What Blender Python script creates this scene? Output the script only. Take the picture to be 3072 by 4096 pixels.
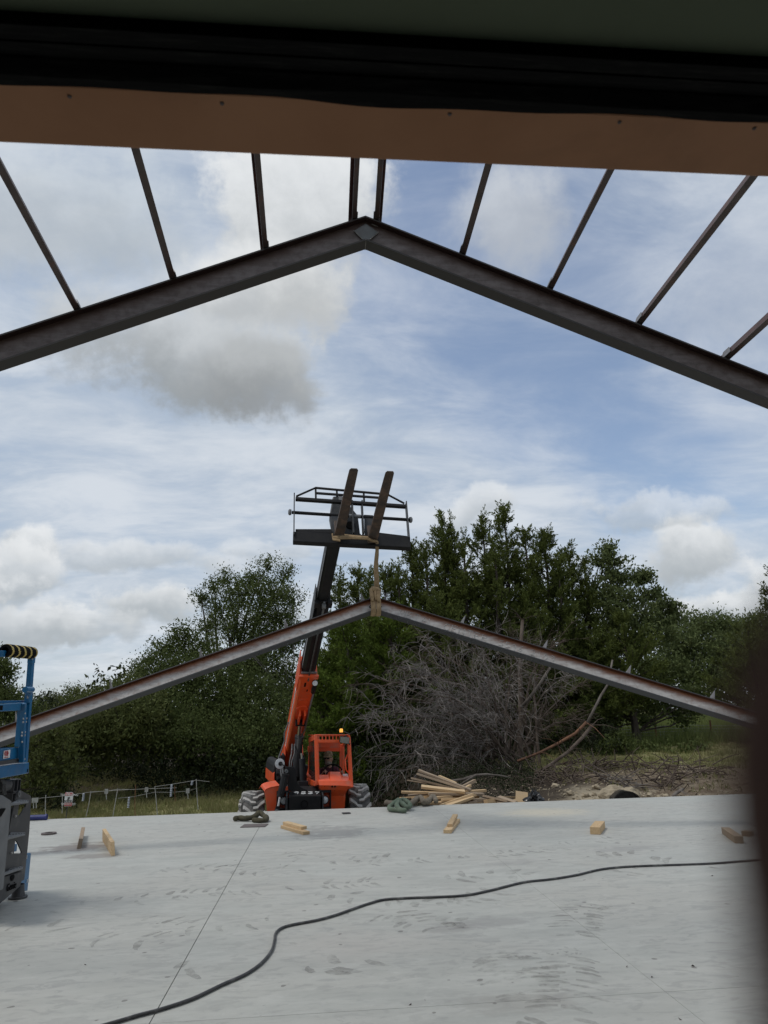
import bpy, bmesh, math, random
import numpy as np
from mathutils import Vector, Matrix
random.seed(7); RNG = np.random.default_rng(11)
for o in list(bpy.data.objects): bpy.data.objects.remove(o)
SC = bpy.context.scene; COL = SC.collection
R = math.radians
# ------------------------------------------------------------------ camera
F = 2844.0; EYE = 1.55
YAW, PITCH, ROLL = R(5.29), R(16.0), R(-1.42)
fw = Vector((math.sin(YAW)*math.cos(PITCH), math.cos(YAW)*math.cos(PITCH), math.sin(PITCH)))
rt = Vector((math.cos(YAW), -math.sin(YAW), 0)); up = rt.cross(fw)
RT = rt*math.cos(ROLL) + up*math.sin(ROLL); UP = up*math.cos(ROLL) - rt*math.sin(ROLL)
CAM = Vector((0, 0, EYE))
cd = bpy.data.cameras.new('camera'); cam = bpy.data.objects.new('camera', cd); COL.objects.link(cam)
cam.matrix_world = Matrix(((RT.x, UP.x, -fw.x, CAM.x), (RT.y, UP.y, -fw.y, CAM.y), (RT.z, UP.z, -fw.z, CAM.z), (0, 0, 0, 1)))
cd.sensor_fit = 'VERTICAL'; cd.sensor_height = 24; cd.sensor_width = 18; cd.lens = 24*F/4096
cd.clip_start = 0.01; cd.clip_end = 3000
cd.dof.use_dof = True; cd.dof.focus_distance = 12.5; cd.dof.aperture_fstop = cd.lens/4.2
SC.camera = cam
def ray(px, py): return fw + RT*((px-1536)/F) - UP*((py-2048)/F)
def at(px, py, Y):
    d = ray(px, py); return CAM + d*(Y/d.y)
def gr(px, py, z=0.0):
    d = ray(px, py); return CAM + d*((z-EYE)/d.z)
def pl(px, py, P0, n):
    d = ray(px, py); return CAM + d*((P0-CAM).dot(n)/d.dot(n))
# ------------------------------------------------------------------ node helpers
class S:
    """a shader socket with arithmetic"""
    def __init__(s, nt, sock): s.nt, s.k = nt, sock
    def _m(s, op, b=None, c=None, rev=False):
        n = s.nt.nodes.new('ShaderNodeMath'); n.operation = op
        ins = [s, b] if not rev else [b, s]
        if c is not None: ins.append(c)
        for i, v in enumerate(ins):
            if v is None: continue
            if isinstance(v, S): s.nt.links.new(v.k, n.inputs[i])
            else: n.inputs[i].default_value = v
        return S(s.nt, n.outputs[0])
    def __add__(s, o): return s._m('ADD', o)
    __radd__ = __add__
    def __mul__(s, o): return s._m('MULTIPLY', o)
    __rmul__ = __mul__
    def __sub__(s, o): return s._m('SUBTRACT', o)
    def __rsub__(s, o): return s._m('SUBTRACT', o, rev=True)
    def __truediv__(s, o): return s._m('DIVIDE', o)
    def __rtruediv__(s, o): return s._m('DIVIDE', o, rev=True)
    def __pow__(s, o): return s._m('POWER', o)
    def gt(s, o): return s._m('GREATER_THAN', o)
    def abs(s): return s._m('ABSOLUTE')
    def sin(s): return s._m('SINE')
    def sqrt(s): return s._m('SQRT')
    def max(s, o): return s._m('MAXIMUM', o)
    def min(s, o): return s._m('MINIMUM', o)
    def sm(s, a, b, lo=0.0, hi=1.0):
        n = s.nt.nodes.new('ShaderNodeMapRange'); n.interpolation_type = 'SMOOTHSTEP'
        s.nt.links.new(s.k, n.inputs[0])
        for i, v in enumerate((a, b, lo, hi)): n.inputs[i+1].default_value = v
        return S(s.nt, n.outputs[0])
class V:
    def __init__(s, nt, sock): s.nt, s.k = nt, sock
    def _v(s, op, b=None, scale=None):
        n = s.nt.nodes.new('ShaderNodeVectorMath'); n.operation = op
        s.nt.links.new(s.k, n.inputs[0])
        if b is not None:
            if isinstance(b, V): s.nt.links.new(b.k, n.inputs[1])
            else: n.inputs[1].default_value = b
        if scale is not None:
            if isinstance(scale, S): s.nt.links.new(scale.k, n.inputs['Scale'])
            else: n.inputs['Scale'].default_value = scale
        return n
    def add(s, b): return V(s.nt, s._v('ADD', b).outputs[0])
    def sub(s, b): return V(s.nt, s._v('SUBTRACT', b).outputs[0])
    def mul(s, b): return V(s.nt, s._v('MULTIPLY', b).outputs[0])
    def scale(s, k): return V(s.nt, s._v('SCALE', None, k).outputs[0])
    def norm(s): return V(s.nt, s._v('NORMALIZE').outputs[0])
    def dot(s, b): return S(s.nt, s._v('DOT_PRODUCT', b).outputs['Value'])
    def length(s): return S(s.nt, s._v('LENGTH').outputs['Value'])
    def xyz(s):
        n = s.nt.nodes.new('ShaderNodeSeparateXYZ'); s.nt.links.new(s.k, n.inputs[0])
        return [S(s.nt, n.outputs[i]) for i in range(3)]
def noise(v, scale, detail=4, rough=0.55, dist=0.0, col=False):
    n = v.nt.nodes.new('ShaderNodeTexNoise'); v.nt.links.new(v.k, n.inputs['Vector'])
    n.inputs['Scale'].default_value = scale; n.inputs['Detail'].default_value = detail
    n.inputs['Roughness'].default_value = rough; n.inputs['Distortion'].default_value = dist
    return V(v.nt, n.outputs['Color']) if col else S(v.nt, n.outputs[0])
def mixc(f, a, b):
    nt = f.nt; n = nt.nodes.new('ShaderNodeMix'); n.data_type = 'RGBA'
    nt.links.new(f.k, n.inputs[0])
    for i, v in ((6, a), (7, b)):
        if isinstance(v, (S, V)): nt.links.new(v.k, n.inputs[i])
        else: n.inputs[i].default_value = (*v, 1)
    return V(nt, n.outputs[2])
# ------------------------------------------------------------------ world
SUN = Vector((-0.42, -0.10, 0.88)).normalized()
W = bpy.data.worlds.new('World'); SC.world = W; W.use_nodes = True
nt = W.node_tree; nt.nodes.clear()
out = nt.nodes.new('ShaderNodeOutputWorld'); bg = nt.nodes.new('ShaderNodeBackground')
nt.links.new(bg.outputs[0], out.inputs[0])
SKY_STRENGTH = 0.1
bg.inputs[1].default_value = SKY_STRENGTH
sky = nt.nodes.new('ShaderNodeTexSky'); sky.sky_type = 'NISHITA'; sky.sun_disc = False
sky.sun_elevation = math.asin(SUN.z); sky.sun_rotation = math.atan2(SUN.x, SUN.y)
sky.air_density = 1.0; sky.dust_density = 0.6; sky.ozone_density = 1.3
tc = nt.nodes.new('ShaderNodeTexCoord')
D = V(nt, tc.outputs['Generated']).norm()
dx, dy, dz = D.xyz()
flat = D.scale(1.0/(dz.max(0.0)+0.22))                       # cloud deck coordinates
K = 1.0/SKY_STRENGTH
def c10(r, g, b): return (r*K, g*K, b*K)
n_big = noise(flat, 1.1, 5, 0.6, 0.6)
n_mid = noise(flat.mul((1.0, 1.7, 1.0)), 2.6, 7, 0.62, 0.4)
n_fine = noise(D, 9.0, 8, 0.62, 0.2)
n_puff = noise(D, 22.0, 7, 0.62, 0.3)
warp = noise(D, 5.0, 5, 0.6, 0.0, True).sub((0.5, 0.5, 0.5))
Dw = D.add(warp.scale(0.13))
def blob(cx, cy, rx, ry, rot=0.0, w=True):
    c = ray(cx, cy).normalized(); e1 = Vector((0, 0, 1)).cross(c) * -1; e1.normalize(); e2 = e1.cross(c)
    if e2.z < 0: e2 = -e2
    a1 = e1*math.cos(R(rot)) + e2*math.sin(R(rot)); a2 = e2*math.cos(R(rot)) - e1*math.sin(R(rot))
    src = Dw if w else D
    a = src.dot(tuple(a1)) / (rx/F); b = src.dot(tuple(a2)) / (ry/F)
    front = D.dot(tuple(c)).gt(0.0)
    return (1.0 - (a*a + b*b).sqrt()) * front - (1.0-front)*5.0, b
skyc = V(nt, sky.outputs[0]).mul((1.58, 1.46, 1.38))
# veil of thin high cloud with a blue opening to the right of the ridge
hole, _ = blob(2080, 1180, 1150, 620, -35)
hole2, _ = blob(2450, 1850, 700, 260, -20)
hole3, _ = blob(1720, 760, 420, 260, 0)
veil = (n_big*0.55 + n_mid*0.75 + 0.10) - hole.sm(-0.35, 0.75)*0.52 - hole2.sm(-0.3, 0.6)*0.22 - hole3.sm(-0.3, 0.8)*0.15
veil = veil.sm(0.10, 0.88)*0.84 + 0.09
c = mixc(n_mid.sm(0.3, 0.7), c10(0.46, 0.535, 0.63), c10(0.68, 0.725, 0.78))
c = mixc(veil, skyc, c)
def cloud(c, cx, cy, rx, ry, rot, dark, bright, lo=-0.05, hi=0.35, amt=1.0, alpha=1.0, s0=-0.5, s1=0.7, nz=1.2, pf=0.35):
    d, b = blob(cx, cy, rx, ry, rot)
    m = (d + (n_fine-0.5)*amt + (n_puff-0.5)*amt*pf).sm(lo, hi)*alpha
    sh = (b + (n_fine-0.5)*nz + (n_puff-0.5)*0.9).sm(s0, s1)
    return mixc(m, c, mixc(sh, c10(*dark), c10(*bright)))
# high bright cloud and the big grey one below it
c = cloud(c, 250, 820, 480, 240, 0, (0.45, 0.49, 0.52), (0.66, 0.71, 0.75), -0.3, 0.5, 1.4, 0.6, pf=.6)
c = cloud(c, 1150, 850, 330, 400, 18, (0.56, 0.585, 0.60), (0.82, 0.84, 0.85), -0.15, 0.40, 1.5, 0.92, pf=.6)
c = cloud(c, 1050, 1170, 390, 190, 10, (0.50, 0.52, 0.53), (0.78, 0.80, 0.81), -0.15, 0.45, 1.1, 0.9)
c = cloud(c, 790, 1430, 520, 205, -3, (0.31, 0.335, 0.35), (0.60, 0.63, 0.655), -0.16, 0.55, 1.6, 0.9, -0.7, 0.9, 1.5, 0.7)
c = cloud(c, 1040, 1530, 300, 150, -8, (0.27, 0.285, 0.295), (0.44, 0.46, 0.47), -0.15, 0.5, 1.4, 0.75, -0.7, 0.9, 1.4, 0.6)
c = cloud(c, 2010, 880, 200, 190, 20, (0.48, 0.51, 0.55), (0.64, 0.67, 0.70), -0.3, 0.6, 1.3, 0.75)
c = cloud(c, 2950, 1150, 300, 300, 0, (0.45, 0.5, 0.58), (0.55, 0.6, 0.68), -0.3, 0.7, 1.3, 0.5)
# cumulus low over the horizon
for (cx, cy, rx, ry, al) in ((110, 2190, 120, 90, .9), (560, 2230, 330, 80, .6), (60, 2300, 200, 120, .85), (560, 2430, 170, 90, .95), (150, 2480, 240, 90, .9), (380, 2500, 200, 70, .7), (1080, 2190, 200, 45, .4),
                             (1900, 2060, 150, 80, .6), (2740, 2180, 150, 170, .95), (2640, 2020, 260, 70, .5), (2900, 2420, 240, 80, .95), (3300, 2300, 300, 150, .9), (-500, 2400, 500, 200, .9)):
    c = cloud(c, cx, cy, rx, ry, 0, (0.40, 0.44, 0.47), (0.82, 0.84, 0.855), -0.08, 0.42, 1.3, al, -0.9, 1.0, 1.5, 0.9)
# flat grey bands at the bottom left
band = (noise(D.mul((1, 1, 5.0)), 5.0, 5, 0.6)).sm(0.42, 0.62) * (dz.sm(0.0, 0.06)) * (1.0 - dz.sm(0.10, 0.2))
c = mixc(band*0.6, c, c10(0.42, 0.465, 0.50))
c = mixc((0.0-dz).sm(-0.005, 0.05), c, c10(0.16, 0.16, 0.15))
nt.links.new(c.k, bg.inputs[0])
W.cycles.sampling_method = 'MANUAL'; W.cycles.sample_map_resolution = 512
sd = bpy.data.lights.new('sun', 'SUN'); sun = bpy.data.objects.new('sun', sd); COL.objects.link(sun)
sd.energy = 1.5; sd.angle = R(14); sd.color = (1.0, 0.955, 0.89)
sun.rotation_euler = SUN.to_track_quat('Z', 'Y').to_euler()
vs = SC.view_settings; SC.display_settings.display_device = 'sRGB'
vs.view_transform = 'Standard'; vs.look = 'None'; vs.exposure = 0.0; vs.gamma = 1.0; vs.use_curve_mapping = False
SC.render.engine = 'CYCLES'; SC.cycles.use_denoising = True
SC.cycles.max_bounces = 6; SC.cycles.transparent_max_bounces = 8; SC.cycles.caustics_reflective = False; SC.cycles.caustics_refractive = False
# ------------------------------------------------------------------ materials
MATS = {}
def newmat(name):
    m = bpy.data.materials.new(name); m.use_nodes = True; nt = m.node_tree
    b = nt.nodes['Principled BSDF']; MATS[name] = m
    return m, nt, b
def oc(nt, kind='Object'):
    n = nt.nodes.new('ShaderNodeTexCoord'); return V(nt, n.outputs[kind])
def bump(nt, b, h, strength=0.3, dist=0.01):
    n = nt.nodes.new('ShaderNodeBump'); n.inputs['Strength'].default_value = strength; n.inputs['Distance'].default_value = dist
    nt.links.new(h.k, n.inputs['Height']); nt.links.new(n.outputs[0], b.inputs['Normal'])
def pm(name, c1, c2=None, scale=6.0, rough=0.5, metal=0.0, bmp=0.0, bscale=60.0, dirt=None, damt=0.0, dscale=3.0, spec=0.5, coat=0.0, stretch=(1, 1, 1), bdist=0.01):
    m, nt, b = newmat(name); p = oc(nt).mul(stretch)
    c2 = c2 or tuple(x*0.75 for x in c1)
    n1 = noise(p, scale, 5, 0.6)
    c = mixc(n1.sm(0.3, 0.7), c1, c2)
    if dirt:
        n2 = noise(p, dscale, 7, 0.65, 0.3)
        c = mixc(n2.sm(0.48, 0.72)*damt, c, dirt)
    nt.links.new(c.k, b.inputs['Base Color'])
    r = n1*0.2 + (rough-0.1); nt.links.new(r.k, b.inputs['Roughness'])
    b.inputs['Metallic'].default_value = metal; b.inputs['Specular IOR Level'].default_value = spec
    if coat: b.inputs['Coat Weight'].default_value = coat; b.inputs['Coat Roughness'].default_value = 0.15
    if bmp: bump(nt, b, noise(p, bscale, 4, 0.6), bmp, bdist)
    return m
DUST = (0.30, 0.27, 0.22)
pm('orange_paint', (0.80, 0.105, 0.024), (0.74, 0.09, 0.02), 5, 0.38, 0, 0.03, 40, (0.34, 0.24, 0.17), 0.38, 5, coat=0.2)
pm('black_paint', (0.013, 0.013, 0.0145), (0.019, 0.0185, 0.0185), 7, 0.5, 0, 0.05, 60, (0.04, 0.037, 0.034), 0.3, 5, spec=0.15)
pm('dark_grey_paint', (0.033, 0.036, 0.040), (0.043, 0.045, 0.048), 6, 0.5, 0, 0.05, 60, (0.10, 0.09, 0.075), 0.35, 6, spec=0.25)
pm('lift_grey', (0.17, 0.175, 0.18), (0.14, 0.145, 0.15), 6, 0.55, 0, 0.06, 80, (0.25, 0.23, 0.2), 0.35, 5)
pm('lift_dark', (0.045, 0.047, 0.05), (0.06, 0.06, 0.062), 6, 0.55, 0, 0.06, 80, (0.17, 0.16, 0.14), 0.4, 6)
pm('blue_paint', (0.007, 0.14, 0.31), (0.006, 0.115, 0.26), 5, 0.4, 0, 0.03, 40, (0.2, 0.24, 0.28), 0.25, 5, coat=0.2)
pm('navy_plastic', (0.02, 0.03, 0.16), None, 5, 0.5)
pm('yellow_tape', (0.55, 0.42, 0.12), (0.45, 0.33, 0.08), 9, 0.6)
pm('chrome', (0.75, 0.74, 0.72), (0.6, 0.58, 0.55), 8, 0.25, 1.0)
pm('steel_bolt', (0.5, 0.5, 0.5), (0.35, 0.34, 0.33), 20, 0.4, 0.9)
pm('tyre_rubber', (0.055, 0.054, 0.052), (0.085, 0.082, 0.076), 9, 0.85, 0, 0.15, 80, (0.22, 0.20, 0.18), 0.6, 5)
pm('tread_rubber', (0.33, 0.32, 0.30), (0.43, 0.415, 0.385), 12, 0.9, 0, 0.2, 90, (0.18, 0.17, 0.16), 0.6, 8)
pm('mirror_back', (0.62, 0.63, 0.64), (0.5, 0.5, 0.5), 8, 0.4)
pm('rubber_black', (0.005, 0.005, 0.005), (0.008, 0.008, 0.008), 14, 0.8, 0, 0.2, 60, (0.045, 0.045, 0.04), 0.3, 25, spec=0.08, stretch=(0.3, 3, 1))
pm('hose_rubber', (0.03, 0.03, 0.032), (0.06, 0.06, 0.06), 30, 0.5, 0, 0.3, 120, (0.25, 0.25, 0.24), 0.5, 9)
pm('door_green', (0.115, 0.138, 0.088), (0.107, 0.128, 0.082), 2, 0.6, 0, 0.05, 30, spec=0.15)
pm('trim_brown', (0.41, 0.205, 0.108), (0.36, 0.175, 0.09), 3, 0.5, 0, 0.04, 25, (0.22, 0.11, 0.06), 0.5, 2, spec=0.15)
pm('wall_metal', (0.30, 0.27, 0.22), None, 3, 0.5)
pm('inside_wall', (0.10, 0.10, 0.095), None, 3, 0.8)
pm('post_brown', (0.15, 0.088, 0.070), (0.17, 0.10, 0.08), 20, 0.9, 0, 0.1, 90, spec=0.05)
pm('purlin_red', (0.075, 0.030, 0.026), (0.05, 0.022, 0.019), 4, 0.55, 0, 0.06, 50, (0.16, 0.06, 0.03), 0.5, 5)
pm('purlin_grey', (0.085, 0.065, 0.06), (0.055, 0.04, 0.037), 5, 0.5, 0.2, 0.06, 50, (0.16, 0.06, 0.03), 0.5, 6)
pm('clip_steel', (0.20, 0.20, 0.21), (0.13, 0.12, 0.115), 12, 0.5, 0.3, 0.1, 60)
pm('gusset_steel', (0.15, 0.155, 0.15), (0.12, 0.12, 0.115), 9, 0.45, 0.3, 0.08, 60)
pm('weld_bead', (0.12, 0.11, 0.10), (0.3, 0.28, 0.25), 60, 0.4, 0.6)
pm('fork_steel', (0.09, 0.058, 0.040), (0.05, 0.038, 0.032), 8, 0.6, 0.2, 0.2, 60, (0.20, 0.12, 0.08), 0.6, 7, stretch=(1, 1, 0.3))
pm('sling_tan', (0.36, 0.26, 0.15), (0.27, 0.19, 0.11), 14, 0.9, 0, 0.5, 90, (0.15, 0.11, 0.07), 0.5, 9, spec=0.1)
pm('strap_green', (0.11, 0.15, 0.11), (0.17, 0.20, 0.15), 12, 0.9, 0, 0.5, 90, (0.08, 0.09, 0.06), 0.5, 9, spec=0.1)
pm('strap_olive', (0.095, 0.085, 0.055), (0.055, 0.052, 0.038), 12, 0.9, 0, 0.5, 90, spec=0.1)
pm('strap_taupe', (0.21, 0.18, 0.14), (0.14, 0.12, 0.095), 12, 0.9, 0, 0.5, 90, spec=0.1)
pm('mat_brown', (0.13, 0.105, 0.10), (0.10, 0.085, 0.08), 9, 0.8)
pm('bag_black', (0.010, 0.010, 0.011), (0.016, 0.016, 0.017), 9, 0.25, 0, 0.3, 18)
pm('bark', (0.085, 0.07, 0.058), (0.045, 0.038, 0.032), 8, 0.95, 0, 0.8, 30, stretch=(1, 1, 0.3), spec=0.1, bdist=0.03)
pm('twig_grey', (0.27, 0.245, 0.225), (0.12, 0.105, 0.095), 3, 0.9, 0, 0.2, 30, spec=0.1)
pm('twig_dark', (0.13, 0.105, 0.085), (0.065, 0.048, 0.038), 3, 0.9, spec=0.1)
pm('log_grey', (0.19, 0.168, 0.148), (0.10, 0.085, 0.073), 6, 0.9, 0, 0.6, 30, stretch=(1, 1, 0.25), spec=0.1)
pm('log_red', (0.20, 0.105, 0.062), (0.11, 0.065, 0.045), 6, 0.9, 0, 0.6, 30, spec=0.1)
pm('rock_pale', (0.40, 0.34, 0.245), (0.27, 0.225, 0.16), 6, 0.95, 0, 0.7, 18, spec=0.1, bdist=0.03)
pm('white_post', (0.45, 0.45, 0.42), (0.32, 0.31, 0.29), 10, 0.6)
pm('rope_white', (0.27, 0.27, 0.25), (0.3, 0.3, 0.28), 30, 0.8)
pm('insulator_grey', (0.42, 0.45, 0.50), (0.24, 0.26, 0.3), 40, 0.5)
pm('rust_post', (0.27, 0.12, 0.06), (0.18, 0.08, 0.04), 10, 0.8)
pm('wire_steel', (0.32, 0.31, 0.30), None, 8, 0.5, 0.5)
pm('sign_white', (0.78, 0.78, 0.77), (0.72, 0.72, 0.71), 4, 0.4)
pm('sign_red', (0.52, 0.05, 0.06), (0.46, 0.04, 0.05), 4, 0.4)
pm('print_black', (0.02, 0.02, 0.02), None, 4, 0.5)
pm('chalk', (0.62, 0.61, 0.58), (0.30, 0.30, 0.29), 25, 0.95, spec=0.1)
pm('chalk_faint', (0.17, 0.175, 0.18), (0.10, 0.10, 0.10), 25, 0.95, spec=0.1)
pm('paint_white', (0.8, 0.8, 0.78), (0.7, 0.7, 0.68), 10, 0.6)
pm('skin', (0.34, 0.19, 0.135), (0.28, 0.15, 0.10), 20, 0.55)
pm('shirt_maroon', (0.075, 0.022, 0.032), (0.05, 0.016, 0.024), 12, 0.9, 0, 0.3, 60, spec=0.15)
pm('trousers', (0.05, 0.06, 0.09), None, 12, 0.9, spec=0.15)
pm('beard_grey', (0.27, 0.24, 0.21), (0.16, 0.135, 0.115), 40, 0.9, 0, 0.5, 90, spec=0.1)
pm('camo_cloth', (0.24, 0.19, 0.12), (0.08, 0.06, 0.035), 24, 0.9, 0, 0.2, 80, (0.40, 0.35, 0.26), 0.8, 18, spec=0.1)
pm('lens_dark', (0.01, 0.01, 0.01), None, 5, 0.15)
def wood(name, ca, cb, grey=0.0):
    m, nt, b = newmat(name); p = oc(nt)
    inf = nt.nodes.new('ShaderNodeObjectInfo'); rnd = S(nt, inf.outputs['Random'])
    g = noise(p.mul((1.5, 22, 22)), 4, 5, 0.6, 0.6); k = noise(p, 3.0, 3)
    c = mixc(g.sm(0.3, 0.72), ca, cb)
    c = mixc(rnd*0.55, c, (cb[0]*0.9, cb[1]*0.86, cb[2]*0.84))
    c = mixc(k.sm(0.55, 0.8)*0.4, c, (0.23, 0.19, 0.15))
    if grey: c = mixc(k.sm(0.2, 0.6)*grey, c, (0.22, 0.19, 0.16))
    nt.links.new(c.k, b.inputs['Base Color']); b.inputs['Roughness'].default_value = 0.8
    b.inputs['Specular IOR Level'].default_value = 0.2; bump(nt, b, g, 0.25, 0.004); return m
wood('pine', (0.62, 0.465, 0.285), (0.48, 0.335, 0.185))
wood('pine_old', (0.46, 0.35, 0.235), (0.33, 0.24, 0.155), 0.5)
wood('plywood', (0.42, 0.31, 0.18), (0.36, 0.26, 0.15))
def emis(name, col, e, base=None):
    m, nt, b = newmat(name); b.inputs['Base Color'].default_value = (*(base or col), 1)
    b.inputs['Emission Color'].default_value = (*col, 1); b.inputs['Emission Strength'].default_value = e; b.inputs['Roughness'].default_value = 0.3
emis('beacon_amber', (1.0, 0.42, 0.06), 1.1, (0.7, 0.3, 0.05))
def glass(name, col, rough=0.05, alpha=0.25):
    m, nt, b = newmat(name); b.inputs['Base Color'].default_value = (*col, 1); b.inputs['Roughness'].default_value = rough
    b.inputs['Alpha'].default_value = alpha; b.inputs['Specular IOR Level'].default_value = 0.6
glass('cab_glass', (0.03, 0.04, 0.045), 0.05, 0.55)
glass('lamp_glass', (0.75, 0.77, 0.78), 0.12, 0.85)
m, nt, b = newmat('mirror'); b.inputs['Base Color'].default_value = (0.82, 0.84, 0.85, 1); b.inputs['Metallic'].default_value = 1; b.inputs['Roughness'].default_value = 0.06
# rafters: mill scale on the web, rust running along the root of the flanges (object z is measured across the beam)
def beam_mat(name, web, web2, rust, amt, flange):
    m, nt, b = newmat(name)
    a = nt.nodes.new('ShaderNodeAttribute'); a.attribute_name = 'across'; w = S(nt, a.outputs['Fac'])
    p = oc(nt); n1 = noise(p.mul((0.5, 3, 3)), 5, 6, 0.65, 0.4); n2 = noise(p, 14, 5, 0.65)
    c = mixc((n1*0.6+n2*0.4).sm(0.35, 0.65), web, web2)
    r = ((w + (n1-0.5)*0.55).sm(0.42, 0.95) + (1.0 - (w + (n2-0.5)*0.2).sm(0.0, 0.16))*0.8).min(1.0)*amt
    c = mixc(r, c, rust)
    c = mixc(n2.sm(0.5, 0.75)*amt*0.35, c, rust)
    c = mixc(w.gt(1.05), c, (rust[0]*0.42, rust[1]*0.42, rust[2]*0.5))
    c = mixc(w.gt(1.75), c, flange)  # dim undersides put into the colour: flanges much darker than the web
    nt.links.new(c.k, b.inputs['Base Color']); b.inputs['Roughness'].default_value = 0.55; b.inputs['Metallic'].default_value = 0.25
    bump(nt, b, n2, 0.12, 0.004); return m
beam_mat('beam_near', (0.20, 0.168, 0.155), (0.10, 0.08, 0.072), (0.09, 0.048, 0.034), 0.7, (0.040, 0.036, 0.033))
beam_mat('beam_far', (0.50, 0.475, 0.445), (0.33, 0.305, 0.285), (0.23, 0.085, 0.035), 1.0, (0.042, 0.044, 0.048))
# foliage
def leafmat(name, ca, cb, cc, tr=0.25):
    m, nt, b = newmat(name); p = oc(nt)
    g = nt.nodes.new('ShaderNodeNewGeometry'); rnd = S(nt, g.outputs['Random Per Island'])
    n1 = noise(p, 1.7, 4, 0.6)
    c = mixc(rnd, ca, cb); c = mixc(n1.sm(0.46, 0.66)*0.65, c, cc); c = mixc((1.0-n1.sm(0.34, 0.48))*0.4, c, (ca[0]*.55, ca[1]*.55, ca[2]*.55))
    nt.links.new(c.k, b.inputs['Base Color']); b.inputs['Roughness'].default_value = 0.6; b.inputs['Specular IOR Level'].default_value = 0.08
    t = nt.nodes.new('ShaderNodeBsdfTranslucent'); nt.links.new(c.k, t.inputs[0])
    mx = nt.nodes.new('ShaderNodeMixShader'); mx.inputs[0].default_value = tr
    nt.links.new(b.outputs[0], mx.inputs[1]); nt.links.new(t.outputs[0], mx.inputs[2])
    nt.links.new(mx.outputs[0], nt.nodes['Material Output'].inputs[0])
leafmat('leaf_oak', (0.070, 0.094, 0.030), (0.108, 0.134, 0.043), (0.145, 0.172, 0.068), 0.32)
leafmat('leaf_cedar', (0.082, 0.105, 0.029), (0.118, 0.142, 0.037), (0.132, 0.156, 0.042), 0.32)
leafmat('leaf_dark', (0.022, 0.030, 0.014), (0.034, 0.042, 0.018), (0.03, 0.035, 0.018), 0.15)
leafmat('leaf_cedar_light', (0.085, 0.125, 0.022), (0.12, 0.165, 0.03), (0.135, 0.175, 0.035), 0.3)
leafmat('leaf_brush', (0.085, 0.105, 0.034), (0.125, 0.14, 0.048), (0.11, 0.12, 0.045), 0.3)
leafmat('leaf_blue', (0.098, 0.125, 0.048), (0.13, 0.16, 0.062), (0.135, 0.155, 0.06), 0.32)
leafmat('grass_blade', (0.17, 0.20, 0.065), (0.30, 0.27, 0.13), (0.24, 0.21, 0.11), 0.35)
leafmat('grass_field', (0.15, 0.20, 0.055), (0.21, 0.235, 0.08), (0.20, 0.22, 0.09), 0.35)
# earth
m, nt, b = newmat('earth'); p = oc(nt); x, y, z = p.xyz()
n1 = noise(p, 0.35, 6, 0.6); n2 = noise(p, 3.5, 7, 0.65); n3 = noise(p, 22, 4, 0.6)
grass = mixc(n2.sm(0.35, 0.65), (0.14, 0.155, 0.055), (0.25, 0.22, 0.115))
dirt = mixc(n2.sm(0.35, 0.65), (0.115, 0.086, 0.060), (0.195, 0.158, 0.112))
dirt = mixc((n3*0.5+n2*0.5).sm(0.55, 0.68), dirt, (0.40, 0.345, 0.26))
right = (x + (n1-0.5)*3.0).sm(0.4, 2.2) * (1.0-(y + (n1-0.5)*4.0 - x*0.10).sm(17.6, 19.6))
near = 1.0-(y+(n2-0.5)*1.5).sm(15.0, 16.2)
c = mixc(right.max(near), grass, dirt)
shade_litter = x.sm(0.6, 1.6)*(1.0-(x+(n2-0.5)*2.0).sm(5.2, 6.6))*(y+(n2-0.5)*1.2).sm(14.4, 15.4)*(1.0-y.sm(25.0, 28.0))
left_shade_litter = (y+(n1-0.5)*3.0).sm(24.5, 27.5)*(1.0-x.sm(1.0, 3.0))
c = mixc(shade_litter.max(left_shade_litter), c, (0.050, 0.040, 0.030))  # dark litter tone also carries the shade under brush and trees
cal = (1.0 - (p.sub((5.55, 15.0, 0.0)).mul((1, 1, 0)).length() + (n2-0.5)*1.2).sm(0.2, 0.9))
c = mixc(cal*0.75, c, (0.40, 0.345, 0.25))
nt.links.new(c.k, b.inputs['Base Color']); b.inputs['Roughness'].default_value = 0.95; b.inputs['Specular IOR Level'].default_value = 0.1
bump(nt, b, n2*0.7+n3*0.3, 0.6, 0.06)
# concrete slab
m, nt, b = newmat('concrete'); p = oc(nt); x, y, z = p.xyz()
n1 = noise(p, 0.5, 6, 0.62, 0.4); n2 = noise(p.mul((0.6, 2.6, 1)), 2.2, 8, 0.66, 0.5); n3 = noise(p, 26, 5, 0.65); n4 = noise(p.mul((0.25, 1.6, 1)), 1.1, 6, 0.6, 0.6)
c = mixc(n2.sm(0.3, 0.7), (0.375, 0.383, 0.354), (0.455, 0.460, 0.426))
c = mixc(n1.sm(0.35, 0.7)*0.55, c, (0.43, 0.415, 0.375))
c = mixc(n4.sm(0.55, 0.75)*0.3, c, (0.32, 0.328, 0.31))
c = mixc(n3.sm(0.55, 0.8)*0.22, c, (0.28, 0.285, 0.285))
smear = noise(p.mul((0.9, 2.2, 1)), 4.6, 5, 0.6, 1.4)
c = mixc(smear.sm(0.53, 0.59)*n1.sm(0.34, 0.54)*0.65, c, (0.33, 0.33, 0.31))
fine = noise(p, 7.0, 4, 0.6)
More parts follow.
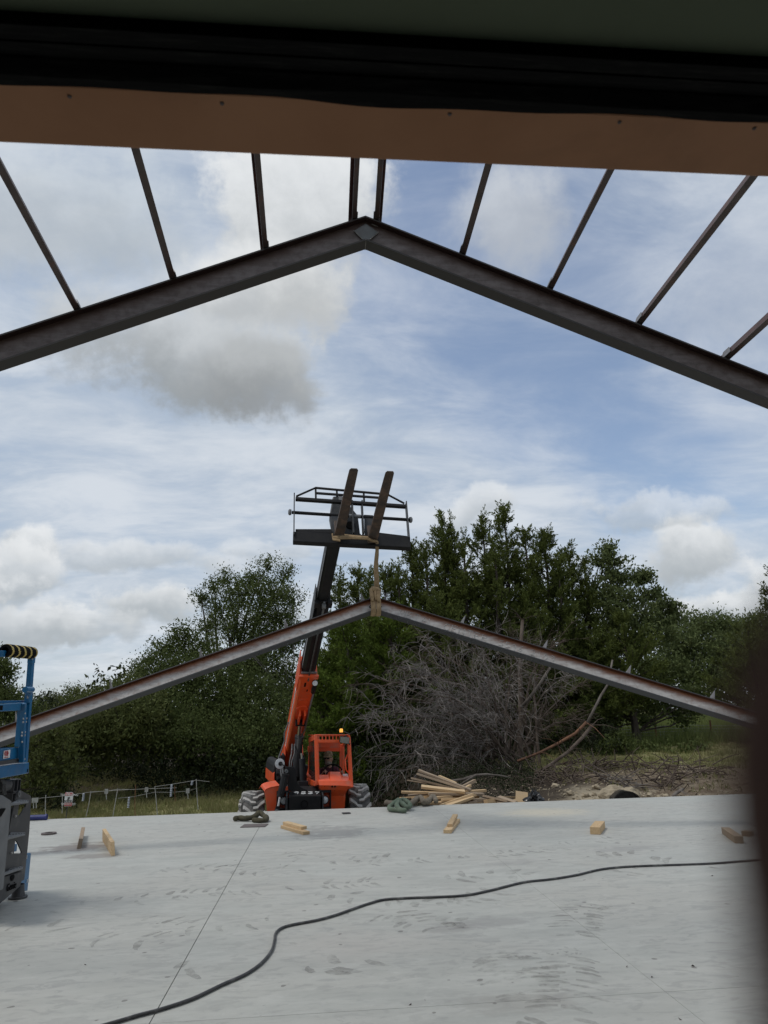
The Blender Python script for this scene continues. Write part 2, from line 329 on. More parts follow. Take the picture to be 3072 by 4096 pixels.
# pale dry tracks between
pale = noise(p.mul((1, 3, 1)), 1.6, 4, 0.5, 1.2).sm(0.58, 0.72)
c = mixc(pale*0.18, c, (0.52, 0.52, 0.49))
def spot(px, py, rx, ry, amt, col, edge=(0.4, 0.9), nz=0.8):
    global c
    P0 = gr(px, py); q = p.sub(tuple(P0)).mul((1/rx, 1/ry, 0)); d = q.length() + (fine-0.5)*nz + (n2-0.5)*nz
    c = mixc((1.0-d.sm(*edge))*amt, c, col)
spot(295, 3390, 0.55, 0.45, 0.75, (0.17, 0.145, 0.135), nz=1.5)
spot(370, 3425, 0.45, 0.22, 0.55, (0.19, 0.165, 0.15), nz=1.8)
spot(180, 3412, 0.9, 0.16, 0.45, (0.2, 0.18, 0.17), nz=1.6)
spot(1330, 3330, 0.75, 0.8, 0.5, (0.20, 0.195, 0.19), nz=2.0)
spot(2180, 3250, 1.0, 0.7, 0.7, (0.56, 0.51, 0.40), (0.2, 1.0))
spot(1400, 3780, 0.8, 0.5, 0.35, (0.50, 0.465, 0.42), (0.2, 1.0))
spot(2060, 4010, 0.5, 0.18, 0.35, (0.27, 0.255, 0.23), nz=1.6)
spot(1800, 3715, 0.28, 0.14, 0.5, (0.29, 0.28, 0.265), nz=1.2)
spot(2500, 3395, 0.7, 0.25, 0.45, (0.29, 0.285, 0.275), nz=1.8)
spot(2050, 3450, 0.6, 0.2, 0.4, (0.29, 0.285, 0.275), nz=1.8)
spot(1980, 3690, 0.4, 0.2, 0.4, (0.28, 0.27, 0.26), nz=1.8)
speck = noise(p, 11.0, 1, 0.2).sm(0.775, 0.79)
n5 = noise(p.mul((0.8, 1.5, 1)), 9, 6, 0.7)
c = mixc(n5.sm(0.52, 0.72)*0.5, c, (0.29, 0.292, 0.28)); c = mixc((1.0-n5.sm(0.3, 0.44))*0.3, c, (0.56, 0.56, 0.53))
c = mixc(speck*0.7, c, (0.14, 0.13, 0.12))
nt.links.new(c.k, b.inputs['Base Color']); b.inputs['Specular IOR Level'].default_value = 0.35
rr = n2*0.25+0.48; nt.links.new(rr.k, b.inputs['Roughness']); bump(nt, b, n3*0.6+n2*0.4, 0.08, 0.006)
pm('concrete_side', (0.36, 0.36, 0.35), (0.28, 0.28, 0.27), 3, 0.9, 0, 0.2, 20)
m, nt, b = newmat('dust_mark'); p = oc(nt); n1 = noise(p, 3.0, 4, 0.6); n2 = noise(p, 16.0, 4, 0.6)
b.inputs['Base Color'].default_value = (0.285, 0.28, 0.26, 1); b.inputs['Roughness'].default_value = 0.8; b.inputs['Specular IOR Level'].default_value = 0.2
al = (n1*0.6 + n2*0.4).sm(0.36, 0.68, 0.0, 0.42); nt.links.new(al.k, b.inputs['Alpha'])
pm('joint_dark', (0.05, 0.05, 0.05), None, 3, 0.9)
# ------------------------------------------------------------------ object helpers
WM = {}
def tag(o, label=None, cat=None, group=None, kind=None):
    if label: o['label'] = label
    if cat: o['category'] = cat
    if group: o['group'] = group
    if kind: o['kind'] = kind
    return o
def root_of(o):
    while o.parent: o = o.parent
    return o
def thing(name, loc, label, cat, group=None, rz=0.0):
    o = bpy.data.objects.new(name, None); COL.objects.link(o); o.empty_display_size = 0.2
    o.location = loc; o.rotation_euler = (0, 0, rz)
    WM[o] = (Matrix.Translation(loc) @ Matrix.Rotation(rz, 4, 'Z')).inverted()
    return tag(o, label, cat, group)
def frame(d, upv=Vector((0, 0, 1))):
    d = d.normalized(); s = d.cross(upv)
    if s.length < 1e-4: s = d.cross(Vector((0, 1, 0)))
    s.normalize(); return d, s, s.cross(d)
class MB:
    def __init__(s): s.v = []; s.f = []; s.mi = []; s.m = 0
    def add(s, vs, fs):
        k = len(s.v); s.v += [Vector(p) for p in vs]; s.f += [tuple(i+k for i in f) for f in fs]; s.mi += [s.m]*len(fs); return s
    def hexa(s, q):      # 8 corners: bottom 4, top 4
        return s.add(q, [(0, 3, 2, 1), (4, 5, 6, 7), (0, 1, 5, 4), (1, 2, 6, 5), (2, 3, 7, 6), (3, 0, 4, 7)])
    def box(s, c, size, rz=0.0, mat=None):
        h = [x/2 for x in size]; M = Matrix.Rotation(rz, 3, 'Z') if mat is None else mat; c = Vector(c)
        return s.hexa([c + M @ Vector((a*h[0], b*h[1], e*h[2])) for e in (-1, 1) for a, b in ((-1, -1), (1, -1), (1, 1), (-1, 1))])
    def bar(s, p0, p1, w, h, upv=Vector((0, 0, 1)), w1=None, h1=None):
        p0, p1 = Vector(p0), Vector(p1); d, si, u = frame(p1-p0, Vector(upv)); w1 = w1 or w; h1 = h1 or h
        return s.hexa([p0-si*w/2-u*h/2, p0+si*w/2-u*h/2, p1+si*w1/2-u*h1/2, p1-si*w1/2-u*h1/2,
                       p0-si*w/2+u*h/2, p0+si*w/2+u*h/2, p1+si*w1/2+u*h1/2, p1-si*w1/2+u*h1/2])
    def tube(s, pts, r, n=8, caps=True):
        pts = [Vector(p) for p in pts]; rs = r if isinstance(r, (list, tuple)) else [r]*len(pts)
        k = len(s.v); prev = None
        for i, p in enumerate(pts):
            d = (pts[min(i+1, len(pts)-1)] - pts[max(i-1, 0)]).normalized()
            if prev is None: _, a, b_ = frame(d)
            else:
                a = prev - d*prev.dot(d)
                if a.length < 1e-5: _, a, b_ = frame(d)
                a.normalize(); b_ = a.cross(d)
            prev = a
            for j in range(n):
                t = 2*math.pi*j/n; s.v.append(p + (a*math.cos(t) + b_*math.sin(t))*rs[i])
        for i in range(len(pts)-1):
            for j in range(n):
                s.f.append((k+i*n+j, k+i*n+(j+1) % n, k+(i+1)*n+(j+1) % n, k+(i+1)*n+j)); s.mi.append(s.m)
        if caps:
            s.f.append(tuple(k+j for j in range(n))[::-1]); s.f.append(tuple(k+(len(pts)-1)*n+j for j in range(n))); s.mi += [s.m]*2
        return s
    def cyl(s, p0, p1, r, n=16, r1=None): return s.tube([p0, p1], [r, r if r1 is None else r1], n)
    def prism(s, poly, off):          # world polygon extruded by a vector
        off = Vector(off); n = len(poly); a = [Vector(p) for p in poly]
        return s.add(a + [p+off for p in a], [tuple(range(n))[::-1], tuple(range(n, 2*n))] + [(i, (i+1) % n, n+(i+1) % n, n+i) for i in range(n)])
    def lathe(s, c, axis, prof, n=24):   # prof: (along, radius)
        c = Vector(c); d, a, b_ = frame(Vector(axis)); k = len(s.v)
        for (h, r) in prof:
            for j in range(n):
                t = 2*math.pi*j/n; s.v.append(c + d*h + (a*math.cos(t)+b_*math.sin(t))*max(r, 1e-4))
        for i in range(len(prof)-1):
            for j in range(n):
                s.f.append((k+i*n+j, k+i*n+(j+1) % n, k+(i+1)*n+(j+1) % n, k+(i+1)*n+j)); s.mi.append(s.m)
        return s
    def loft(s, rows):
        n = len(rows[0]); k = len(s.v)
        for r in rows: s.v += [Vector(p) for p in r]
        for i in range(len(rows)-1):
            for j in range(n-1):
                s.f.append((k+i*n+j, k+i*n+j+1, k+(i+1)*n+j+1, k+(i+1)*n+j)); s.mi.append(s.m)
        return s
    def build(s, name, mats, parent=None, local=False, bevel=0.0, smooth=False, loc=None, label=None, sub=0):
        me = bpy.data.meshes.new(name)
        vs = s.v
        if parent is not None and not local:
            Mi = WM[root_of(parent)]; vs = [Mi @ p for p in vs]
        if loc is not None: loc = Vector(loc); vs = [p-loc for p in vs]
        me.from_pydata([tuple(p) for p in vs], [], s.f)
        ml = mats if isinstance(mats, (list, tuple)) else [mats]
        for m in ml: me.materials.append(MATS[m])
        if len(ml) > 1: me.polygons.foreach_set('material_index', s.mi)
        bm = bmesh.new(); bm.from_mesh(me); bmesh.ops.recalc_face_normals(bm, faces=bm.faces); bm.to_mesh(me); bm.free()
        if smooth: me.polygons.foreach_set('use_smooth', [True]*len(me.polygons))
        o = bpy.data.objects.new(name, me); COL.objects.link(o)
        if parent is not None: o.parent = parent
        if loc is not None: o.location = loc
        if sub: md = o.modifiers.new('s', 'SUBSURF'); md.levels = md.render_levels = sub
        if bevel:
            md = o.modifiers.new('b', 'BEVEL'); md.width = bevel; md.segments = 2; md.limit_method = 'ANGLE'; md.angle_limit = R(40)
        if label: o['label'] = label
        return o
def smooth_angle(o, ang=35):
    me = o.data; me.polygons.foreach_set('use_smooth', [True]*len(me.polygons))
    bm = bmesh.new(); bm.from_mesh(me)
    for e in bm.edges:
        if len(e.link_faces) == 2 and e.calc_face_angle(0) > R(ang): e.smooth = False
    bm.to_mesh(me); bm.free()
def text(name, body, size, origin, xdir, ydir, mat, parent, ext=0.0006, align='CENTER'):
    cu = bpy.data.curves.new(name, 'FONT'); cu.body = body; cu.size = size; cu.extrude = ext; cu.align_x = align; cu.align_y = 'CENTER'; cu.resolution_u = 3
    cu.materials.append(MATS[mat]); o = bpy.data.objects.new(name, cu); COL.objects.link(o)
    x = Vector(xdir).normalized(); y = Vector(ydir); y = (y - x*y.dot(x)).normalized(); z = x.cross(y)
    M = Matrix(((x.x, y.x, z.x, origin[0]), (x.y, y.y, z.y, origin[1]), (x.z, y.z, z.z, origin[2]), (0, 0, 0, 1)))
    o.parent = parent; o.matrix_local = WM[root_of(parent)] @ M
    return o
STROKES = {'M': [[(0, 0), (.1, 1), (.45, .3), (.8, 1), (.9, 0)]], 'E': [[(.7, 1), (0, 1), (0, 0), (.7, 0)], [(0, .5), (.55, .5)]], 'T': [[(0, 1), (.8, 1)], [(.4, 1), (.4, 0)]],
 'A': [[(0, 0), (.4, 1), (.8, 0)], [(.15, .4), (.65, .4)]], 'L': [[(0, 1), (0, 0), (.75, 0)]], 'C': [[(.75, .9), (.4, 1), (.05, .6), (.1, .2), (.45, 0), (.8, .15)]],
 'N': [[(0, 0), (0, 1), (.7, 0), (.7, 1)]], 'R': [[(0, 0), (0, 1), (.6, .9), (.6, .55), (0, .5), (.7, 0)]], '3': [[(0, .95), (.6, 1), (.25, .55), (.65, .3), (.4, 0), (0, .1)]],
 '5': [[(.65, 1), (.1, 1), (.05, .55), (.5, .6), (.65, .25), (.4, 0), (0, .08)]], '9': [[(.6, .85), (.3, 1), (0, .7), (.3, .5), (.6, .8), (.5, 0)]],
 '6': [[(.6, 1), (.1, .5), (.1, .1), (.5, 0), (.6, .35), (.1, .4)]], '2': [[(0, .85), (.35, 1), (.6, .7), (0, 0), (.7, .02)]], '1': [[(.3, 1), (.3, 0)]], '0': [[(.3, 1), (0, .5), (.3, 0), (.6, .5), (.3, 1)]],
 '7': [[(0, .95), (.65, 1), (.2, 0)]], 'X': [[(0, 0), (.7, 1)], [(0, 1), (.7, 0)]], ' ': []}
def scrawl(name, body, size, origin, xd, yd, rad, mat, parent, adv=1.05):
    b_ = MB(); o = Vector(origin); xd = Vector(xd).normalized(); yd = Vector(yd).normalized(); rr = random.Random(len(body))
    for ch in body + ' ':
        if ch == ' ' and b_.v: b_.build(name, mat, parent); b_ = MB()
        j = rr.uniform(-.06, .06)
        for st in STROKES[ch]:
            b_.tube([o + xd*size*(x+j*y) + yd*size*(y + j) for x, y in st], rad, 4)
        o = o + xd*size*adv
def fastmesh(name, verts, quads, mat, parent=None, smooth=False, mats=None):
    me = bpy.data.meshes.new(name); n = len(verts); q = len(quads); k = quads.shape[1]
    if parent is not None:
        Mi = np.array(WM[root_of(parent)]); verts = verts @ Mi[:3, :3].T + Mi[:3, 3]
    me.vertices.add(n); me.vertices.foreach_set('co', verts.astype(np.float32).ravel())
    me.loops.add(q*k); me.loops.foreach_set('vertex_index', quads.astype(np.int32).ravel())
    me.polygons.add(q); me.polygons.foreach_set('loop_start', np.arange(0, q*k, k, dtype=np.int32))
    me.update(calc_edges=True)
    me.materials.append(MATS[mat])
    if smooth: me.polygons.foreach_set('use_smooth', np.ones(q, dtype=bool))
    o = bpy.data.objects.new(name, me); COL.objects.link(o)
    if parent is not None: o.parent = parent
    return o
def sst(a, b, x):
    t = min(1, max(0, (x-a)/(b-a))); return t*t*(3-2*t)
def copy_tree(o, parent=None):
    c = o.copy(); COL.objects.link(c); c.parent = parent
    if parent is None and o in WM: WM[c] = WM[o]
    for ch in list(o.children): copy_tree(ch, c)
    return c
# ------------------------------------------------------------------ ground
def gz(x, y):
    left = -1.05 + 0.55*sst(23, 34, y) + 0.5*sst(34, 60, y)
    right = -0.16 + 0.22*sst(15, 21, y) + 0.62*sst(21, 34, y) + 0.35*sst(34, 60, y)
    right += 0.12*math.exp(-(((x-8.2)/2.2)**2 + ((y-18)/1.3)**2)) + 0.18*math.exp(-(((x-5.6)/1.0)**2 + ((y-15.9)/0.6)**2)) + 0.1*math.exp(-(((x-11)/2.0)**2 + ((y-17)/1.5)**2))
    left -= 0.42*math.exp(-(((x+0.9)/2.0)**2 + ((y-18.3)/1.5)**2))
    t = sst(1.0, 2.2, x - 0.30*min(4, max(0, y-14.7)) + 0.4*max(0, y-22))
    z = left*(1-t) + right*t
    z += 0.05*math.sin(x*1.7+y*0.9)*math.sin(y*1.3-x*0.4) + 0.025*math.sin(x*4.1)*math.sin(y*3.7+1)
    return z if y > 13.55 or abs(x) > 12 else min(z, -0.2)
def axis(lo, hi, fine_lo, fine_hi, step):
    a = list(np.arange(fine_lo, fine_hi, step)); s = step; x = fine_lo
    while x > lo: s *= 1.35; x -= s; a.insert(0, x)
    s = step; x = fine_hi
    while x < hi: a.append(x); s *= 1.35; x += s
    return a + [x]
gx = axis(-900, 900, -14, 18, 0.3); gy = axis(-500, 1500, 13.0, 36, 0.3)
vs_ = np.array([(x, y, gz(x, y)) for y in gy for x in gx]); nx = len(gx)
q = np.array([(j*nx+i, j*nx+i+1, (j+1)*nx+i+1, (j+1)*nx+i) for j in range(len(gy)-1) for i in range(nx-1)])
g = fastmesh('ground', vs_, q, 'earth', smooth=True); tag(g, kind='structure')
# ------------------------------------------------------------------ concrete slab: saw-cut panels on a foundation
YE = 13.5
XS = [-9.5, -4.72, -0.91, 1.96, 5.9, 10.5]; YS = [-6.2, -1.2, 4.5, 9.2, YE]
base = MB().box(((XS[0]+XS[-1])/2, (YE+YS[0])/2, -0.62), (XS[-1]-XS[0]-0.02, YE-YS[0]-0.02, 1.1)).build('concrete_slab', 'concrete_side'); tag(base, kind='structure')
WM[base] = Matrix.Identity(4)
for i in range(len(XS)-1):
    for j in range(len(YS)-1):
        ex = [0, .0012, .0030, .0011, .0010, 0]; ey = [0, .001, .0015, .0005, 0]      # most cuts have nearly closed with dust
        x0, x1, y0, y1 = XS[i]+ex[i], XS[i+1]-ex[i+1], YS[j]+ey[j], YS[j+1]-ey[j+1]
        MB().box(((x0+x1)/2, (y0+y1)/2, -0.035), (x1-x0, y1-y0, 0.07)).build('slab_panel', 'concrete', base)
# ------------------------------------------------------------------ building the photograph is taken from
bld = thing('metal_building', (0, -2.4, 0), 'brown trimmed doorway of the metal building overhead with its raised green door', 'building')
HZ = 2.75
MB().box((0, -2.7, 5.62), (12.0, 7.7, 0.06)).build('roof', 'wall_metal', bld)
for sx in (-1, 1):
    MB().box((sx*5.97, -2.6, 2.79), (0.06, 7.2, 5.58)).build('side_wall', 'inside_wall', bld)
    MB().box((sx*4.15, 1.23, 1.39), (3.58, 0.10, 2.72)).build('front_wall', 'wall_metal', bld)
    MB().box((sx*2.42, 1.23, 1.375), (0.12, 0.16, 2.745)).build('door_jamb', 'trim_brown', bld)
MB().box((0, -6.17, 2.79), (11.9, 0.06, 5.58)).build('back_wall', 'inside_wall', bld)
MB().box((0, 1.23, 4.27), (11.9, 0.10, 2.60)).build('gable_wall', 'wall_metal', bld)
MB().box((0, -2.6, 3.35), (11.88, 7.1, 0.05)).build('ceiling', 'inside_wall', bld)
tr = MB(); tr.box((0, 1.232, HZ+0.105), (4.72, 0.156, 0.21)); tr.build('header_trim', 'trim_brown', bld, bevel=0.004)
for px in (270, 885, 1803, 2487, 3030):
    P = gr(px, 365+(px-270)*0.0472, HZ); s = MB().lathe((P.x, P.y+0.012, HZ), (0, 0, -1), [(0, .0045), (.002, .004), (.002, .003), (.003, 0)], 8)
    s.build('trim_screw', 'mat_brown', bld)
dz_ = HZ+0.03
dp = MB(); dp.box((0, -0.72, dz_+0.025), (4.9, 3.5, 0.05)); door = dp.build('door_panel', 'door_green', bld, bevel=0.004)
sl = MB()
sl.box((0, 1.048, dz_+0.01), (4.9, 0.030, 0.07)); sl.box((0, 1.075, dz_-0.002), (4.9, 0.018, 0.05)); sl.box((0, 1.098, dz_+0.012), (4.9, 0.022, 0.05)); sl.box((0, 1.126, dz_+0.03), (4.9, 0.03, 0.05))
rows = []
rr = random.Random(3)
for i in range(121):
    x = -2.45 + 4.9*i/120; wv = 0.006*math.sin(x*3.1+0.6) + 0.004*math.sin(x*8.3) + 0.003*math.sin(x*17) - 0.007*x*0.6
    rows.append([(x, 1.108, HZ+0.012), (x, 1.13, HZ-0.006+wv*0.4), (x, 1.153+wv, HZ-0.005), (x, 1.150+wv, HZ+0.001), (x, 1.12, HZ+0.02)])
sl.loft(rows); sl.build('bottom_seal', 'rubber_black', bld)
for sx in (-1, 1):
    MB().box((sx*2.52, -0.85, dz_-0.03), (0.05, 3.6, 0.06)).build('door_track', 'wire_steel', bld)
# ------------------------------------------------------------------ rafters
def ibeam(apex, dirx, slope, length, D, Wf, lean, name, mat, parent, up_clip=0, xcut=None):
    """half of a gable rafter, mitred at the apex plane; apex is the top front corner of the top flange"""
    th = math.atan(slope); d = Vector((dirx*math.cos(th), 0, -math.sin(th))); n = Vector((dirx*math.sin(th), 0, math.cos(th))); b = Vector((0, 1, 0))
    Q = Matrix.Rotation(lean, 3, 'X'); tf, tw = 0.013, 0.011
    prof = [(0, 0), (Wf, 0), (Wf, -tf), (Wf/2+tw/2, -tf), (Wf/2+tw/2, -D+tf), (Wf, -D+tf), (Wf, -D), (0, -D), (0, -D+tf), (Wf/2-tw/2, -D+tf), (Wf/2-tw/2, -tf), (0, -tf)]
    acr = [2, 2, 2, .97, .03, 2, 2, 2, 2, .03, .97, 1.5]
    fac = [2, 2, 1.5, None, 2, 2, 2, 2, 2, None, 1.5, 2]
    V_, A_, F_ = [], [], []
    nseg = 1; m = len(prof)
    for k, (b0, w0) in enumerate(prof):
        b1, w1 = prof[(k+1) % m]; a0, a1 = (acr[k], acr[(k+1) % m]) if fac[k] is None else (fac[k], fac[k])
        if k == 3: a0, a1 = .97, .03
        if k == 9: a0, a1 = .03, .97
        base_ = len(V_)
        for (bb, ww, aa) in ((b0, w0, a0), (b1, w1, a1)):
            t0 = -n.x*ww/d.x
            for t in (t0, length): V_.append(Vector(apex) + Q @ (n*ww + b*bb + d*t)); A_.append(aa)
        F_.append((base_, base_+1, base_+3, base_+2))
    Mi = WM[root_of(parent)]
    me = bpy.data.meshes.new(name); me.from_pydata([tuple(Mi @ p) for p in V_], [], F_); me.materials.append(MATS[mat])
    at_ = me.attributes.new('across', 'FLOAT', 'POINT'); at_.data.foreach_set('value', A_)
    o = bpy.data.objects.new(name, me); COL.objects.link(o); o.parent = parent
    def P(t, w, bb): return Vector(apex) + Q @ (n*w + b*bb + d*t)
    return o, P, Q @ d, Q @ n, Q @ b
YN = 5.05; AP = at(1462, 862, YN); SLN = 0.425; DN = 0.222; WF = 0.125
nf = thing('rafter_frame', (AP.x, YN, 0), 'dark steel gable rafter overhead with a diamond plate welded at its peak', 'steel rafter', 'gable rafters')
NB = {}
for s in (-1, 1):
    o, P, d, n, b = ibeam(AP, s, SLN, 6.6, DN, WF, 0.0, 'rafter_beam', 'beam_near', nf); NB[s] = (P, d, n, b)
    cx = AP.x + s*6.0; zt = AP.z - 6.0*SLN - 0.24
    c_ = MB(); c_.box((cx, YN+0.006, zt/2), (0.2, 0.012, zt)); c_.box((cx, YN+0.119, zt/2), (0.2, 0.012, zt)); c_.box((cx, YN+0.0625, zt/2), (0.012, 0.10, zt)); c_.box((cx, YN+0.06, 0.012), (0.3, 0.26, 0.02))
    c_.build('column', 'purlin_red', nf)
gc = Vector((AP.x+0.005, YN+0.043, AP.z-0.128))
gp = MB(); gp.prism([gc+Vector((x, 0, z)) for x, z in ((-.105, .005), (0.0, .085), (.105, .0), (.035, -.075), (-.03, -.078))], (0, 0.012, 0)); gp.build('gusset_plate', 'gusset_steel', nf, bevel=0.003)
for a, c_ in (((-.105, .005), (-.03, -.078)), ((.105, 0), (.035, -.075)), ((.05, .075), (.10, .055))):
    pts = [gc + Vector((a[0]+(c_[0]-a[0])*t/8, -0.002+random.uniform(-.002, .001), a[1]+(c_[1]-a[1])*t/8)) for t in range(9)]; MB().tube(pts, [random.uniform(.003, .0055) for _ in pts], 6).build('weld_bead', 'weld_bead', nf)
MB().tube([Vector((AP.x, YN-0.001, AP.z-DN/math.cos(math.atan(SLN))+0.004)), Vector((AP.x, YN+0.125, AP.z-DN/math.cos(math.atan(SLN))-0.002))], 0.0045, 6).build('weld_bead', 'weld_bead', nf)
# purlins from the building to the near rafter: C channels with their web toward the eave
WORDS = {-4: 'fourth', -3: 'third', -2: 'second', -1: 'first'}
def purlin(pxf, pyf, pxn, pyn, side, label, tip=True):
    A = at(pxf, pyf, YN); Bn = ray(pxn, pyn); t = (A.z-EYE)/Bn.z; B_ = CAM + Bn*t
    dv = (B_-A); dv.z = 0; dv.normalize(); L = 3.6
    Z = Matrix.Rotation(-side*math.atan(SLN), 3, 'Y')
    wdir = Vector((side*1.0, 0, 0)); wdir = Vector((math.cos(math.atan(SLN))*side, 0, -math.sin(math.atan(SLN)))); ndir = Vector((math.sin(math.atan(SLN))*side, 0, math.cos(math.atan(SLN))))
    rt_ = thing('purlin', (A.x, A.y, A.z), label, 'purlin', 'roof purlins')
    hh, fl, tk = 0.075, 0.042, 0.004
    A = A - dv*0.15 + ndir*0.002; L += .15
    def strip(p, w, h, mat, name):
        m_ = MB(); E_ = A + dv*L
        q = [p + wdir*a + ndir*c for a, c in ((0, 0), (w, 0), (w, h), (0, h))]
        m_.hexa([A+x for x in q] + [E_+x for x in q]); return m_.build(name, mat, rt_)
    z0 = Vector((0, 0, 0))
    strip(z0 - wdir*fl/2, fl, tk, 'purlin_grey', 'bottom_flange')
    strip(z0 - wdir*fl/2 + ndir*(hh-tk), fl, tk, 'purlin_red', 'top_flange')
    strip(z0 - wdir*(fl/2-0.0005) + ndir*tk, tk, hh-2*tk, 'purlin_red', 'web')
    cl = MB(); c0 = A + dv*0.06 - wdir*(fl/2+0.004)
    cl.prism([c0 - dv*0.0, c0 + dv*0.15, c0 + dv*0.09 + ndir*0.08, c0 + ndir*0.08], -wdir*0.006); cl.build('purlin_clip', 'clip_steel', rt_)
    return rt_
k = 3072/1659
purlin(305, 1235, 0, 670, -1, 'steel purlin overhead at far left, fourth left of the rafter peak')
purlin(692, 1112, 290*k+8, 322*k, -1, 'steel purlin overhead, third to the left of the rafter peak')
purlin(1062, 988, 556*k, 334*k, -1, 'steel purlin overhead, second to the left of the rafter peak')
purlin(1418, 872, 772*k, 345*k, -1, 'steel purlin just left of the rafter peak, one of the close pair')
purlin(1507, 872, 822*k, 347*k, 1, 'steel purlin just right of the rafter peak, one of the close pair')
purlin(1852, 1008, 1053*k, 358*k, 1, 'steel purlin overhead, second to the right of the rafter peak')
purlin(2207, 1145, 1318*k, 370*k, 1, 'steel purlin overhead, third to the right of the rafter peak')
purlin(2567, 1285, 1628*k, 382*k, 1, 'steel purlin overhead, fourth to the right of the rafter peak')
purlin(2920, 1425, 1659*k+60, 690*k-45, 1, 'short visible end of the steel purlin furthest down the right slope')
# ------------------------------------------------------------------ far rafter hanging from the forks
YF = 10.6; AF = at(1500, 2385, YF); LEAN = R(-22)
ff = thing('hoisted_rafter', (AF.x, YF, AF.z), 'rusty grey steel gable rafter hanging from the forks with chalk writing on its web', 'steel rafter', 'gable rafters')
FB = {}
for s, sl_ in ((-1, 0.385), (1, 0.368)):
    o, P, d, n, b = ibeam(AF, s, sl_, 6.2, 0.215, WF, LEAN, 'rafter_beam', 'beam_far', ff); FB[s] = (P, d, n, b)
    if s > 0: smooth = o
for px in (1140, 800, 430, 65):
    pass
def clip_at(s, t, h=0.155):
    P, d, n, b = FB[s]; c_ = MB(); o = P(t, 0.001, 0.03)
    e_ = (b*.85 + d*.5*s*-1).normalized(); c_.prism([o, o+e_*0.10, o+e_*0.10+n*0.03, o+n*h], d*0.008)
    c_.build('purlin_clip', 'clip_steel', ff)
for s in (-1, 1):
    for t in (0.16, 1.37, 2.62, 3.85, 5.05): clip_at(s, t)
# chalk writing
P, d, n, b = FB[1]
face = P(0.42, -0.165, WF/2-0.0075)
scrawl('chalk_writing', 'METAL CENTER', 0.105, face, d, n, 0.0052, 'chalk', ff, 1.1)
scrawl('chalk_writing', '3596 2109', 0.095, P(1.95, -0.155, WF/2-0.0075), d, n, 0.0042, 'chalk', ff, 1.0)
scrawl('chalk_writing', 'METAL CENTER', 0.10, P(0.32, -0.2162, 0.118), d, -b, 0.0035, 'chalk_faint', ff, 1.1)
scrawl('chalk_writing', '3596 2109', 0.10, P(1.75, -0.2162, 0.118), d, -b, 0.0035, 'chalk_faint', ff, 1.0)
P, d, n, b = FB[-1]
scrawl('chalk_writing', '12 X 26 35962109', 0.08, P(2.0, -0.2162, 0.108), -d, -b, 0.0035, 'chalk_faint', ff, 1.1)
sh = MB()
for s in (-1, 1):
    P, d, n, b = FB[s]
    for k_ in range(2): sh.tube([P(0.10+0.02*k_, -0.09, 0.06), P(0.14, -0.11-0.02*k_, 0.05), P(0.11, -0.14, 0.05), P(0.07, -0.12, 0.05)], 0.007, 6)
sh.build('shackle_hook', 'black_paint', ff)
# sling: loop round the ridge, knot and the strap up to the right fork
HE = at(1507, 2163, 10.42)            # where it leaves the fork heel
slg = thing('lifting_sling', (AF.x, YF, AF.z), 'tan fabric lifting sling tied round the rafter peak and hung from the forks', 'sling')
def strip_mesh(pts, w, th, wd, jit=0.0):
    m_ = MB(); rows = []
    for i, p in enumerate(pts):
        p = Vector(p); a = Vector(wd[i] if isinstance(wd, list) else wd).normalized(); d_ = (Vector(pts[min(i+1, len(pts)-1)])-Vector(pts[max(i-1, 0)])).normalized(); nn = d_.cross(a).normalized()
        ww = w[i] if isinstance(w, list) else w; j = random.uniform(-jit, jit)
        rows.append([p-a*ww/2+nn*(th/2+j), p+nn*(th*0.75+j), p+a*ww/2+nn*(th/2-j), p+a*ww/2-nn*th/2, p-nn*th*0.3, p-a*ww/2-nn*th/2, p-a*ww/2+nn*(th/2+j)])
    return m_.loft(rows)
top = HE; kn = AF + Vector((0.02, 0.02, 0.10))
pts = [top + (kn-top)*t + Vector((0.008*math.sin(t*9), 0.006*math.sin(t*7), 0)) for t in [i/10 for i in range(11)]]
strip_mesh(pts, [0.045, .05, .05, .06, .06, .065, .07, .07, .075, .08, .085], 0.02, (1, 0.15, 0), 0.003).build('strap', 'sling_tan', slg, smooth=True)
Pm, dm, nm, bm_ = FB[1]
def ring(xo):
    c0 = AF + Vector((xo, 0, 0)); Q = Matrix.Rotation(LEAN, 3, 'X'); pts = []
    for yb, zb in ((0.06, 0.11), (0.01, 0.085), (-0.035, 0.02), (-0.045, -0.08), (-0.035, -0.21), (-0.01, -0.262), (0.06, -0.268), (0.13, -0.26), (0.15, -0.1), (0.14, 0.03), (0.06, 0.11)):
        pts.append(c0 + Q @ Vector((0, yb, zb)))
    return pts
strip_mesh(ring(-0.035), 0.075, 0.016, (1, 0, 0), 0.004).build('loop', 'sling_tan', slg, smooth=True)
strip_mesh(ring(0.045), 0.07, 0.016, (1, 0, 0), 0.004).build('loop', 'sling_tan', slg, smooth=True)
kb = MB()
Q = Matrix.Rotation(LEAN, 3, 'X')
for (x0, x1, r_, z0, z1) in ((-.075, .05, .032, .06, .10), (-.05, .085, .03, .11, .045), (-.06, -.045, .026, .08, -.12), (.05, .04, .028, .07, -.13), (0, .005, .022, .09, -.1)):
    pts = [AF + Q @ Vector((x0+(x1-x0)*t, -.055-.02*math.sin(3.1*t), z0+(z1-z0)*t)) for t in [i/6 for i in range(7)]]
    kb.tube(pts, [r_*(.7+.5*math.sin(.5+2.4*i/6)) for i in range(7)], 8)
kb.build('knot', 'sling_tan', slg, smooth=True)
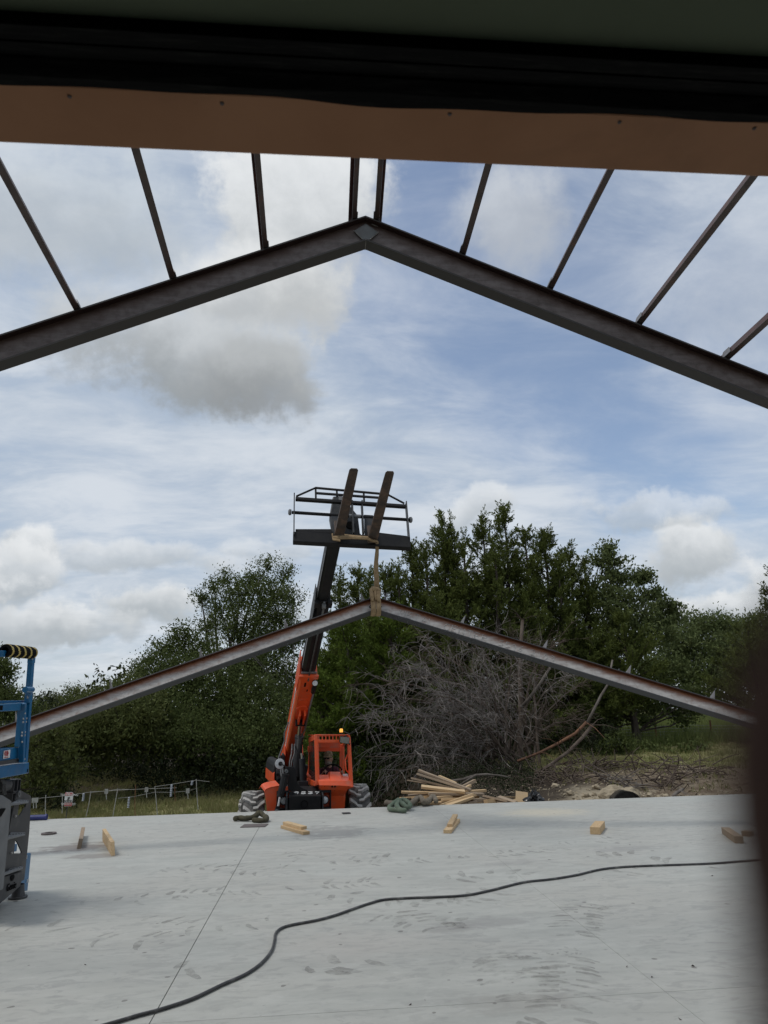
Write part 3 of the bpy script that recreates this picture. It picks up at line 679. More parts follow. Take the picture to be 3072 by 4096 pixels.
# ------------------------------------------------------------------ near dark shape of unknown kind, built as a brown domed post
d0 = ray(2892, 3300); Pp = CAM + d0*0.042; rp = 0.020
side = Vector((d0.x, d0.y, 0)).normalized(); side = Vector((side.y, -side.x, 0))
pc = Pp + side*rp
pst = MB(); zt = Pp.z
prof = [(0.004, rp), (zt, rp)] + [(zt + rp*math.sin(R(a)), rp*math.cos(R(a))) for a in range(10, 91, 10)]
pst.lathe((pc.x, pc.y, 0), (0, 0, 1), prof, 40)
po = pst.build('near_dark_shape', 'post_brown', None, loc=(pc.x, pc.y, 0), smooth=True); tag(po, 'dark brown unidentified shape beside the camera, built as a domed round post, out of focus', 'post')
# ------------------------------------------------------------------ telehandler
TO = Vector((-0.28, 15.05, -1.05)); TA = R(8.5)
th = thing('telehandler', TO, 'orange telehandler with its boom raised, parked behind the concrete slab', 'telehandler', None, TA)
XL = Vector((math.cos(TA), math.sin(TA), 0)); YL = Vector((-math.sin(TA), math.cos(TA), 0)); ZL = Vector((0, 0, 1))
def tp(px, py, yl): return pl(px, py, TO+YL*yl, YL)
def tl(x, y, z): return TO + XL*x + YL*y + ZL*z
def c3(x, y): return 900+x*700/1659, 2600+y*700/1659
def c4(x, y): return 1250+x*250/1536, 2900+y*250/1536
def c5(x, y): return 1050+x*270/1659, 2900+y*270/1659
def c2(x, y): return 900+x*900/1659, 1800+y*900/1659
def q4(pts, yl): return [tp(*c4(*p), yl) for p in pts]
def q5(pts, yl): return [tp(*c5(*p), yl) for p in pts]
# --- wheels
def wheel(cx, cy, cz, face, steer=0.0):
    w = bpy.data.objects.new('wheel', None); COL.objects.link(w); w.parent = th; w.empty_display_size = 0.2
    c = tl(cx, cy, cz); ax = (XL*math.cos(steer)+YL*math.sin(steer)); rad, hw = 0.63, 0.20
    t = MB(); t.lathe(c, ax, [(-hw*0.7, .36), (-hw*.95, .40), (-hw*1.02, .49), (-hw*.98, .565), (-hw*.75, .585), (0, .59), (hw*.75, .585), (hw*.98, .565), (hw*1.02, .49), (hw*.95, .40), (hw*.7, .36)], 40)
    t.build('tyre', 'tyre_rubber', w, smooth=True)
    lg = MB(); N = 17; e1, e2 = ZL, ax.cross(ZL)
    def pt(a, h, r): return c + ax*h + (e1*math.cos(a)+e2*math.sin(a))*r
    for side_ in (-1, 1):
        for i in range(N):
            a0 = 2*math.pi*(i+(0.5 if side_ > 0 else 0))/N
            segs = []
            for f, da, wa in ((-0.12, 0.0, .085), (0.30, -0.02, .10), (0.48, -0.10, .115), (0.95, -0.235, .15), (1.05, -.25, .15)):
                h = side_*hw*f; a = a0 + da; r1 = 0.585 if f < 1 else 0.545; r2 = 0.640 if f < .9 else (0.628 if f < 1 else 0.60)
                segs.append([pt(a-wa/2, h, r1), pt(a-wa/2*.8, h, r2), pt(a+wa/2*.8, h, r2), pt(a+wa/2, h, r1), pt(a-wa/2, h, r1)])
            lg.loft(segs); lg.add(segs[0][:4], [(0, 1, 2, 3)]); lg.add(segs[-1][:4], [(3, 2, 1, 0)])
    o = lg.build('tread', 'tread_rubber', w); o['kind'] = 'stuff'
    rm = MB(); rm.lathe(c, ax*face, [(-.1, .36), (.13, .375), (.15, .36), (.13, .345), (.06, .32), (.03, .2), (.05, .12), (.09, .11), (.10, 0)], 28)
    rm.build('rim', 'lift_grey', w, smooth=False)
    bb = MB()
    for i in range(8):
        a = i*math.pi/4; p = c + ax*face*.045 + (e1*math.cos(a)+e2*math.sin(a))*.2; bb.cyl(p, p+ax*face*.03, .016, 6)
    bb.build('wheel_nut', 'steel_bolt', w)['kind'] = 'stuff'
    return w
ZW = 0.63
wheel(-1.03, 0.0, ZW, -1, R(0)); wheel(1.02, 0.0, ZW+0.04, -1, R(-4)); wheel(-0.95, 3.0, ZW-.42, -1, R(-6)); wheel(1.05, 3.0, ZW-.3, 1, R(-6))
MB().bar(tl(-.9, 0, ZW-.02), tl(.9, 0, ZW), .16, .18, ZL).build('front_axle', 'black_paint', th)
MB().bar(tl(-.9, 3, ZW-.42), tl(.9, 3, ZW-.32), .16, .18, ZL).build('rear_axle', 'black_paint', th)
ch = MB(); ch.box(tl(0, 1.5, .82), (.62, 3.9, .36), TA); ch.box(tl(-.02, 3.25, 1.15), (.9, .9, .75), TA); ch.build('chassis', 'black_paint', th, bevel=.02)
# tie rod under the cab
MB().cyl(tp(*c4(245, 2045), -.35), tp(*c4(830, 2030), -.25), .028, 10).build('steering_rod', 'black_paint', th)
# --- black front box
fb = MB()
A = q5([(640, 1740), (1440, 1740), (1440, 2125), (640, 2125)], -.78)
B_ = q5([(700, 1500), (1370, 1500)], -.18)
lo = A[2]-ZL*.25, A[3]-ZL*.25
fb.hexa([lo[1], lo[0], lo[0]+YL*.7, lo[1]+YL*.7, A[0], A[1], B_[1], B_[0]]); fb.build('front_box', 'black_paint', th, bevel=.012)
sd_ = MB()
for (i, s) in ((0, -1), (1, 1)):
    f0 = A[i]+XL*s*.02-YL*.02+ZL*.012; b0 = B_[i]+XL*s*.035+ZL*.02; l0 = lo[1-i]+XL*s*.02-YL*.02
    sd_.prism([l0, f0, b0, b0+YL*.15, l0+YL*.8], XL*.028*s)
sd_.build('box_side_plate', 'dark_grey_paint', th, bevel=.006)
hc = tp(*c5(1030, 1945), -.785); MB().lathe(hc, -YL, [(.004, .068), (.004, .058), (-.01, .056), (-.012, 0)], 20).build('tow_hole', 'rubber_black', th)
t0 = tp(*c5(770, 1692), -.70); topn = (B_[0]-A[0]).normalized()
wo = A[0] + (A[1]-A[0])*.16 + (B_[0]-A[0])*.14
wo += (topn.cross(XL)).normalized()*(-.011 if topn.cross(XL).z < 0 else .011)
scrawl('painted_number', '9537', .125, wo, A[1]-A[0], topn, .0085, 'paint_white', th, 1.05)
# centre bracket plate
br = MB(); br.prism(q5([(590, 1025), (770, 1030), (812, 1110), (850, 1380), (880, 1460), (930, 1520), (1000, 1560), (1100, 1595), (1105, 1622), (640, 1622), (612, 1400), (640, 1200), (520, 1180), (528, 1110)], -.56), YL*.05); br.build('tilt_bracket', 'black_paint', th, bevel=.006)
pn = tp(*c5(585, 1135), -.57); MB().lathe(pn, -YL, [(0, .034), (.03, .034), (.03, .018), (.015, .016), (.015, 0)], 16).build('pin', 'lift_grey', th)
# stabiliser cylinder on the viewer's left
sc_ = MB(); sc_.cyl(tp(*c5(562, 1220), -.68), tp(*c5(432, 1770), -.72), .066, 18); sc_.cyl(tp(*c5(566, 1200), -.68), tp(*c5(556, 1260), -.68), .074, 18); sc_.tube([tp(*c5(475, 1690), -.80), tp(*c5(560, 1270), -.76)], .012, 6); sc_.build('stabiliser_barrel', 'black_paint', th, bevel=.004)
MB().cyl(tp(*c5(426, 1770), -.72), tp(*c5(388, 2000), -.74), .021, 12).build('stabiliser_rod', 'chrome', th)
cv = MB(); cv.prism(q5([(345, 1990), (415, 2000), (425, 2130), (400, 2180), (275, 2175), (320, 2060)], -.78), YL*.08); cv.build('clevis', 'black_paint', th, bevel=.006)
MB().lathe(tp(*c5(350, 2108), -.785), -YL, [(0, .03), (.02, .03), (.02, .014), (.005, .012), (.005, 0)], 14).build('clevis_pin', 'lift_grey', th)
# head lamps
for (cx, cy) in ((520, 1858), (1528, 1838)):
    lc = tp(*c5(cx, cy), -.62); hl = bpy.data.objects.new('headlight', None); COL.objects.link(hl); hl.parent = th; hl.empty_display_size = .1
    MB().lathe(lc, -YL, [(-.06, .06), (0, .078), (.03, .078), (.03, .066), (.012, .064)], 20).build('bezel', 'black_paint', hl)
    MB().lathe(lc, -YL, [(.014, .066), (.026, .045), (.03, 0)], 20).build('lens', 'lamp_glass', hl, smooth=True)
    MB().lathe(lc, -YL, [(.010, .064), (-.02, .045), (-.035, .0)], 16).build('reflector', 'chrome', hl, smooth=True)
    bk = MB(); s = -1 if cx < 1000 else 1
    bk.box(lc+ZL*.145+YL*.05, (.20, .10, .05), TA); bk.box(lc-ZL*.155+YL*.03+XL*.0, (.21, .12, .05), TA); bk.box(lc+XL*s*.115+YL*.05, (.025, .08, .34), TA)
    bk.build('lamp_bracket', 'black_paint', hl, bevel=.005)
MB().box(tp(*c5(520, 1900), -.5), (.26, .03, .55), TA).build('lamp_panel', 'orange_paint', th)
MB().box(tp(*c4(310, 1860), -.5), (.18, .03, .55), TA).build('lamp_panel', 'orange_paint', th)
# --- left fender
fd = MB()
fp = [(48, 1655), (70, 1605), (115, 1575), (200, 1545), (425, 1500), (430, 1640), (395, 1740), (300, 2110), (290, 2180), (120, 2180), (95, 1960), (75, 1790)]
fd.prism(q5(fp, -.55), YL*.03)
ft = [q5([(0, 1640)], -.5)[0]]
topl = [(48, 1655), (70, 1605), (115, 1575), (200, 1545), (425, 1500)]
ff0 = q5(topl, -.56)
rowsf = [[p - ZL*.0 for p in ff0], [p + ZL*.014 - YL*.005 for p in ff0], [p + ZL*.055 + YL*.62 - XL*.03 for p in ff0], [p - ZL*.05 + YL*1.15 - XL*.03 for p in ff0]]
fd.loft(rowsf); fd.build('fender', 'orange_paint', th, bevel=.004)
# --- engine side behind the fender
en = MB(); en.prism(q5([(262, 1480), (258, 1150), (285, 1010), (330, 900), (470, 880), (470, 1480)], .55), YL*2.0); en.build('engine_pod', 'black_paint', th, bevel=.03)
en = MB(); en.prism(q5([(256, 1480), (262, 1190), (300, 1150), (300, 1480)], .50), YL*2.0); en.build('engine_panel', 'orange_paint', th, bevel=.01)
vn = MB(); vn.prism(q5([(345, 1470), (335, 1080), (465, 1060), (465, 1470)], .52), YL*.03); vn.build('engine_front', 'lift_dark', th, bevel=.004)
fn = MB()
for (x, y, r) in ((405, 1360, .055), (372, 1215, .03), (440, 1230, .028), (400, 1440, .03)):
    fn.lathe(tp(*c5(x, y), .50), -YL, [(0, r), (.03, r), (.035, r*.6), (.02, r*.3), (.02, 0)], 14)
fn.build('pump_fitting', 'black_paint', th)
ex = MB(); ex.tube([tp(*c5(500, 1000), .6), tp(*c5(497, 740), .6), tp(*c5(470, 730), .6)], .045, 12); ex.build('exhaust', 'dark_grey_paint', th, smooth=True)
# round mirror and its arm
mr = bpy.data.objects.new('round_mirror', None); COL.objects.link(mr); mr.parent = th; mr.empty_display_size = .1
mc = tp(*c5(425, 952), -.42); MB().lathe(mc, (-YL+XL*.15), [(-.05, .02), (-.02, .085), (0, .094), (.006, .092)], 28).build('mirror_shell', 'mirror_back', mr, smooth=True)
MB().lathe(mc, (-YL+XL*.15), [(.007, .092), (.010, .06), (.012, .0)], 28).build('mirror_face', 'mirror_back', mr, smooth=True)
MB().lathe(mc+XL*.012-YL*.014, -YL, [(0, .04), (.012, .04), (.012, .022), (.02, .02), (.02, 0)], 14).build('mirror_boss', 'black_paint', mr)
MB().tube([mc-YL*.03+XL*.012, tp(*c5(490, 975), -.5), tp(*c5(590, 1040), -.54)], .012, 8).build('mirror_arm', 'black_paint', mr)
# right hand grey cylinder bodies between box and cab
gcx = MB(); gcx.cyl(tp(*c5(985, 1420), .3), tp(*c5(968, 830), .3), .055, 14); gcx.cyl(tp(*c5(1005, 800), .45), tp(*c5(1045, 1440), .4), .035, 10); gcx.box(tp(*c5(990, 1440), .25), (.2, .15, .10), TA); gcx.build('compensating_cylinder', 'dark_grey_paint', th, bevel=.004)
MB().cyl(tp(*c5(968, 825), .3), tp(*c5(955, 690), .3), .022, 10).build('compensating_rod', 'chrome', th)
# --- cab lower body
def row(pts, yl): return q4(pts, yl)
r_ = [[(170, 1222), (388, 1222), (425, 1148), (672, 1148), (712, 1222), (862, 1222), (908, 1335)],
      [(140, 1378), (400, 1375), (430, 1372), (690, 1372), (720, 1372), (880, 1372), (950, 1374)],
      [(168, 1480), (400, 1482), (440, 1484), (690, 1486), (730, 1490), (870, 1500), (992, 1518)],
      [(205, 1590), (400, 1592), (440, 1594), (660, 1596), (720, 1598), (820, 1600), (868, 1560)],
      [(238, 1730), (400, 1735), (440, 1738), (600, 1740), (700, 1742), (765, 1746), (800, 1690)],
      [(246, 2040), (400, 2040), (440, 2040), (600, 2040), (690, 2040), (740, 2040), (772, 2040)],
      [(246, 2180), (400, 2180), (440, 2180), (600, 2180), (690, 2180), (740, 2180), (772, 2180)]]
yy = [-.28, -.60, -.64, -.60, -.50, -.44, -.44]
hd = MB(); hd.loft([row(a, y) for a, y in zip(r_, yy)])
rt_rows = [[tp(*c4(*r_[i][-1]), yy[i]), tp(*c4(*r_[i][-1]), yy[i]) + YL*(.25 if i > 2 else 1.7)] for i in range(len(r_))]
hd.loft(rt_rows)
lf_rows = [[tp(*c4(*r_[i][0]), yy[i]) + YL*1.7, tp(*c4(*r_[i][0]), yy[i])] for i in range(len(r_))]
hd.loft(lf_rows)
dash = row(r_[0], yy[0]); hd.loft([[p + YL*.16 - ZL*.02 for p in dash], dash])
hb = hd.build('cab_body', 'orange_paint', th); md = hb.modifiers.new('s', 'SOLIDIFY'); md.thickness = .012; md.offset = -1
hl_ = MB()
for (x, y, r) in ((485, 1512, .018), (553, 1512, .018), (298, 1513, .007), (545, 1615, .006)):
    hl_.lathe(tp(*c4(x, y), -.655), -YL, [(.002, r), (.002, 0)], 14)
hl_.build('bolt_hole', 'rubber_black', th)['kind'] = 'stuff'
MB().box(tp(*c4(802, 1240), -.34), (.10, .06, .06), TA).build('dash_lamp', 'lamp_glass', th, bevel=.014)
# --- cab frame
def post(name, a, b, ya, yb, w, d):
    m_ = MB(); m_.bar(tp(*c4(*a), ya), tp(*c4(*b), yb), w, d, YL); return m_.build(name, 'orange_paint', th, bevel=.008)
YFc, YRc = -.42, 1.15
post('cab_post', (82, 236), (112, 1480), YFc, -.52, .062, .05); post('cab_post', (128, 240), (150, 1390), YFc+.03, -.5, .028, .05)
post('cab_post', (893, 300), (958, 1500), YFc, -.55, .062, .05); post('cab_post', (862, 430), (905, 1330), YFc+.03, -.5, .022, .04)
post('cab_post', (690, 470), (712, 1300), YRc, YRc, .06, .05); post('cab_post', (750, 470), (756, 1300), YRc-.25, YRc-.25, .055, .05)
ta, tb = c5(1160, 365), c5(1125, 1440)
MB().bar(tp(*ta, YRc-.1), tp(*tb, YRc-.1), .03, .05, YL).build('cab_post', 'orange_paint', th, bevel=.006)
def bar4(name, a, b, ya, yb, w, d): MB().bar(tp(*a, ya), tp(*b, yb), w, d, ZL).build(name, 'orange_paint', th, bevel=.006)
bar4('roof_header', c4(60, 398), c4(905, 398), YFc-.01, YFc-.01, .05, .058)
bar4('roof_edge', c4(60, 244), c4(880, 244), YFc, YFc, .05, .022)
bar4('roof_rail', c4(85, 300), c5(1160, 370), YFc, YRc-.1, .05, .10)
bar4('roof_rail', c4(893, 300), c4(750, 470), YFc, YRc-.1, .05, .08)
bar4('rear_header', c4(-120, 585), c4(700, 585), YRc-.02, YRc-.02, .05, .11)
bar4('rear_header', c4(150, 487), c4(680, 487), YRc-.3, YRc-.3, .05, .13)
for i, x in enumerate((152, 238, 324, 412, 498, 585, 665, 745, 815)):
    MB().bar(tp(*c4(x, 250), YFc-.002), tp(*c4(x+2, 378), YFc-.002), .020, .035, YL).build('roof_bar', 'orange_paint', th)
    a = tp(*c4(x, 262), YFc+.02); MB().bar(a, a + YL*1.45 - ZL*.02 - XL*.0, .02, .03, ZL).build('roof_bar', 'orange_paint', th)
rg = MB(); a = tp(*c4(110, 300), YFc+.04)
for j in range(9): rg.bar(a+YL*.16*j, a+YL*.16*j+XL*.62, .02, .012, ZL)
rg.build('roof_mesh', 'black_paint', th)['kind'] = 'stuff'
# cab left side: glass and sill
gl = MB(); gl.add([tp(*c5(1290, 275), YFc+.02), tp(*c5(1310, 1390), -.48), tp(*c5(1130, 1300), YRc-.1), tp(*c5(1150, 375), YRc-.1)], [(0, 1, 2, 3)])
go = gl.build('side_window', 'cab_glass', th); md = go.modifiers.new('s', 'SOLIDIFY'); md.thickness = .006
MB().prism([tp(*c5(1310, 1390), -.5), tp(*c5(1315, 1500), -.5), tp(*c5(1112, 1450), YRc-.1), tp(*c5(1125, 1300), YRc-.1)], -XL*.03).build('side_sill', 'orange_paint', th, bevel=.006)
MB().tube([tp(*c4(860, 730), -.40), tp(*c4(806, 870), -.46), tp(*c4(822, 1095), -.48), tp(*c4(888, 1180), -.46)], .014, 10).build('grab_handle', 'orange_paint', th, smooth=True)
# mirror on the cab corner
rm_ = bpy.data.objects.new('wing_mirror', None); COL.objects.link(rm_); rm_.parent = th; rm_.empty_display_size = .1
mq = q4([(690, 275), (905, 300), (915, 330), (900, 460), (885, 470), (680, 435), (664, 415), (675, 290)], -.60)
MB().prism(mq, YL*.05).build('mirror_housing', 'black_paint', rm_, bevel=.01)
mi_ = [p + (sum(mq, Vector())/len(mq) - p)*.10 - YL*.004 for p in mq]; MB().prism(mi_, YL*.003).build('mirror_glass', 'mirror', rm_)
MB().tube([tp(*c4(820, 250), -.45), tp(*c4(800, 330), -.55), tp(*c4(915, 480), -.5)], .014, 8).build('mirror_arm', 'black_paint', rm_)
bc = bpy.data.objects.new('beacon', None); COL.objects.link(bc); bc.parent = th; bc.empty_display_size = .1
b0 = tp(*c4(706, 236), -.2); MB().lathe(b0-ZL*.03, ZL, [(0, .035), (.075, .03), (.075, 0)], 14).build('beacon_base', 'black_paint', bc)
MB().lathe(b0+ZL*.045, ZL, [(0, .034), (.05, .034), (.068, .026), (.07, 0)], 16).build('beacon_lens', 'beacon_amber', bc, smooth=True)
# seat, steering wheel
se = MB(); P = tp(*c4(400, 1250), .55); se.box(P-ZL*.20+YL*.0, (.48, .48, .14), TA); se.box(P+YL*.30-ZL*.06, (.44, .12, .34), TA); se.build('seat', 'black_paint', th, bevel=.04)
sw = bpy.data.objects.new('steering_wheel', None); COL.objects.link(sw); sw.parent = th; sw.empty_display_size = .1
swc = tp(*c4(512, 1165), .02); swn = (ZL*.62-YL*.78).normalized(); sx_ = XL; sy_ = swn.cross(sx_)
MB().tube([swc+(sx_*math.cos(2*math.pi*i/32)+sy_*math.sin(2*math.pi*i/32))*.185 for i in range(33)], .0145, 8, False).build('wheel_ring', 'rubber_black', sw, smooth=True)
sp = MB()
for a in (90, 210, 330): sp.bar(swc-swn*.03, swc+(sx_*math.cos(R(a))+sy_*math.sin(R(a)))*.18, .03, .012, swn)
sp.cyl(swc-swn*.05, swc-swn*.01, .045, 14); sp.cyl(swc-swn*.05, swc-swn*.45, .025, 8); sp.build('wheel_spoke', 'rubber_black', sw)
# --- boom
P0 = at(1160, 3040, 18.0); P1 = at(1341, 2140, 10.9); BA = (P1-P0).normalized(); BS = BA.cross(ZL).normalized() * -1
if BS.dot(XL) < 0: BS = -BS
BU = BS.cross(BA); BU = BU if BU.z > 0 else -BU
BL = (P1-P0).length
def bpt(t, s, u): return P0 + BA*t + BS*s + BU*u
def tof(py):      # distance along the boom at which it passes image row py
    lo_, hi_ = 0.0, BL
    for _ in range(40):
        m_ = (lo_+hi_)/2; P = bpt(m_, 0, 0)-CAM; y_ = 2048 - F*P.dot(UP)/P.dot(fw)
        lo_, hi_ = (m_, hi_) if y_ > py else (lo_, m_)
    return lo_
def boomsec(name, t0, t1, w, h0, h1, mat, uo=0.0, ch_=.06):
    m_ = MB(); rows = []
    for t, h in ((t0, h0), (t1, h1)):
        w2 = w/2; rows.append([bpt(t, s, u+uo) for s, u in ((-w2, -h/2+ch_), (-w2+ch_, -h/2), (w2-ch_, -h/2), (w2, -h/2+ch_), (w2, h/2-ch_), (w2-ch_, h/2), (-w2+ch_, h/2), (-w2, h/2-ch_))])
    n = 8
    m_.add(rows[0]+rows[1], [tuple(range(8)), tuple(range(8, 16))] + [(i, (i+1) % n, n+(i+1) % n, n+i) for i in range(n)])
    return m_.build(name, mat, th, bevel=.006)
tO, tM = tof(2672), tof(2385)
boomsec('boom_base_section', -.35, tO, .335, .56, .44, 'orange_paint', .05, .03)
boomsec('boom_middle_section', tO-.5, tM, .27, .34, .34, 'black_paint', .05)
boomsec('boom_inner_section', tM-.5, BL-.15, .215, .27, .27, 'black_paint', .05, .045)
def slab_(name, t0, t1, s0, s1, u0, u1, mat): 
    q = [bpt(t0, s0, u0), bpt(t0, s1, u0), bpt(t1, s1, u0), bpt(t1, s0, u0), bpt(t0, s0, u1), bpt(t0, s1, u1), bpt(t1, s1, u1), bpt(t1, s0, u1)]
    return MB().hexa(q).build(name, mat, th, bevel=.003)
# boom mouth, side plate spike, cut-outs, stripe
slab_('boom_collar', tO-.10, tO+.02, -.19, .19, -.20, -.16, 'orange_paint'); slab_('wear_pad', tO+.0, tO+.06, -.15, .15, -.135, -.115, 'lift_grey')
m_ = MB(); m_.prism([bpt(tO-.7, -.172, -.1), bpt(tO-.7, -.172, .22), bpt(tO+.30, -.172, .22), bpt(tO+.32, -.172, .14), bpt(tO+.0, -.172, -.12)], -BS*.012); m_.build('boom_side_plate', 'orange_paint', th)
for i in range(4): slab_('bolt', tO-.05+.08*i, tO-.025+.08*i, -.19, -.183, .05+.02*i, .07+.02*i, 'steel_bolt')
slab_('boom_slot', tO-.42, tO-.26, -.06, -.02, -.176, -.172, 'rubber_black'); slab_('boom_slot', tO-.60, tO-.52, .01, .035, -.18, -.175, 'rubber_black')
def disc(name, t, s, r, th_, mat, u): 
    c = bpt(t, s, u); return MB().lathe(c, -BU, [(0, r), (th_, r), (th_+.006, r*.93), (th_+.006, 0)], 28).build(name, mat, th)
uu = -.20
disc('boom_boss', tO-1.0, -.01, .115, .012, 'orange_paint', -.176)
m_ = MB(); m_.prism([bpt(tO-1.25, -.13, -.18), bpt(tO-1.15, -.06, -.18), bpt(tO-1.15, .06, -.18), bpt(tO-1.25, .12, -.18), bpt(tO-1.55, .10, -.19), bpt(tO-1.62, .03, -.19), bpt(tO-1.62, -.03, -.19), bpt(tO-1.55, -.11, -.19)], -BU*.03); m_.build('cylinder_mount', 'orange_paint', th, bevel=.01)
for s in (-.05, .05): slab_('mount_lug', tO-1.75, tO-1.3, s-.018, s+.018, -.34, -.2, 'orange_paint')
slab_('side_stripe', .6, tO-.45, -.1735, -.1685, -.02, .055, 'paint_white'); slab_('side_stripe', .8, tO-.9, -.176, -.171, .005, .03, 'print_black')
slab_('edge_trim', tM-.3, BL-.4, -.113, -.106, -.06, -.02, 'lift_grey'); slab_('edge_trim', tO+.1, tM, -.140, -.132, -.06, .0, 'lift_grey')
# middle section mouth with chain sheave
for s in (-.115, .115): slab_('mouth_block', tM-.12, tM+.02, s-.04, s+.04, -.17, -.09, 'black_paint')
m_ = MB(); m_.prism([bpt(tM-.6, -.140, -.16), bpt(tM-.05, -.140, -.16), bpt(tM+.22, -.140, -.02), bpt(tM+.22, -.140, .1), bpt(tM-.6, -.140, .1)], -BS*.01); m_.build('boom_side_plate', 'dark_grey_paint', th)
MB().lathe(bpt(tM-.05, .01, -.17), BS, [(-.03, .0), (-.03, .055), (-.01, .045), (.01, .045), (.03, .055), (.03, 0)], 20).build('chain_sheave', 'lift_grey', th)
cn = MB(); tt = tM+.03
while tt > tM-.62:
    c = bpt(tt, .01, -.15-.08*min(1, max(0, (tM-.02-tt)/.1))*.6); cn.box(c, (.032, .018, .018), 0, Matrix((BS, BA, BU)).transposed()); tt -= .028
cn.build('leaf_chain', 'lift_grey', th)['kind'] = 'stuff'
hs = MB()
hs.tube([bpt(tM-.4, .01, -.15), bpt(tM-1.2, .01, -.15), bpt(tO+.15, .01, -.14), bpt(tO-.05, .0, -.19), bpt(tO-.15, .0, -.2)], .016, 8); hs.build('boom_hose', 'hose_rubber', th, smooth=True)
pp = MB()
for s, u in ((.135, -.19), (.155, -.17)):
    pp.tube([bpt(tO-.62, s+.02, u), bpt(tO-1.4, s, u-.01), bpt(tO-2.2, s, u-.03), bpt(tO-2.7, s-.1, u-.05), bpt(tO-3.1, s-.14, u-.12), bpt(tO-3.4, s-.15, u-.2)], .011, 8)
pp.build('hydraulic_pipe', 'lift_grey', th, smooth=True)
m_ = MB(); m_.tube([bpt(tO-.25, .16, -.2), bpt(tO-.42, .13, -.24), bpt(tO-.55, .14, -.22)], .045, 8); m_.build('hose_guard', 'black_paint', th)
ll = bpt(tO-.17, .135, -.24); dl = (CAM-ll).normalized()
bl_ = bpy.data.objects.new('work_lamp', None); COL.objects.link(bl_); bl_.parent = th; bl_.empty_display_size = .1
MB().lathe(ll, dl, [(-.07, .03), (-.02, .055), (.01, .06), (.01, .05)], 20).build('lamp_shell', 'black_paint', bl_, smooth=True)
MB().lathe(ll, dl, [(.008, .056), (.016, .035), (.018, 0)], 20).build('lamp_lens', 'lamp_glass', bl_, smooth=True)
MB().lathe(ll, dl, [(.004, .054), (-.02, .03), (-.025, 0)], 16).build('lamp_reflector', 'chrome', bl_, smooth=True)
# lift cylinder
C0, C1, C2 = tp(*c5(815, 1330), .35), at(1197, 2952, 15.95), bpt(tO-1.72, 0, -.28)
MB().cyl(C0, C1, .082, 20).build('lift_cylinder', 'black_paint', th, bevel=.006)
m_ = MB(); dC = (C2-C1).normalized(); m_.cyl(C1-dC*.02, C1+dC*.05, .095, 20); m_.build('cylinder_gland', 'dark_grey_paint', th)
MB().cyl(C1, C2, .046, 16).build('lift_rod', 'chrome', th)
MB().lathe(C2, BS, [(-.10, 0), (-.10, .07), (.10, .07), (.10, 0)], 18).build('rod_eye', 'black_paint', th)
hz = MB()
for k_ in range(2):
    hz.tube([bpt(.9, .05, -.35), tp(*c5(730+60*k_, 480), .6), tp(*c5(715+70*k_, 700), .5), tp(*c5(670+50*k_, 900), .35), tp(*c5(660+40*k_, 1060), .2)], .016, 8)
hz.tube([bpt(1.9, -.2, .0), tp(*c5(540, 200), 1.2), tp(*c5(540, 400), 1.2), tp(*c5(470, 600), 1.0), tp(*c5(400, 800), .6), tp(*c5(390, 900), .5)], .015, 8)
hz.tube([tp(*c5(455, 1060), .2), tp(*c5(460, 1200), .1), tp(*c5(475, 1290), -.1)], .02, 8); hz.tube([tp(*c5(490, 1060), .2), tp(*c5(510, 1180), 0), tp(*c5(500, 1220), -.3)], .018, 8)
hz.build('hydraulic_hose', 'hose_rubber', th, smooth=True)['kind'] = 'stuff'
m_ = MB(); m_.prism([bpt(-.5, -.19, -.3), bpt(.9, -.19, -.3), bpt(.9, -.19, -.05), bpt(-.5, -.19, .35)], -BS*.02); m_.prism([bpt(-.5, .19, -.3), bpt(.9, .19, -.3), bpt(.9, .19, -.05), bpt(-.5, .19, .35)], BS*.02); m_.build('boom_tower', 'orange_paint', th)
tw = MB(); 
for s in (-.25, .25): tw.prism([bpt(.5, s, -.1), bpt(-.5, s, .3), bpt(-.6, s, -.4), tl(s-.03, 3.4, .9), tl(s-.03, 2.4, .9)], BS*.03)
tw.build('boom_pivot_tower', 'black_paint', th)
# --- fork carriage at the boom head
fc = bpy.data.objects.new('fork_carriage', None); COL.objects.link(fc); fc.parent = th; fc.empty_display_size = .3
CP = at(1405, 2170, 10.42); TB = R(22); CN = Vector((0, math.cos(TB), -math.sin(TB))); CN = (Matrix.Rotation(R(2), 3, 'Z') @ CN)   # carriage plane, top leaning away
def cp(x, y, o=0.0):
    px, py = c2(x, y); return pl(px, py, CP + CN*o, CN)
def cbar(name, a, b, w, d, mat='black_paint', o=0.0):
    m_ = MB(); m_.bar(cp(*a, o), cp(*b, o), w, d, CN); return m_.build(name, mat, fc, bevel=.004)
# bar(): second size runs along the up vector = out of plane
q = [cp(502, 600), cp(1366, 640), cp(1370, 718), cp(500, 672)]
MB().prism(q, CN*.10).build('lower_beam', 'black_paint', fc, bevel=.008)
MB().prism([cp(520, 583, .02), cp(780, 583, .02), cp(800, 612, .02), cp(520, 604, .02)], CN*.05).build('gusset', 'black_paint', fc); MB().prism([cp(1130, 608, .02), cp(1345, 634, .02), cp(1345, 648, .02), cp(1120, 640, .02)], CN*.05).build('gusset', 'black_paint', fc)
for a, b in (((511, 333), (508, 640)), ((1334, 393), (1356, 660))): cbar('side_upright', a, b, .018, .13, 'dark_grey_paint', .03)
cbar('upper_bar', (520, 362), (860, 385), .05, .06); cbar('upper_bar', (860, 385), (1332, 418), .05, .06)
MB().cyl(cp(492, 460, .05), cp(1358, 515, .05), .026, 14).build('fork_shaft', 'black_paint', fc)
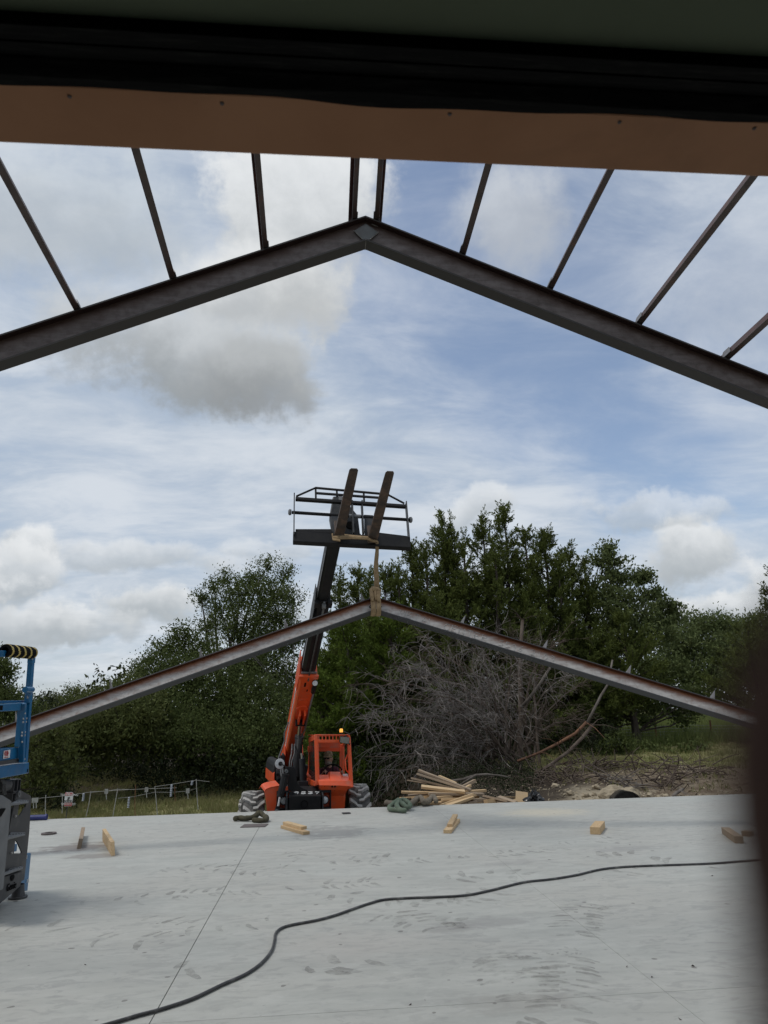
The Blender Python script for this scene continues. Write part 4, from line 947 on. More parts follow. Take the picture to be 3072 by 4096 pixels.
for a, s in (((488, 459), -1), ((1360, 515), 1)):
    c = cp(*a, .05); MB().lathe(c, XL*s, [(0, .045), (.03, .05), (.045, .03), (.045, 0)], 16).build('shaft_knob', 'lift_grey', fc)
MB().cyl(cp(915, 486, .05), cp(1000, 491, .05), .031, 14).build('shaft_sleeve', 'lift_grey', fc)
for a, b, w in (((665, 279), (1140, 322), .03), ((670, 318), (1132, 352), .034), ((525, 342), (668, 279), .022), ((1205, 332), (1322, 394), .022), ((1135, 322), (1212, 332), .022)): cbar('backrest_rail', a, b, w, .03, 'black_paint', .02)
for a, b in (((668, 276), (670, 352)), ((824, 290), (826, 345)), ((1022, 306), (1026, 382))): cbar('backrest_post', a, b, .03, .03, 'black_paint', .03)
MB().prism([cp(780, 462, .04), cp(872, 462, .04), cp(880, 640, .04), cp(782, 640, .04)], CN*.03).build('carriage_plate', 'dark_grey_paint', fc, bevel=.004)
MB().prism([cp(1026, 476, .04), cp(1092, 480, .04), cp(1100, 640, .04), cp(1030, 640, .04)], CN*.03).build('carriage_plate', 'dark_grey_paint', fc, bevel=.004)
for x in (940, 1012): cbar('hook_plate', (x-4, 390), (x+8, 630), .022, .16, 'dark_grey_paint', .06)
MB().prism([cp(795, 340, .25), cp(862, 335, .25), cp(980, 480, .25), cp(1000, 640, .25), cp(800, 640, .25), cp(770, 480, .25)], CN*.16).build('boom_head', 'dark_grey_paint', fc, bevel=.02)
MB().lathe(cp(925, 555, .24), -CN, [(0, .075), (.01, .07), (.01, 0)], 20).build('head_opening', 'rubber_black', fc)
MB().prism([cp(838, 342, .22), cp(862, 340, .22), cp(862, 368, .22), cp(838, 370, .22)], CN*.004).build('head_decal', 'lift_grey', fc)
MB().cyl(cp(780, 645, .3), cp(1000, 650, .3), .07, 14).build('head_pivot', 'black_paint', fc)
# forks: blades reach toward the viewer and upward, shanks hang from the shaft
for (tip, tipw, heel, heelw) in (((952, 140), 70, (843, 632), 80), ((1218, 160), 72, (1090, 668), 84)):
    f = MB(); Yt, Yh = 8.95, 10.33
    hh = at(*c2(*heel), Yh); tt = at(*c2(*tip), Yt); dv = (tt-hh).normalized(); sd2 = (XL - dv*XL.dot(dv)).normalized()
    nn = sd2.cross(dv); nn = nn if nn.z > 0 else -nn
    L = (tt-hh).length; rows = []
    for s, w, tk in ((0, .145, .055), (L*.55, .135, .042), (L*.9, .125, .022), (L-.03, .12, .016), (L, .085, .013)):
        c = hh + dv*s; rows.append([c-sd2*w/2, c+sd2*w/2, c+sd2*w/2+nn*tk, c-sd2*w/2+nn*tk, c-sd2*w/2])
    f.loft(rows); f.add(rows[-1][:4], [(0, 1, 2, 3)])
    r0 = rows[0][:4]; bk = [p+CN*.07 for p in r0]; f.loft([rows[0], [p - dv*.0 + CN*.06 for p in rows[0]]]); f.add([p+CN*.06 for p in r0], [(3, 2, 1, 0)])
    upv = CN.cross(XL); upv = upv if upv.z > 0 else -upv
    f.bar(hh+nn*.02+CN*.04, hh+CN*.04+upv*.30, .12, .05, CN)
    f.build('fork', 'fork_steel', fc, bevel=.006)
# sling wrapped between the fork heels
a, b_ = at(*c2(795, 648), 10.25), at(*c2(1055, 650), 10.25)
strip_mesh([a + (b_-a)*t + ZL*.012*math.sin(3.1*t) for t in [i/6 for i in range(7)]], .055, .02, (0, .2, 1), .004).build('strap', 'sling_tan', slg, smooth=True)
a2, b2 = at(*c2(880, 628), 10.4), at(*c2(1050, 645), 10.4)
strip_mesh([a2 + (b2-a2)*t for t in [i/4 for i in range(5)]], .03, .015, (0, .2, 1), .003).build('strap', 'sling_tan', slg, smooth=True)
strip_mesh([at(*c2(793, 620), 10.36), at(*c2(795, 660), 10.22), at(*c2(850, 668), 10.2)], .03, .02, (0, .5, 1), .002).build('strap', 'sling_tan', slg, smooth=True)
strip_mesh([at(*c2(1050, 650), 10.25), at(*c2(1085, 668), 10.26), at(*c2(1118, 672), 10.32), HE], .045, .02, (0, .6, 1), .002).build('strap', 'sling_tan', slg, smooth=True)
# ------------------------------------------------------------------ operator
HC = tp(*c4(395, 830), .38)      # middle of the head
op = thing('person', HC-ZL*.72, 'man in maroon shirt, camouflage cap and dark glasses at the telehandler wheel', 'person')
fwd = (CAM-HC); fwd.z = 0; fwd.normalize(); fwd = Matrix.Rotation(R(-24), 3, 'Z') @ fwd      # face turned a little to the picture's left
hx = ZL.cross(fwd)               # the man's left
bf = -YL                         # body faces forward
def skin(name, pts, edges, rad, mat, parent, sub=2):
    Mi = WM[root_of(parent)]; me = bpy.data.meshes.new(name); me.from_pydata([tuple(Mi @ Vector(p)) for p in pts], edges, []); me.materials.append(MATS[mat])
    o = bpy.data.objects.new(name, me); COL.objects.link(o); o.parent = parent
    o.modifiers.new('k', 'SKIN'); 
    for i, r in enumerate(rad):
        v = me.skin_vertices[0].data[i]; v.radius = (r, r) if not isinstance(r, tuple) else r; v.use_root = (i == 0)
    md = o.modifiers.new('s', 'SUBSURF'); md.levels = md.render_levels = sub; return o
NK = HC - ZL*.145 - fwd*.02; CH = HC - ZL*.33 + YL*.05; PE = HC - ZL*.72 + YL*.10
shl, shr = CH+ZL*.10+XL*.175, CH+ZL*.10-XL*.175
elr, ell = shr-ZL*.26-YL*.12-XL*.08, shl-ZL*.22-YL*.16+XL*.06
hr_, hl2 = swc-XL*.17+swn*.03+ZL*.0, swc+XL*.175+swn*.03-ZL*.02
pts = [PE, PE+ZL*.2, CH, NK-ZL*.05, NK+ZL*.03, HC-ZL*.02, HC+ZL*.07, shl, ell, hl2+YL*.08, shr, elr, hr_+YL*.08, PE+XL*.1-ZL*.02, PE+XL*.14-YL*.42+ZL*.03, PE+XL*.14-YL*.5-ZL*.38, PE-XL*.1-ZL*.02, PE-XL*.14-YL*.42+ZL*.03, PE-XL*.14-YL*.5-ZL*.38]
ed = [(0, 1), (1, 2), (2, 3), (3, 4), (4, 5), (5, 6), (2, 7), (7, 8), (8, 9), (2, 10), (10, 11), (11, 12), (0, 13), (13, 14), (14, 15), (0, 16), (16, 17), (17, 18)]
rad = [.14, .15, .15, .062, .058, .085, .075, .06, .045, .03, .06, .045, .03, .09, .07, .045, .09, .07, .045]
for hnd, s in ((hl2, 1), (hr_, -1)):     # palms and fingers on the wheel rim
    base = len(pts); wr = 9 if s > 0 else 12
    pts.append(hnd); rad.append(.026); ed.append((wr, base))
    for kf in range(4):
        o1 = XL*s*(.0) + sy_*(.03-.02*kf); ln = (.062, .072, .068, .052)[kf]
        f1 = hnd + o1 - YL*ln*.55 + ZL*.018; f2 = hnd + o1 - YL*ln*.75 - ZL*.022
        pts += [f1, f2]; rad += [.0095, .008]; ed += [(base, len(pts)-2), (len(pts)-2, len(pts)-1)]
    pts.append(hnd - XL*s*.045 - YL*.02); rad.append(.011); ed.append((base, len(pts)-1))
body = skin('body', pts, ed, rad, 'skin', op)
skin('shirt', [PE+ZL*.02, PE+ZL*.2, CH, CH+ZL*.12, NK-ZL*.06, shl, shl+(ell-shl)*.85, shr, shr+(elr-shr)*.85], [(0, 1), (1, 2), (2, 3), (3, 4), (2, 5), (5, 6), (2, 7), (7, 8)], [.16, .172, .172, .10, .072, .082, .066, .082, .066], 'shirt_maroon', op)
skin('trousers', [PE-ZL*.03, PE+XL*.1-ZL*.02, PE+XL*.14-YL*.42+ZL*.03, PE+XL*.14-YL*.5-ZL*.36, PE-XL*.1-ZL*.02, PE-XL*.14-YL*.42+ZL*.03, PE-XL*.14-YL*.5-ZL*.36], [(0, 1), (1, 2), (2, 3), (0, 4), (4, 5), (5, 6)], [.15, .1, .08, .058, .1, .08, .058], 'trousers', op)
def hd_(x, y, z): return HC + hx*x + fwd*y + ZL*z
def ell_(name, c, r, mat, rows=None, zlo=-1.0, zhi=1.0, n=20):
    m_ = MB(); rr_ = []
    for i in range(13):
        z = zlo + (zhi-zlo)*i/12; k_ = math.sqrt(max(0, 1-z*z)); rr_.append([hd_(c[0]+r[0]*k_*math.cos(2*math.pi*j/n), c[1]+r[1]*k_*math.sin(2*math.pi*j/n), c[2]+r[2]*z) for j in range(n+1)])
    m_.loft(rr_); return m_.build(name, mat, op, smooth=True)
ell_('head', (0, .0, .0), (.077, .098, .118), 'skin'); 
ell_('beard', (0, .022, -.075), (.068, .088, .062), 'beard_grey', zlo=-1, zhi=.45)
ell_('mouth', (0, .098, -.058), (.022, .014, .010), 'skin'); ell_('moustache', (0, .096, -.040), (.034, .016, .011), 'beard_grey')
m_ = MB(); m_.add([hd_(-.004, .092, .03), hd_(.004, .092, .03), hd_(.017, .098, -.028), hd_(-.017, .098, -.028), hd_(0, .125, -.022)], [(0, 1, 4), (1, 2, 4), (2, 3, 4), (3, 0, 4)]); m_.build('nose', 'skin', op, smooth=True)
for s in (-1, 1): ell_('ear', (s*.08, -.01, -.005), (.012, .022, .033), 'skin')
gs = MB()
for s in (-1, 1): gs.prism([hd_(s*x, .095-.01*abs(x)/.06, z) for x, z in ((.006, .032), (.062, .030), (.064, .012), (.045, -.004), (.018, -.004), (.006, .012))], fwd*.008); gs.bar(hd_(s*.062, .09, .026), hd_(s*.08, -.02, .022), .006, .01)
gs.bar(hd_(-.01, .1, .026), hd_(.01, .1, .026), .006, .006); gs.build('sunglasses', 'lens_dark', op)
m_ = MB(); n = 24; rr_ = []
for z, k_ in ((.045, 1.0), (.06, 1.02), (.09, 1.0), (.12, .90), (.142, .68), (.152, .35), (.155, .01)):
    rr_.append([hd_(.088*k_*math.cos(2*math.pi*j/n), .004+.106*k_*math.sin(2*math.pi*j/n), z) for j in range(n+1)])
m_.loft(rr_)
br_ = [[hd_(.080*math.sin(a), .05+.062*math.cos(a)*1.0, .052+.004*math.cos(a)) for a in [R(-80+160*i/10) for i in range(11)]], [hd_(.082*math.sin(a), .058+.118*math.cos(a), .036+.006*math.cos(2*a)) for a in [R(-80+160*i/10) for i in range(11)]]]
m_.loft(br_); m_.loft([[p-ZL*.008 for p in br_[0]], [p-ZL*.008 for p in br_[1]], br_[1]])
m_.build('cap', 'camo_cloth', op, smooth=True)
# ------------------------------------------------------------------ foliage
def arr(v): return np.array([v.x, v.y, v.z]) if isinstance(v, Vector) else np.asarray(v, float)
def leaf_quads(c, t, b, l, w):
    l = l[:, None]; w = w[:, None]; N = len(c)
    v = np.empty((N, 4, 3)); v[:, 0] = c - t*l; v[:, 1] = c + b*w + t*l*0.1; v[:, 2] = c + t*l; v[:, 3] = c - b*w + t*l*0.1
    return v.reshape(-1, 3)
def rnd_dirs(n):
    d = RNG.normal(size=(n, 3)); return d/np.linalg.norm(d, axis=1)[:, None]
def norm(a): return a/np.maximum(np.linalg.norm(a, axis=1), 1e-6)[:, None]
class Crown:
    def __init__(s): s.parts = []
    def clump(s, cen, axis, rad, nleaf, l, w, upb=0.3):
        """cen (n,3) clump centres with axis (n,3); leaves spread round each"""
        n = len(cen); c = np.repeat(cen, nleaf, 0); a = np.repeat(axis, nleaf, 0); N = len(c)
        off = RNG.normal(size=(N, 3))*rad*0.55; c = c + off + a*(RNG.uniform(-0.6, 0.9, N)[:, None])*rad
        t = norm(rnd_dirs(N) + a*0.7 + np.array([0, 0, upb])); b = norm(np.cross(t, rnd_dirs(N)))
        k = RNG.uniform(0.7, 1.35, N); s.parts.append(leaf_quads(c, t, b, l*k, w*k))
    def spray(s, p0, axis, length, nleaf, l, w, spread=0.10, droop=0.0):
        """elongated sprays: leaves hug an axis and point along it (juniper)"""
        n = len(p0); L = np.repeat(length, nleaf); u = RNG.uniform(0, 1, n*nleaf); a = np.repeat(axis, nleaf, 0)
        c = np.repeat(p0, nleaf, 0) + a*(u*L)[:, None] + RNG.normal(size=(n*nleaf, 3))*(spread*L*(1.05-u*0.8))[:, None]; c[:, 2] -= droop*u*u*L
        t = norm(a + rnd_dirs(n*nleaf)*0.55); b = norm(np.cross(t, rnd_dirs(n*nleaf))); k = RNG.uniform(0.7, 1.3, n*nleaf)
        s.parts.append(leaf_quads(c, t, b, l*k, w*k))
    def build(s, mat, parent, name='crown'):
        v = np.concatenate(s.parts); q = np.arange(len(v)).reshape(-1, 4); s.n = len(q)
        o = fastmesh(name, v, q, mat, parent); return o
class Wood:
    def __init__(s): s.b = MB()
    def limb(s, a, b, r0, r1, n=6, wig=0.08, seg=5):
        a, b = Vector(a), Vector(b); L = (b-a).length; pts = []; rs = []
        o1 = Vector((random.uniform(-1, 1), random.uniform(-1, 1), random.uniform(-.5, .8)))*L*wig
        for i in range(seg+1):
            t = i/seg; p = a.lerp(b, t) + o1*math.sin(math.pi*t) + (Vector((random.uniform(-1, 1), random.uniform(-1, 1), random.uniform(-1, 1)))*L*wig*0.2 if 0 < i < seg else Vector())
            pts.append(p); rs.append(r0+(r1-r0)*t)
        s.b.tube(pts, rs, n); return pts
NLEAF = 0
def tree_root(name, base, label, cat='tree', group='trees along the wood edge'):
    return thing(name, base, label, cat, group)
def broadleaf(name, label, base, lobes, mat='leaf_oak', dens=1.0, l=0.048, w=0.024, trunk=0.16, group='trees along the wood edge', rad=0.30, cat='tree', nleaf=52):
    """lobes: (px, py, Y, r) spheres of foliage located from the picture"""
    global NLEAF
    X, Y = base; z = gz(X, Y); r = tree_root(name, (X, Y, z), label, cat, group); cr = Crown(); wd = Wood()
    L = [(at(px, py, Yd), rr) for px, py, Yd, rr in lobes]
    top = max(p.z for p, _ in L); fork = Vector((X, Y, z + (top-z)*0.28)); wd.limb((X, Y, z-.1), fork, trunk, trunk*.72, 8, .03)
    for p, rr in L:
        m = fork.lerp(p, .55); m.z = min(m.z, p.z); wd.limb(fork, p, trunk*.42, .02, 5, .10)
        n = max(8, int(rr*rr*40*dens)); d = rnd_dirs(n); d[:, 2] = np.where(d[:, 2] < -0.3, -d[:, 2]*0.5, d[:, 2]); d = norm(d)
        rr_ = rr*RNG.uniform(0.35, 1.06, n)**0.55
        cen = arr(p) + d*rr_[:, None]*np.array([1.05, 0.95, 0.92])
        ax = norm(d + np.array([0, 0, 0.35]))
        m_ = max(6, int(rr*rr*32)); dc = rnd_dirs(m_); cr.clump(arr(p) + dc*(rr*.72*RNG.uniform(0, 1, m_)**.5)[:, None], norm(dc+np.array([0, 0, .3])), .22*min(1.3, .5+rr*.6), 14, .075, .045)
        cr.clump(cen, ax, rad*(0.75+0.35*min(rr, 1.2)), nleaf, l, w)
        for i in range(min(6, n//5)):
            wd.limb(p + Vector((random.uniform(-.2, .2), 0, random.uniform(-.3, 0)))*rr, cen[i*3 % n], .022, .007, 4, .12, 3)
    o = cr.build(mat, r); NLEAF += cr.n; wd.b.build('trunk', 'bark', r); return r
def cedar(name, label, apex, R_, zb=None, mat='leaf_cedar', nbr=95, lean=0.0, group='trees along the wood edge', dens=1.0, full=0.85, bare=0.0, pw=0.85):
    global NLEAF
    px, py, Y = apex; A = at(px, py, Y); X = A.x; z = gz(X, Y); zb = z + 0.3 if zb is None else z+zb
    r = tree_root(name, (X, Y, z), label, 'tree', group); cr = Crown(); wd = Wood(); H = A.z - z
    wd.b.tube([Vector((X+lean*math.sin(i*1.3), Y, z-.1 + (H*.96)*i/7)) for i in range(8)], [0.15*(1-i/7.6)+.012 for i in range(8)], 7)
    nbr = int(nbr*1.12*H/7); P0, AX, LN = [], [], []
    for i in range(nbr):
        t = (RNG.random()**0.85)                      # 0 apex .. 1 skirt
        h = A.z - t*(A.z-zb); ang = RNG.uniform(0, 2*math.pi); rr = R_*(min(1, t*1.25)**pw)*RNG.uniform(0.55, 1.18)*(1-0.25*max(0, t-.8)/.2) + 0.12
        el = R(RNG.uniform(28, 62) - 25*t); d = Vector((math.cos(ang)*math.cos(el), math.sin(ang)*math.cos(el), math.sin(el)))
        b0 = Vector((X, Y, h - rr*math.sin(el)*0.75)); e = b0 + d*rr/max(.5, math.cos(el)); e.z = max(e.z, z+.15)
        if rr > .5: wd.limb(b0, e, .022, .006, 4, .05, 3)
        ns = int(3+rr*5*dens*full*3.4)
        for j in range(ns):
            u = RNG.uniform(0.25, 1.0); p = b0.lerp(e, u)
            dd = (d + Vector((RNG.normal(), RNG.normal(), RNG.normal()+0.55))*0.62).normalized()
            P0.append(arr(p)); AX.append(arr(dd)); LN.append(RNG.uniform(.20, .46))
    for j in range(int(10+R_*8)):                     # the leader
        h = A.z - RNG.uniform(0.05, .9)*min(1.0, R_*.8); P0.append([X, Y, h-.15]); dd = Vector((RNG.normal()*.35, RNG.normal()*.35, 1)).normalized(); AX.append(arr(dd)); LN.append(RNG.uniform(.2, .36))
    cr.spray(np.array(P0), np.array(AX), np.array(LN), 18, 0.055, 0.018, 0.17)
    cr.build(mat, r); NLEAF += cr.n; wd.b.build('trunk', 'bark', r); return r
def spread_lobes(pts, Y, r, jit=0.0):
    return [(px, py, Y+random.uniform(-1, 1)*jit, r*random.uniform(.85, 1.15)) for px, py in pts]
# --- left: tall live oak, its shoulder, and the low bushy trees in front
oakA = [(1073, 2256, 33, .42), (1146, 2300, 33, .5), (1030, 2330, 33, .7), (905, 2318, 33, .42), (860, 2350, 33.3, .45), (805, 2392, 33, .34), (960, 2380, 32.5, .85), (1090, 2390, 32.5, .9), (1165, 2400, 33, .55), (880, 2440, 33, .75),
        (1000, 2470, 32, 1.05), (1130, 2480, 32.5, .85), (840, 2510, 33, .62), (930, 2540, 32.2, .75), (1060, 2570, 32, 1.0), (1160, 2580, 32, .8), (1080, 2690, 31.5, 1.2), (1150, 2780, 31, 1.1), (980, 2660, 31.6, 1.0)]
broadleaf('oak_tree', 'tallest dark green oak left of the boom, rounded crown above the hoisted rafter', (3.2*-1-.9, 33.4), oakA, dens=1.15, trunk=.26)
oakB = [(740, 2545, 30, .5), (690, 2590, 30, .55), (640, 2600, 30, .45), (597, 2645, 30, .38), (545, 2680, 30, .32), (790, 2600, 30, .75), (700, 2660, 29.5, .85), (620, 2710, 29.5, .8), (850, 2680, 29.5, 1.0), (760, 2750, 29, 1.05), (900, 2790, 29, 1.15), (660, 2790, 29, 1.0), (1010, 2790, 29, 1.05), (820, 2880, 28.6, 1.2), (960, 2900, 28.6, 1.2), (1090, 2880, 28.6, 1.1)]
broadleaf('oak_tree', 'broad oak sloping down to the left under the hoisted rafter, left of the boom', (-5.2, 30), oakB, dens=1.1, trunk=.2)
lowA = [(520, 2790, 27, .8), (430, 2840, 27, .9), (340, 2870, 26.6, .8), (260, 2880, 26.6, .75), (560, 2870, 26.4, 1.0), (460, 2930, 26, 1.1), (340, 2960, 26, 1.05), (250, 2970, 26, .9), (580, 2980, 26.5, .9), (430, 3030, 26.5, .7)]
broadleaf('brush_tree', 'olive green spreading brush tree above the rope fence at left', (-9.0, 27.4), lowA, 'leaf_brush', dens=1.05, l=.07, w=.026, trunk=.14)
lowB = [(690, 2890, 27.5, 1.0), (760, 2960, 27, 1.05), (880, 2990, 27.2, 1.05), (1000, 2990, 27.2, 1.1), (1110, 2990, 27.4, 1.0), (650, 2990, 27.5, .85), (950, 3070, 27.6, .7), (1080, 3070, 27.6, .7), (760, 3060, 28, .6), (1190, 2900, 27.6, .9)]
broadleaf('oak_tree', 'low dark bushy oak behind the telehandler and rope fence', (-4.6, 28.6), lowB, dens=1.0, trunk=.15)
sh1 = [(215, 2930, 23.5, .55), (150, 2980, 23.5, .5), (250, 3010, 23.5, .55), (180, 3060, 23.5, .55), (140, 3120, 23.6, .5), (215, 3140, 23.5, .45), (270, 3090, 23.6, .4)]
broadleaf('willow_shrub', 'pale loose shrub beside the no trespassing sign behind the lift', (-9.9, 23.5), sh1, 'leaf_brush', dens=.9, l=.055, w=.016, trunk=.05, rad=.24, cat='shrub', group='shrubs along the fence')
lft = [(-10, 2660, 27, .42), (28, 2690, 27, .3), (-20, 2740, 27, .55), (20, 2780, 27, .4), (-60, 2700, 27, .8), (40, 2820, 27, .5), (90, 2860, 27, .6), (-30, 2850, 27, .9), (100, 2960, 26.5, .8)]
broadleaf('oak_tree', 'oak at the left edge behind the blue lift rails', (-13.6, 27.4), lft, dens=1.0, trunk=.13)
farl = [(205, 2800, 46, .5), (290, 2775, 46, .55), (330, 2790, 46, .4), (250, 2830, 46, .9), (150, 2840, 46, .8), (350, 2840, 46, .8), (80, 2850, 46, .9)]
broadleaf('oak_tree', 'small far tree showing over the left rafter slope', (-20, 46.5), farl, 'leaf_brush', dens=.9, trunk=.12)
# --- centre and right: junipers
cl = 'dark juniper with pointed top, %s'
for (px, py, Y, R_, lab, nb) in ((1354, 2291, 27.5, 1.25, 'shortest one, just right of the boom', 90), (1428, 2284, 28.5, 1.25, 'second from the boom, left of the sling', 90), (1534, 2268, 27.5, 1.3, 'directly behind the lifting sling', 95), (1642, 2178, 27.2, 1.35, 'rising just right of the fork carriage', 100),
        (1766, 2060, 27.2, 1.55, 'the left one of the three tallest tops', 120), (1925, 2066, 27.8, 1.5, 'the middle one of the three tallest tops', 115), (2012, 2030, 27.0, 1.5, 'the tallest one of all', 120), (2170, 2112, 27.4, 1.6, 'right of the tallest one with a broad top', 115), (2268, 2180, 28.2, 1.35, 'rightmost spire beside the loose pale tree', 85)):
    cedar('juniper_tree', cl % lab, (px, py, Y), R_, nbr=nb, lean=.05)
for (px, py, Y, R_, lab) in ((1700, 2190, 26.6, 1.2, 'filling the gap right of the fork carriage'), (1850, 2150, 26.4, 1.25, 'between the left and middle tall tops'), (1972, 2150, 26.2, 1.2, 'close below the tallest top'), (2095, 2112, 26.6, 1.1, 'narrow one right beside the tallest top'), (2225, 2230, 26.8, 1.2, 'low one before the rightmost spire'), (1800, 2085, 27.6, .8, 'slim double top of the left tall one'), (2330, 2228, 27.6, .8, 'slim one touching the loose pale tree'), (1590, 2255, 26.8, 1.1, 'small one right of the sling'), (1480, 2300, 26.8, 1.2, 'small one left of the sling')):
    cedar('juniper_tree', cl % lab, (px, py, Y), R_, nbr=80, lean=.04)
for (px, py, Y, R_, lab) in ((1390, 2480, 24.6, 1.35, 'bright yellowish green juniper right of the telehandler boom'), (1560, 2440, 25.4, 1.6, 'lighter green juniper below the right rafter chalk writing'), (1290, 2640, 25.2, 1.0, 'lower bright green juniper directly behind the telehandler cab')):
    cedar('juniper_tree', lab, (px, py, Y), R_, mat='leaf_cedar_light', nbr=125, pw=.55, dens=1.1)
cedar('juniper_tree', 'dark wide juniper behind the dead brush, under the rafter', (1760, 2390, 25.8), 1.9, nbr=115, pw=.6)
cedar('juniper_tree', 'dark juniper with drooping boughs behind the right rafter slope', (2100, 2400, 26.0), 1.9, nbr=115, pw=.6)
cedar('juniper_tree', 'bushy juniper under the loose pale tree at right', (2490, 2480, 26.5), 1.75, zb=1.3, nbr=115, pw=.55)
cedar('juniper_tree', 'juniper between the leaning log and the right wire fence', (2330, 2560, 26.5), 1.5, zb=.8, nbr=100, pw=.6)
cedar('juniper_tree', 'broad juniper at the right edge partly behind the brown post', (2985, 2490, 25.5), 1.7, zb=.9, nbr=125, pw=.6)
cedar('juniper_tree', 'tall juniper cut off by the right picture edge', (3100, 2270, 24.5), 1.3, zb=.8, nbr=100)
decE = [(2430, 2205, 28, .26), (2462, 2250, 28, .36), (2400, 2245, 28, .3), (2425, 2310, 28, .55), (2485, 2320, 28, .35), (2555, 2322, 28, .22), (2585, 2312, 28, .2), (2400, 2390, 28, .75), (2480, 2400, 27.6, .7), (2570, 2400, 28, .45), (2630, 2378, 28, .25), (2640, 2440, 28, .35), (2692, 2430, 28, .2), (2440, 2480, 27.5, .85), (2560, 2480, 27.5, .75), (2660, 2490, 28, .4), (2620, 2560, 27.6, .8), (2510, 2570, 27.4, .9), (2700, 2480, 28.4, .3)]
broadleaf('elm_tree', 'loose pale green broadleaf tree right of the junipers with open top', (9.6, 28.3), decE, 'leaf_blue', dens=.85, l=.075, w=.032, trunk=.13)
far = [(2740, 2530, 42, 1.2), (2830, 2520, 42, 1.15), (2920, 2530, 42, 1.1), (2700, 2600, 41, 1.3), (2800, 2620, 41, 1.5), (2900, 2630, 41, 1.4), (2740, 2720, 40.5, 1.5), (2850, 2730, 40.5, 1.5), (2650, 2690, 40.5, 1.4)]
broadleaf('elm_tree', 'blue green broadleaf tree in the field beyond the wire fence', (18, 42), far, 'leaf_blue', dens=.62, l=.085, w=.042, trunk=.25, rad=.36)
far2 = [(3010, 2520, 44, 1.1), (3100, 2540, 44, 1.2), (2960, 2600, 44, 1.3), (3080, 2640, 43.5, 1.6), (2980, 2720, 43, 1.5), (3150, 2740, 43, 1.8)]
broadleaf('elm_tree', 'broadleaf tree at far right behind the broad juniper', (22.5, 44), far2, 'leaf_blue', dens=.62, l=.085, w=.042, trunk=.25, rad=.36)
sm1 = [(2560, 2790, 27, .6), (2610, 2830, 27, .5), (2530, 2860, 27, .5), (2650, 2790, 27.2, .5), (2590, 2880, 27, .35)]
broadleaf('oak_sapling', 'small dark tree with crooked trunk at right, left of the straight one', (10.35, 27), sm1, dens=1.0, trunk=.085)
sm2 = [(2740, 2800, 27, .55), (2700, 2840, 27, .42), (2780, 2840, 27, .42), (2735, 2880, 27, .35), (2800, 2790, 27, .5)]
broadleaf('oak_sapling', 'small dark tree with straight black trunk in front of the bright field', (11.9, 27), sm2, dens=1.0, trunk=.085)
for (px, py, Y, rr, lab) in ((2470, 3000, 24, .5, 'low dark shrub left of the crooked sapling'), (2570, 3010, 24.5, .45, 'low shrub at the foot of the crooked sapling'), (2770, 3010, 24.5, .4, 'low grey green shrub at the foot of the straight sapling'), (2660, 3035, 24, .35, 'smallest low shrub between the two saplings')):
    P = at(px, py, Y); broadleaf('shrub', lab, (P.x, Y), [(px, py, Y, rr), (px-45, py+25, Y, rr*.75), (px+45, py+22, Y, rr*.75)], 'leaf_oak', dens=1.2, l=.06, w=.03, trunk=.03, rad=.2, cat='shrub', group='shrubs along the fence')
# --- bare twiggy tree seen left of the boom
def bare(name, label, base, tips, r0, mat, depth=3, group=None, cat='dead tree', spread=.55, parent_name=('trunk', 'branches')):
    rt_ = thing(name, base, label, cat, group); tr_ = MB(); tw = MB(); b0 = Vector(base)
    def grow(a, d, L, r, lv):
        pts = [a]; p = a.copy(); dd = d.copy()
        n = 4 if lv else 6
        for i in range(n):
            dd = (dd + Vector((random.gauss(0, .16), random.gauss(0, .16), random.gauss(-.03, .14)))).normalized(); p = p + dd*L/n; pts.append(p.copy())
        (tr_ if r > .03 else tw).tube(pts, [r*(1-.6*i/n) for i in range(n+1)], 5 if r > .03 else 3, False)
        if lv < depth:
            for i in range(random.randint(3, 5)):
                k_ = random.randint(1, n); nd = (dd + Vector((random.gauss(0, spread), random.gauss(0, spread), random.gauss(0, spread)))).normalized()
                grow(pts[k_], nd, L*random.uniform(.4, .7), max(.006, r*.5), lv+1)
    for t in tips:
        t = Vector(t); d = (t-b0); grow(b0, d.normalized(), d.length*.85, r0, 0)
    if tr_.v: tr_.build('trunk', mat, rt_)
    if tw.v: tw.build('branches', mat, rt_)
    return rt_
P = at(1225, 2640, 31); bare('bare_tree', 'bare twiggy tree showing just left of the boom', (P.x, 31, gz(P.x, 31)), [at(1218, 2480, 31), at(1200, 2500, 31), at(1238, 2500, 31)], .05, 'twig_grey', 2, spread=.25)
# --- far wood closing the gaps
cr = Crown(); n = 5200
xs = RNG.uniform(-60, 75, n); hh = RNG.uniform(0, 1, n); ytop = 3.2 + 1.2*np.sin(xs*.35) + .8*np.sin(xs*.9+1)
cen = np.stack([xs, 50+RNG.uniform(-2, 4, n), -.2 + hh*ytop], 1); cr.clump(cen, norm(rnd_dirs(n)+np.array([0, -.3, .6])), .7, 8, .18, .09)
o = cr.build('leaf_dark', None, 'far_wood'); tag(o, kind='stuff')
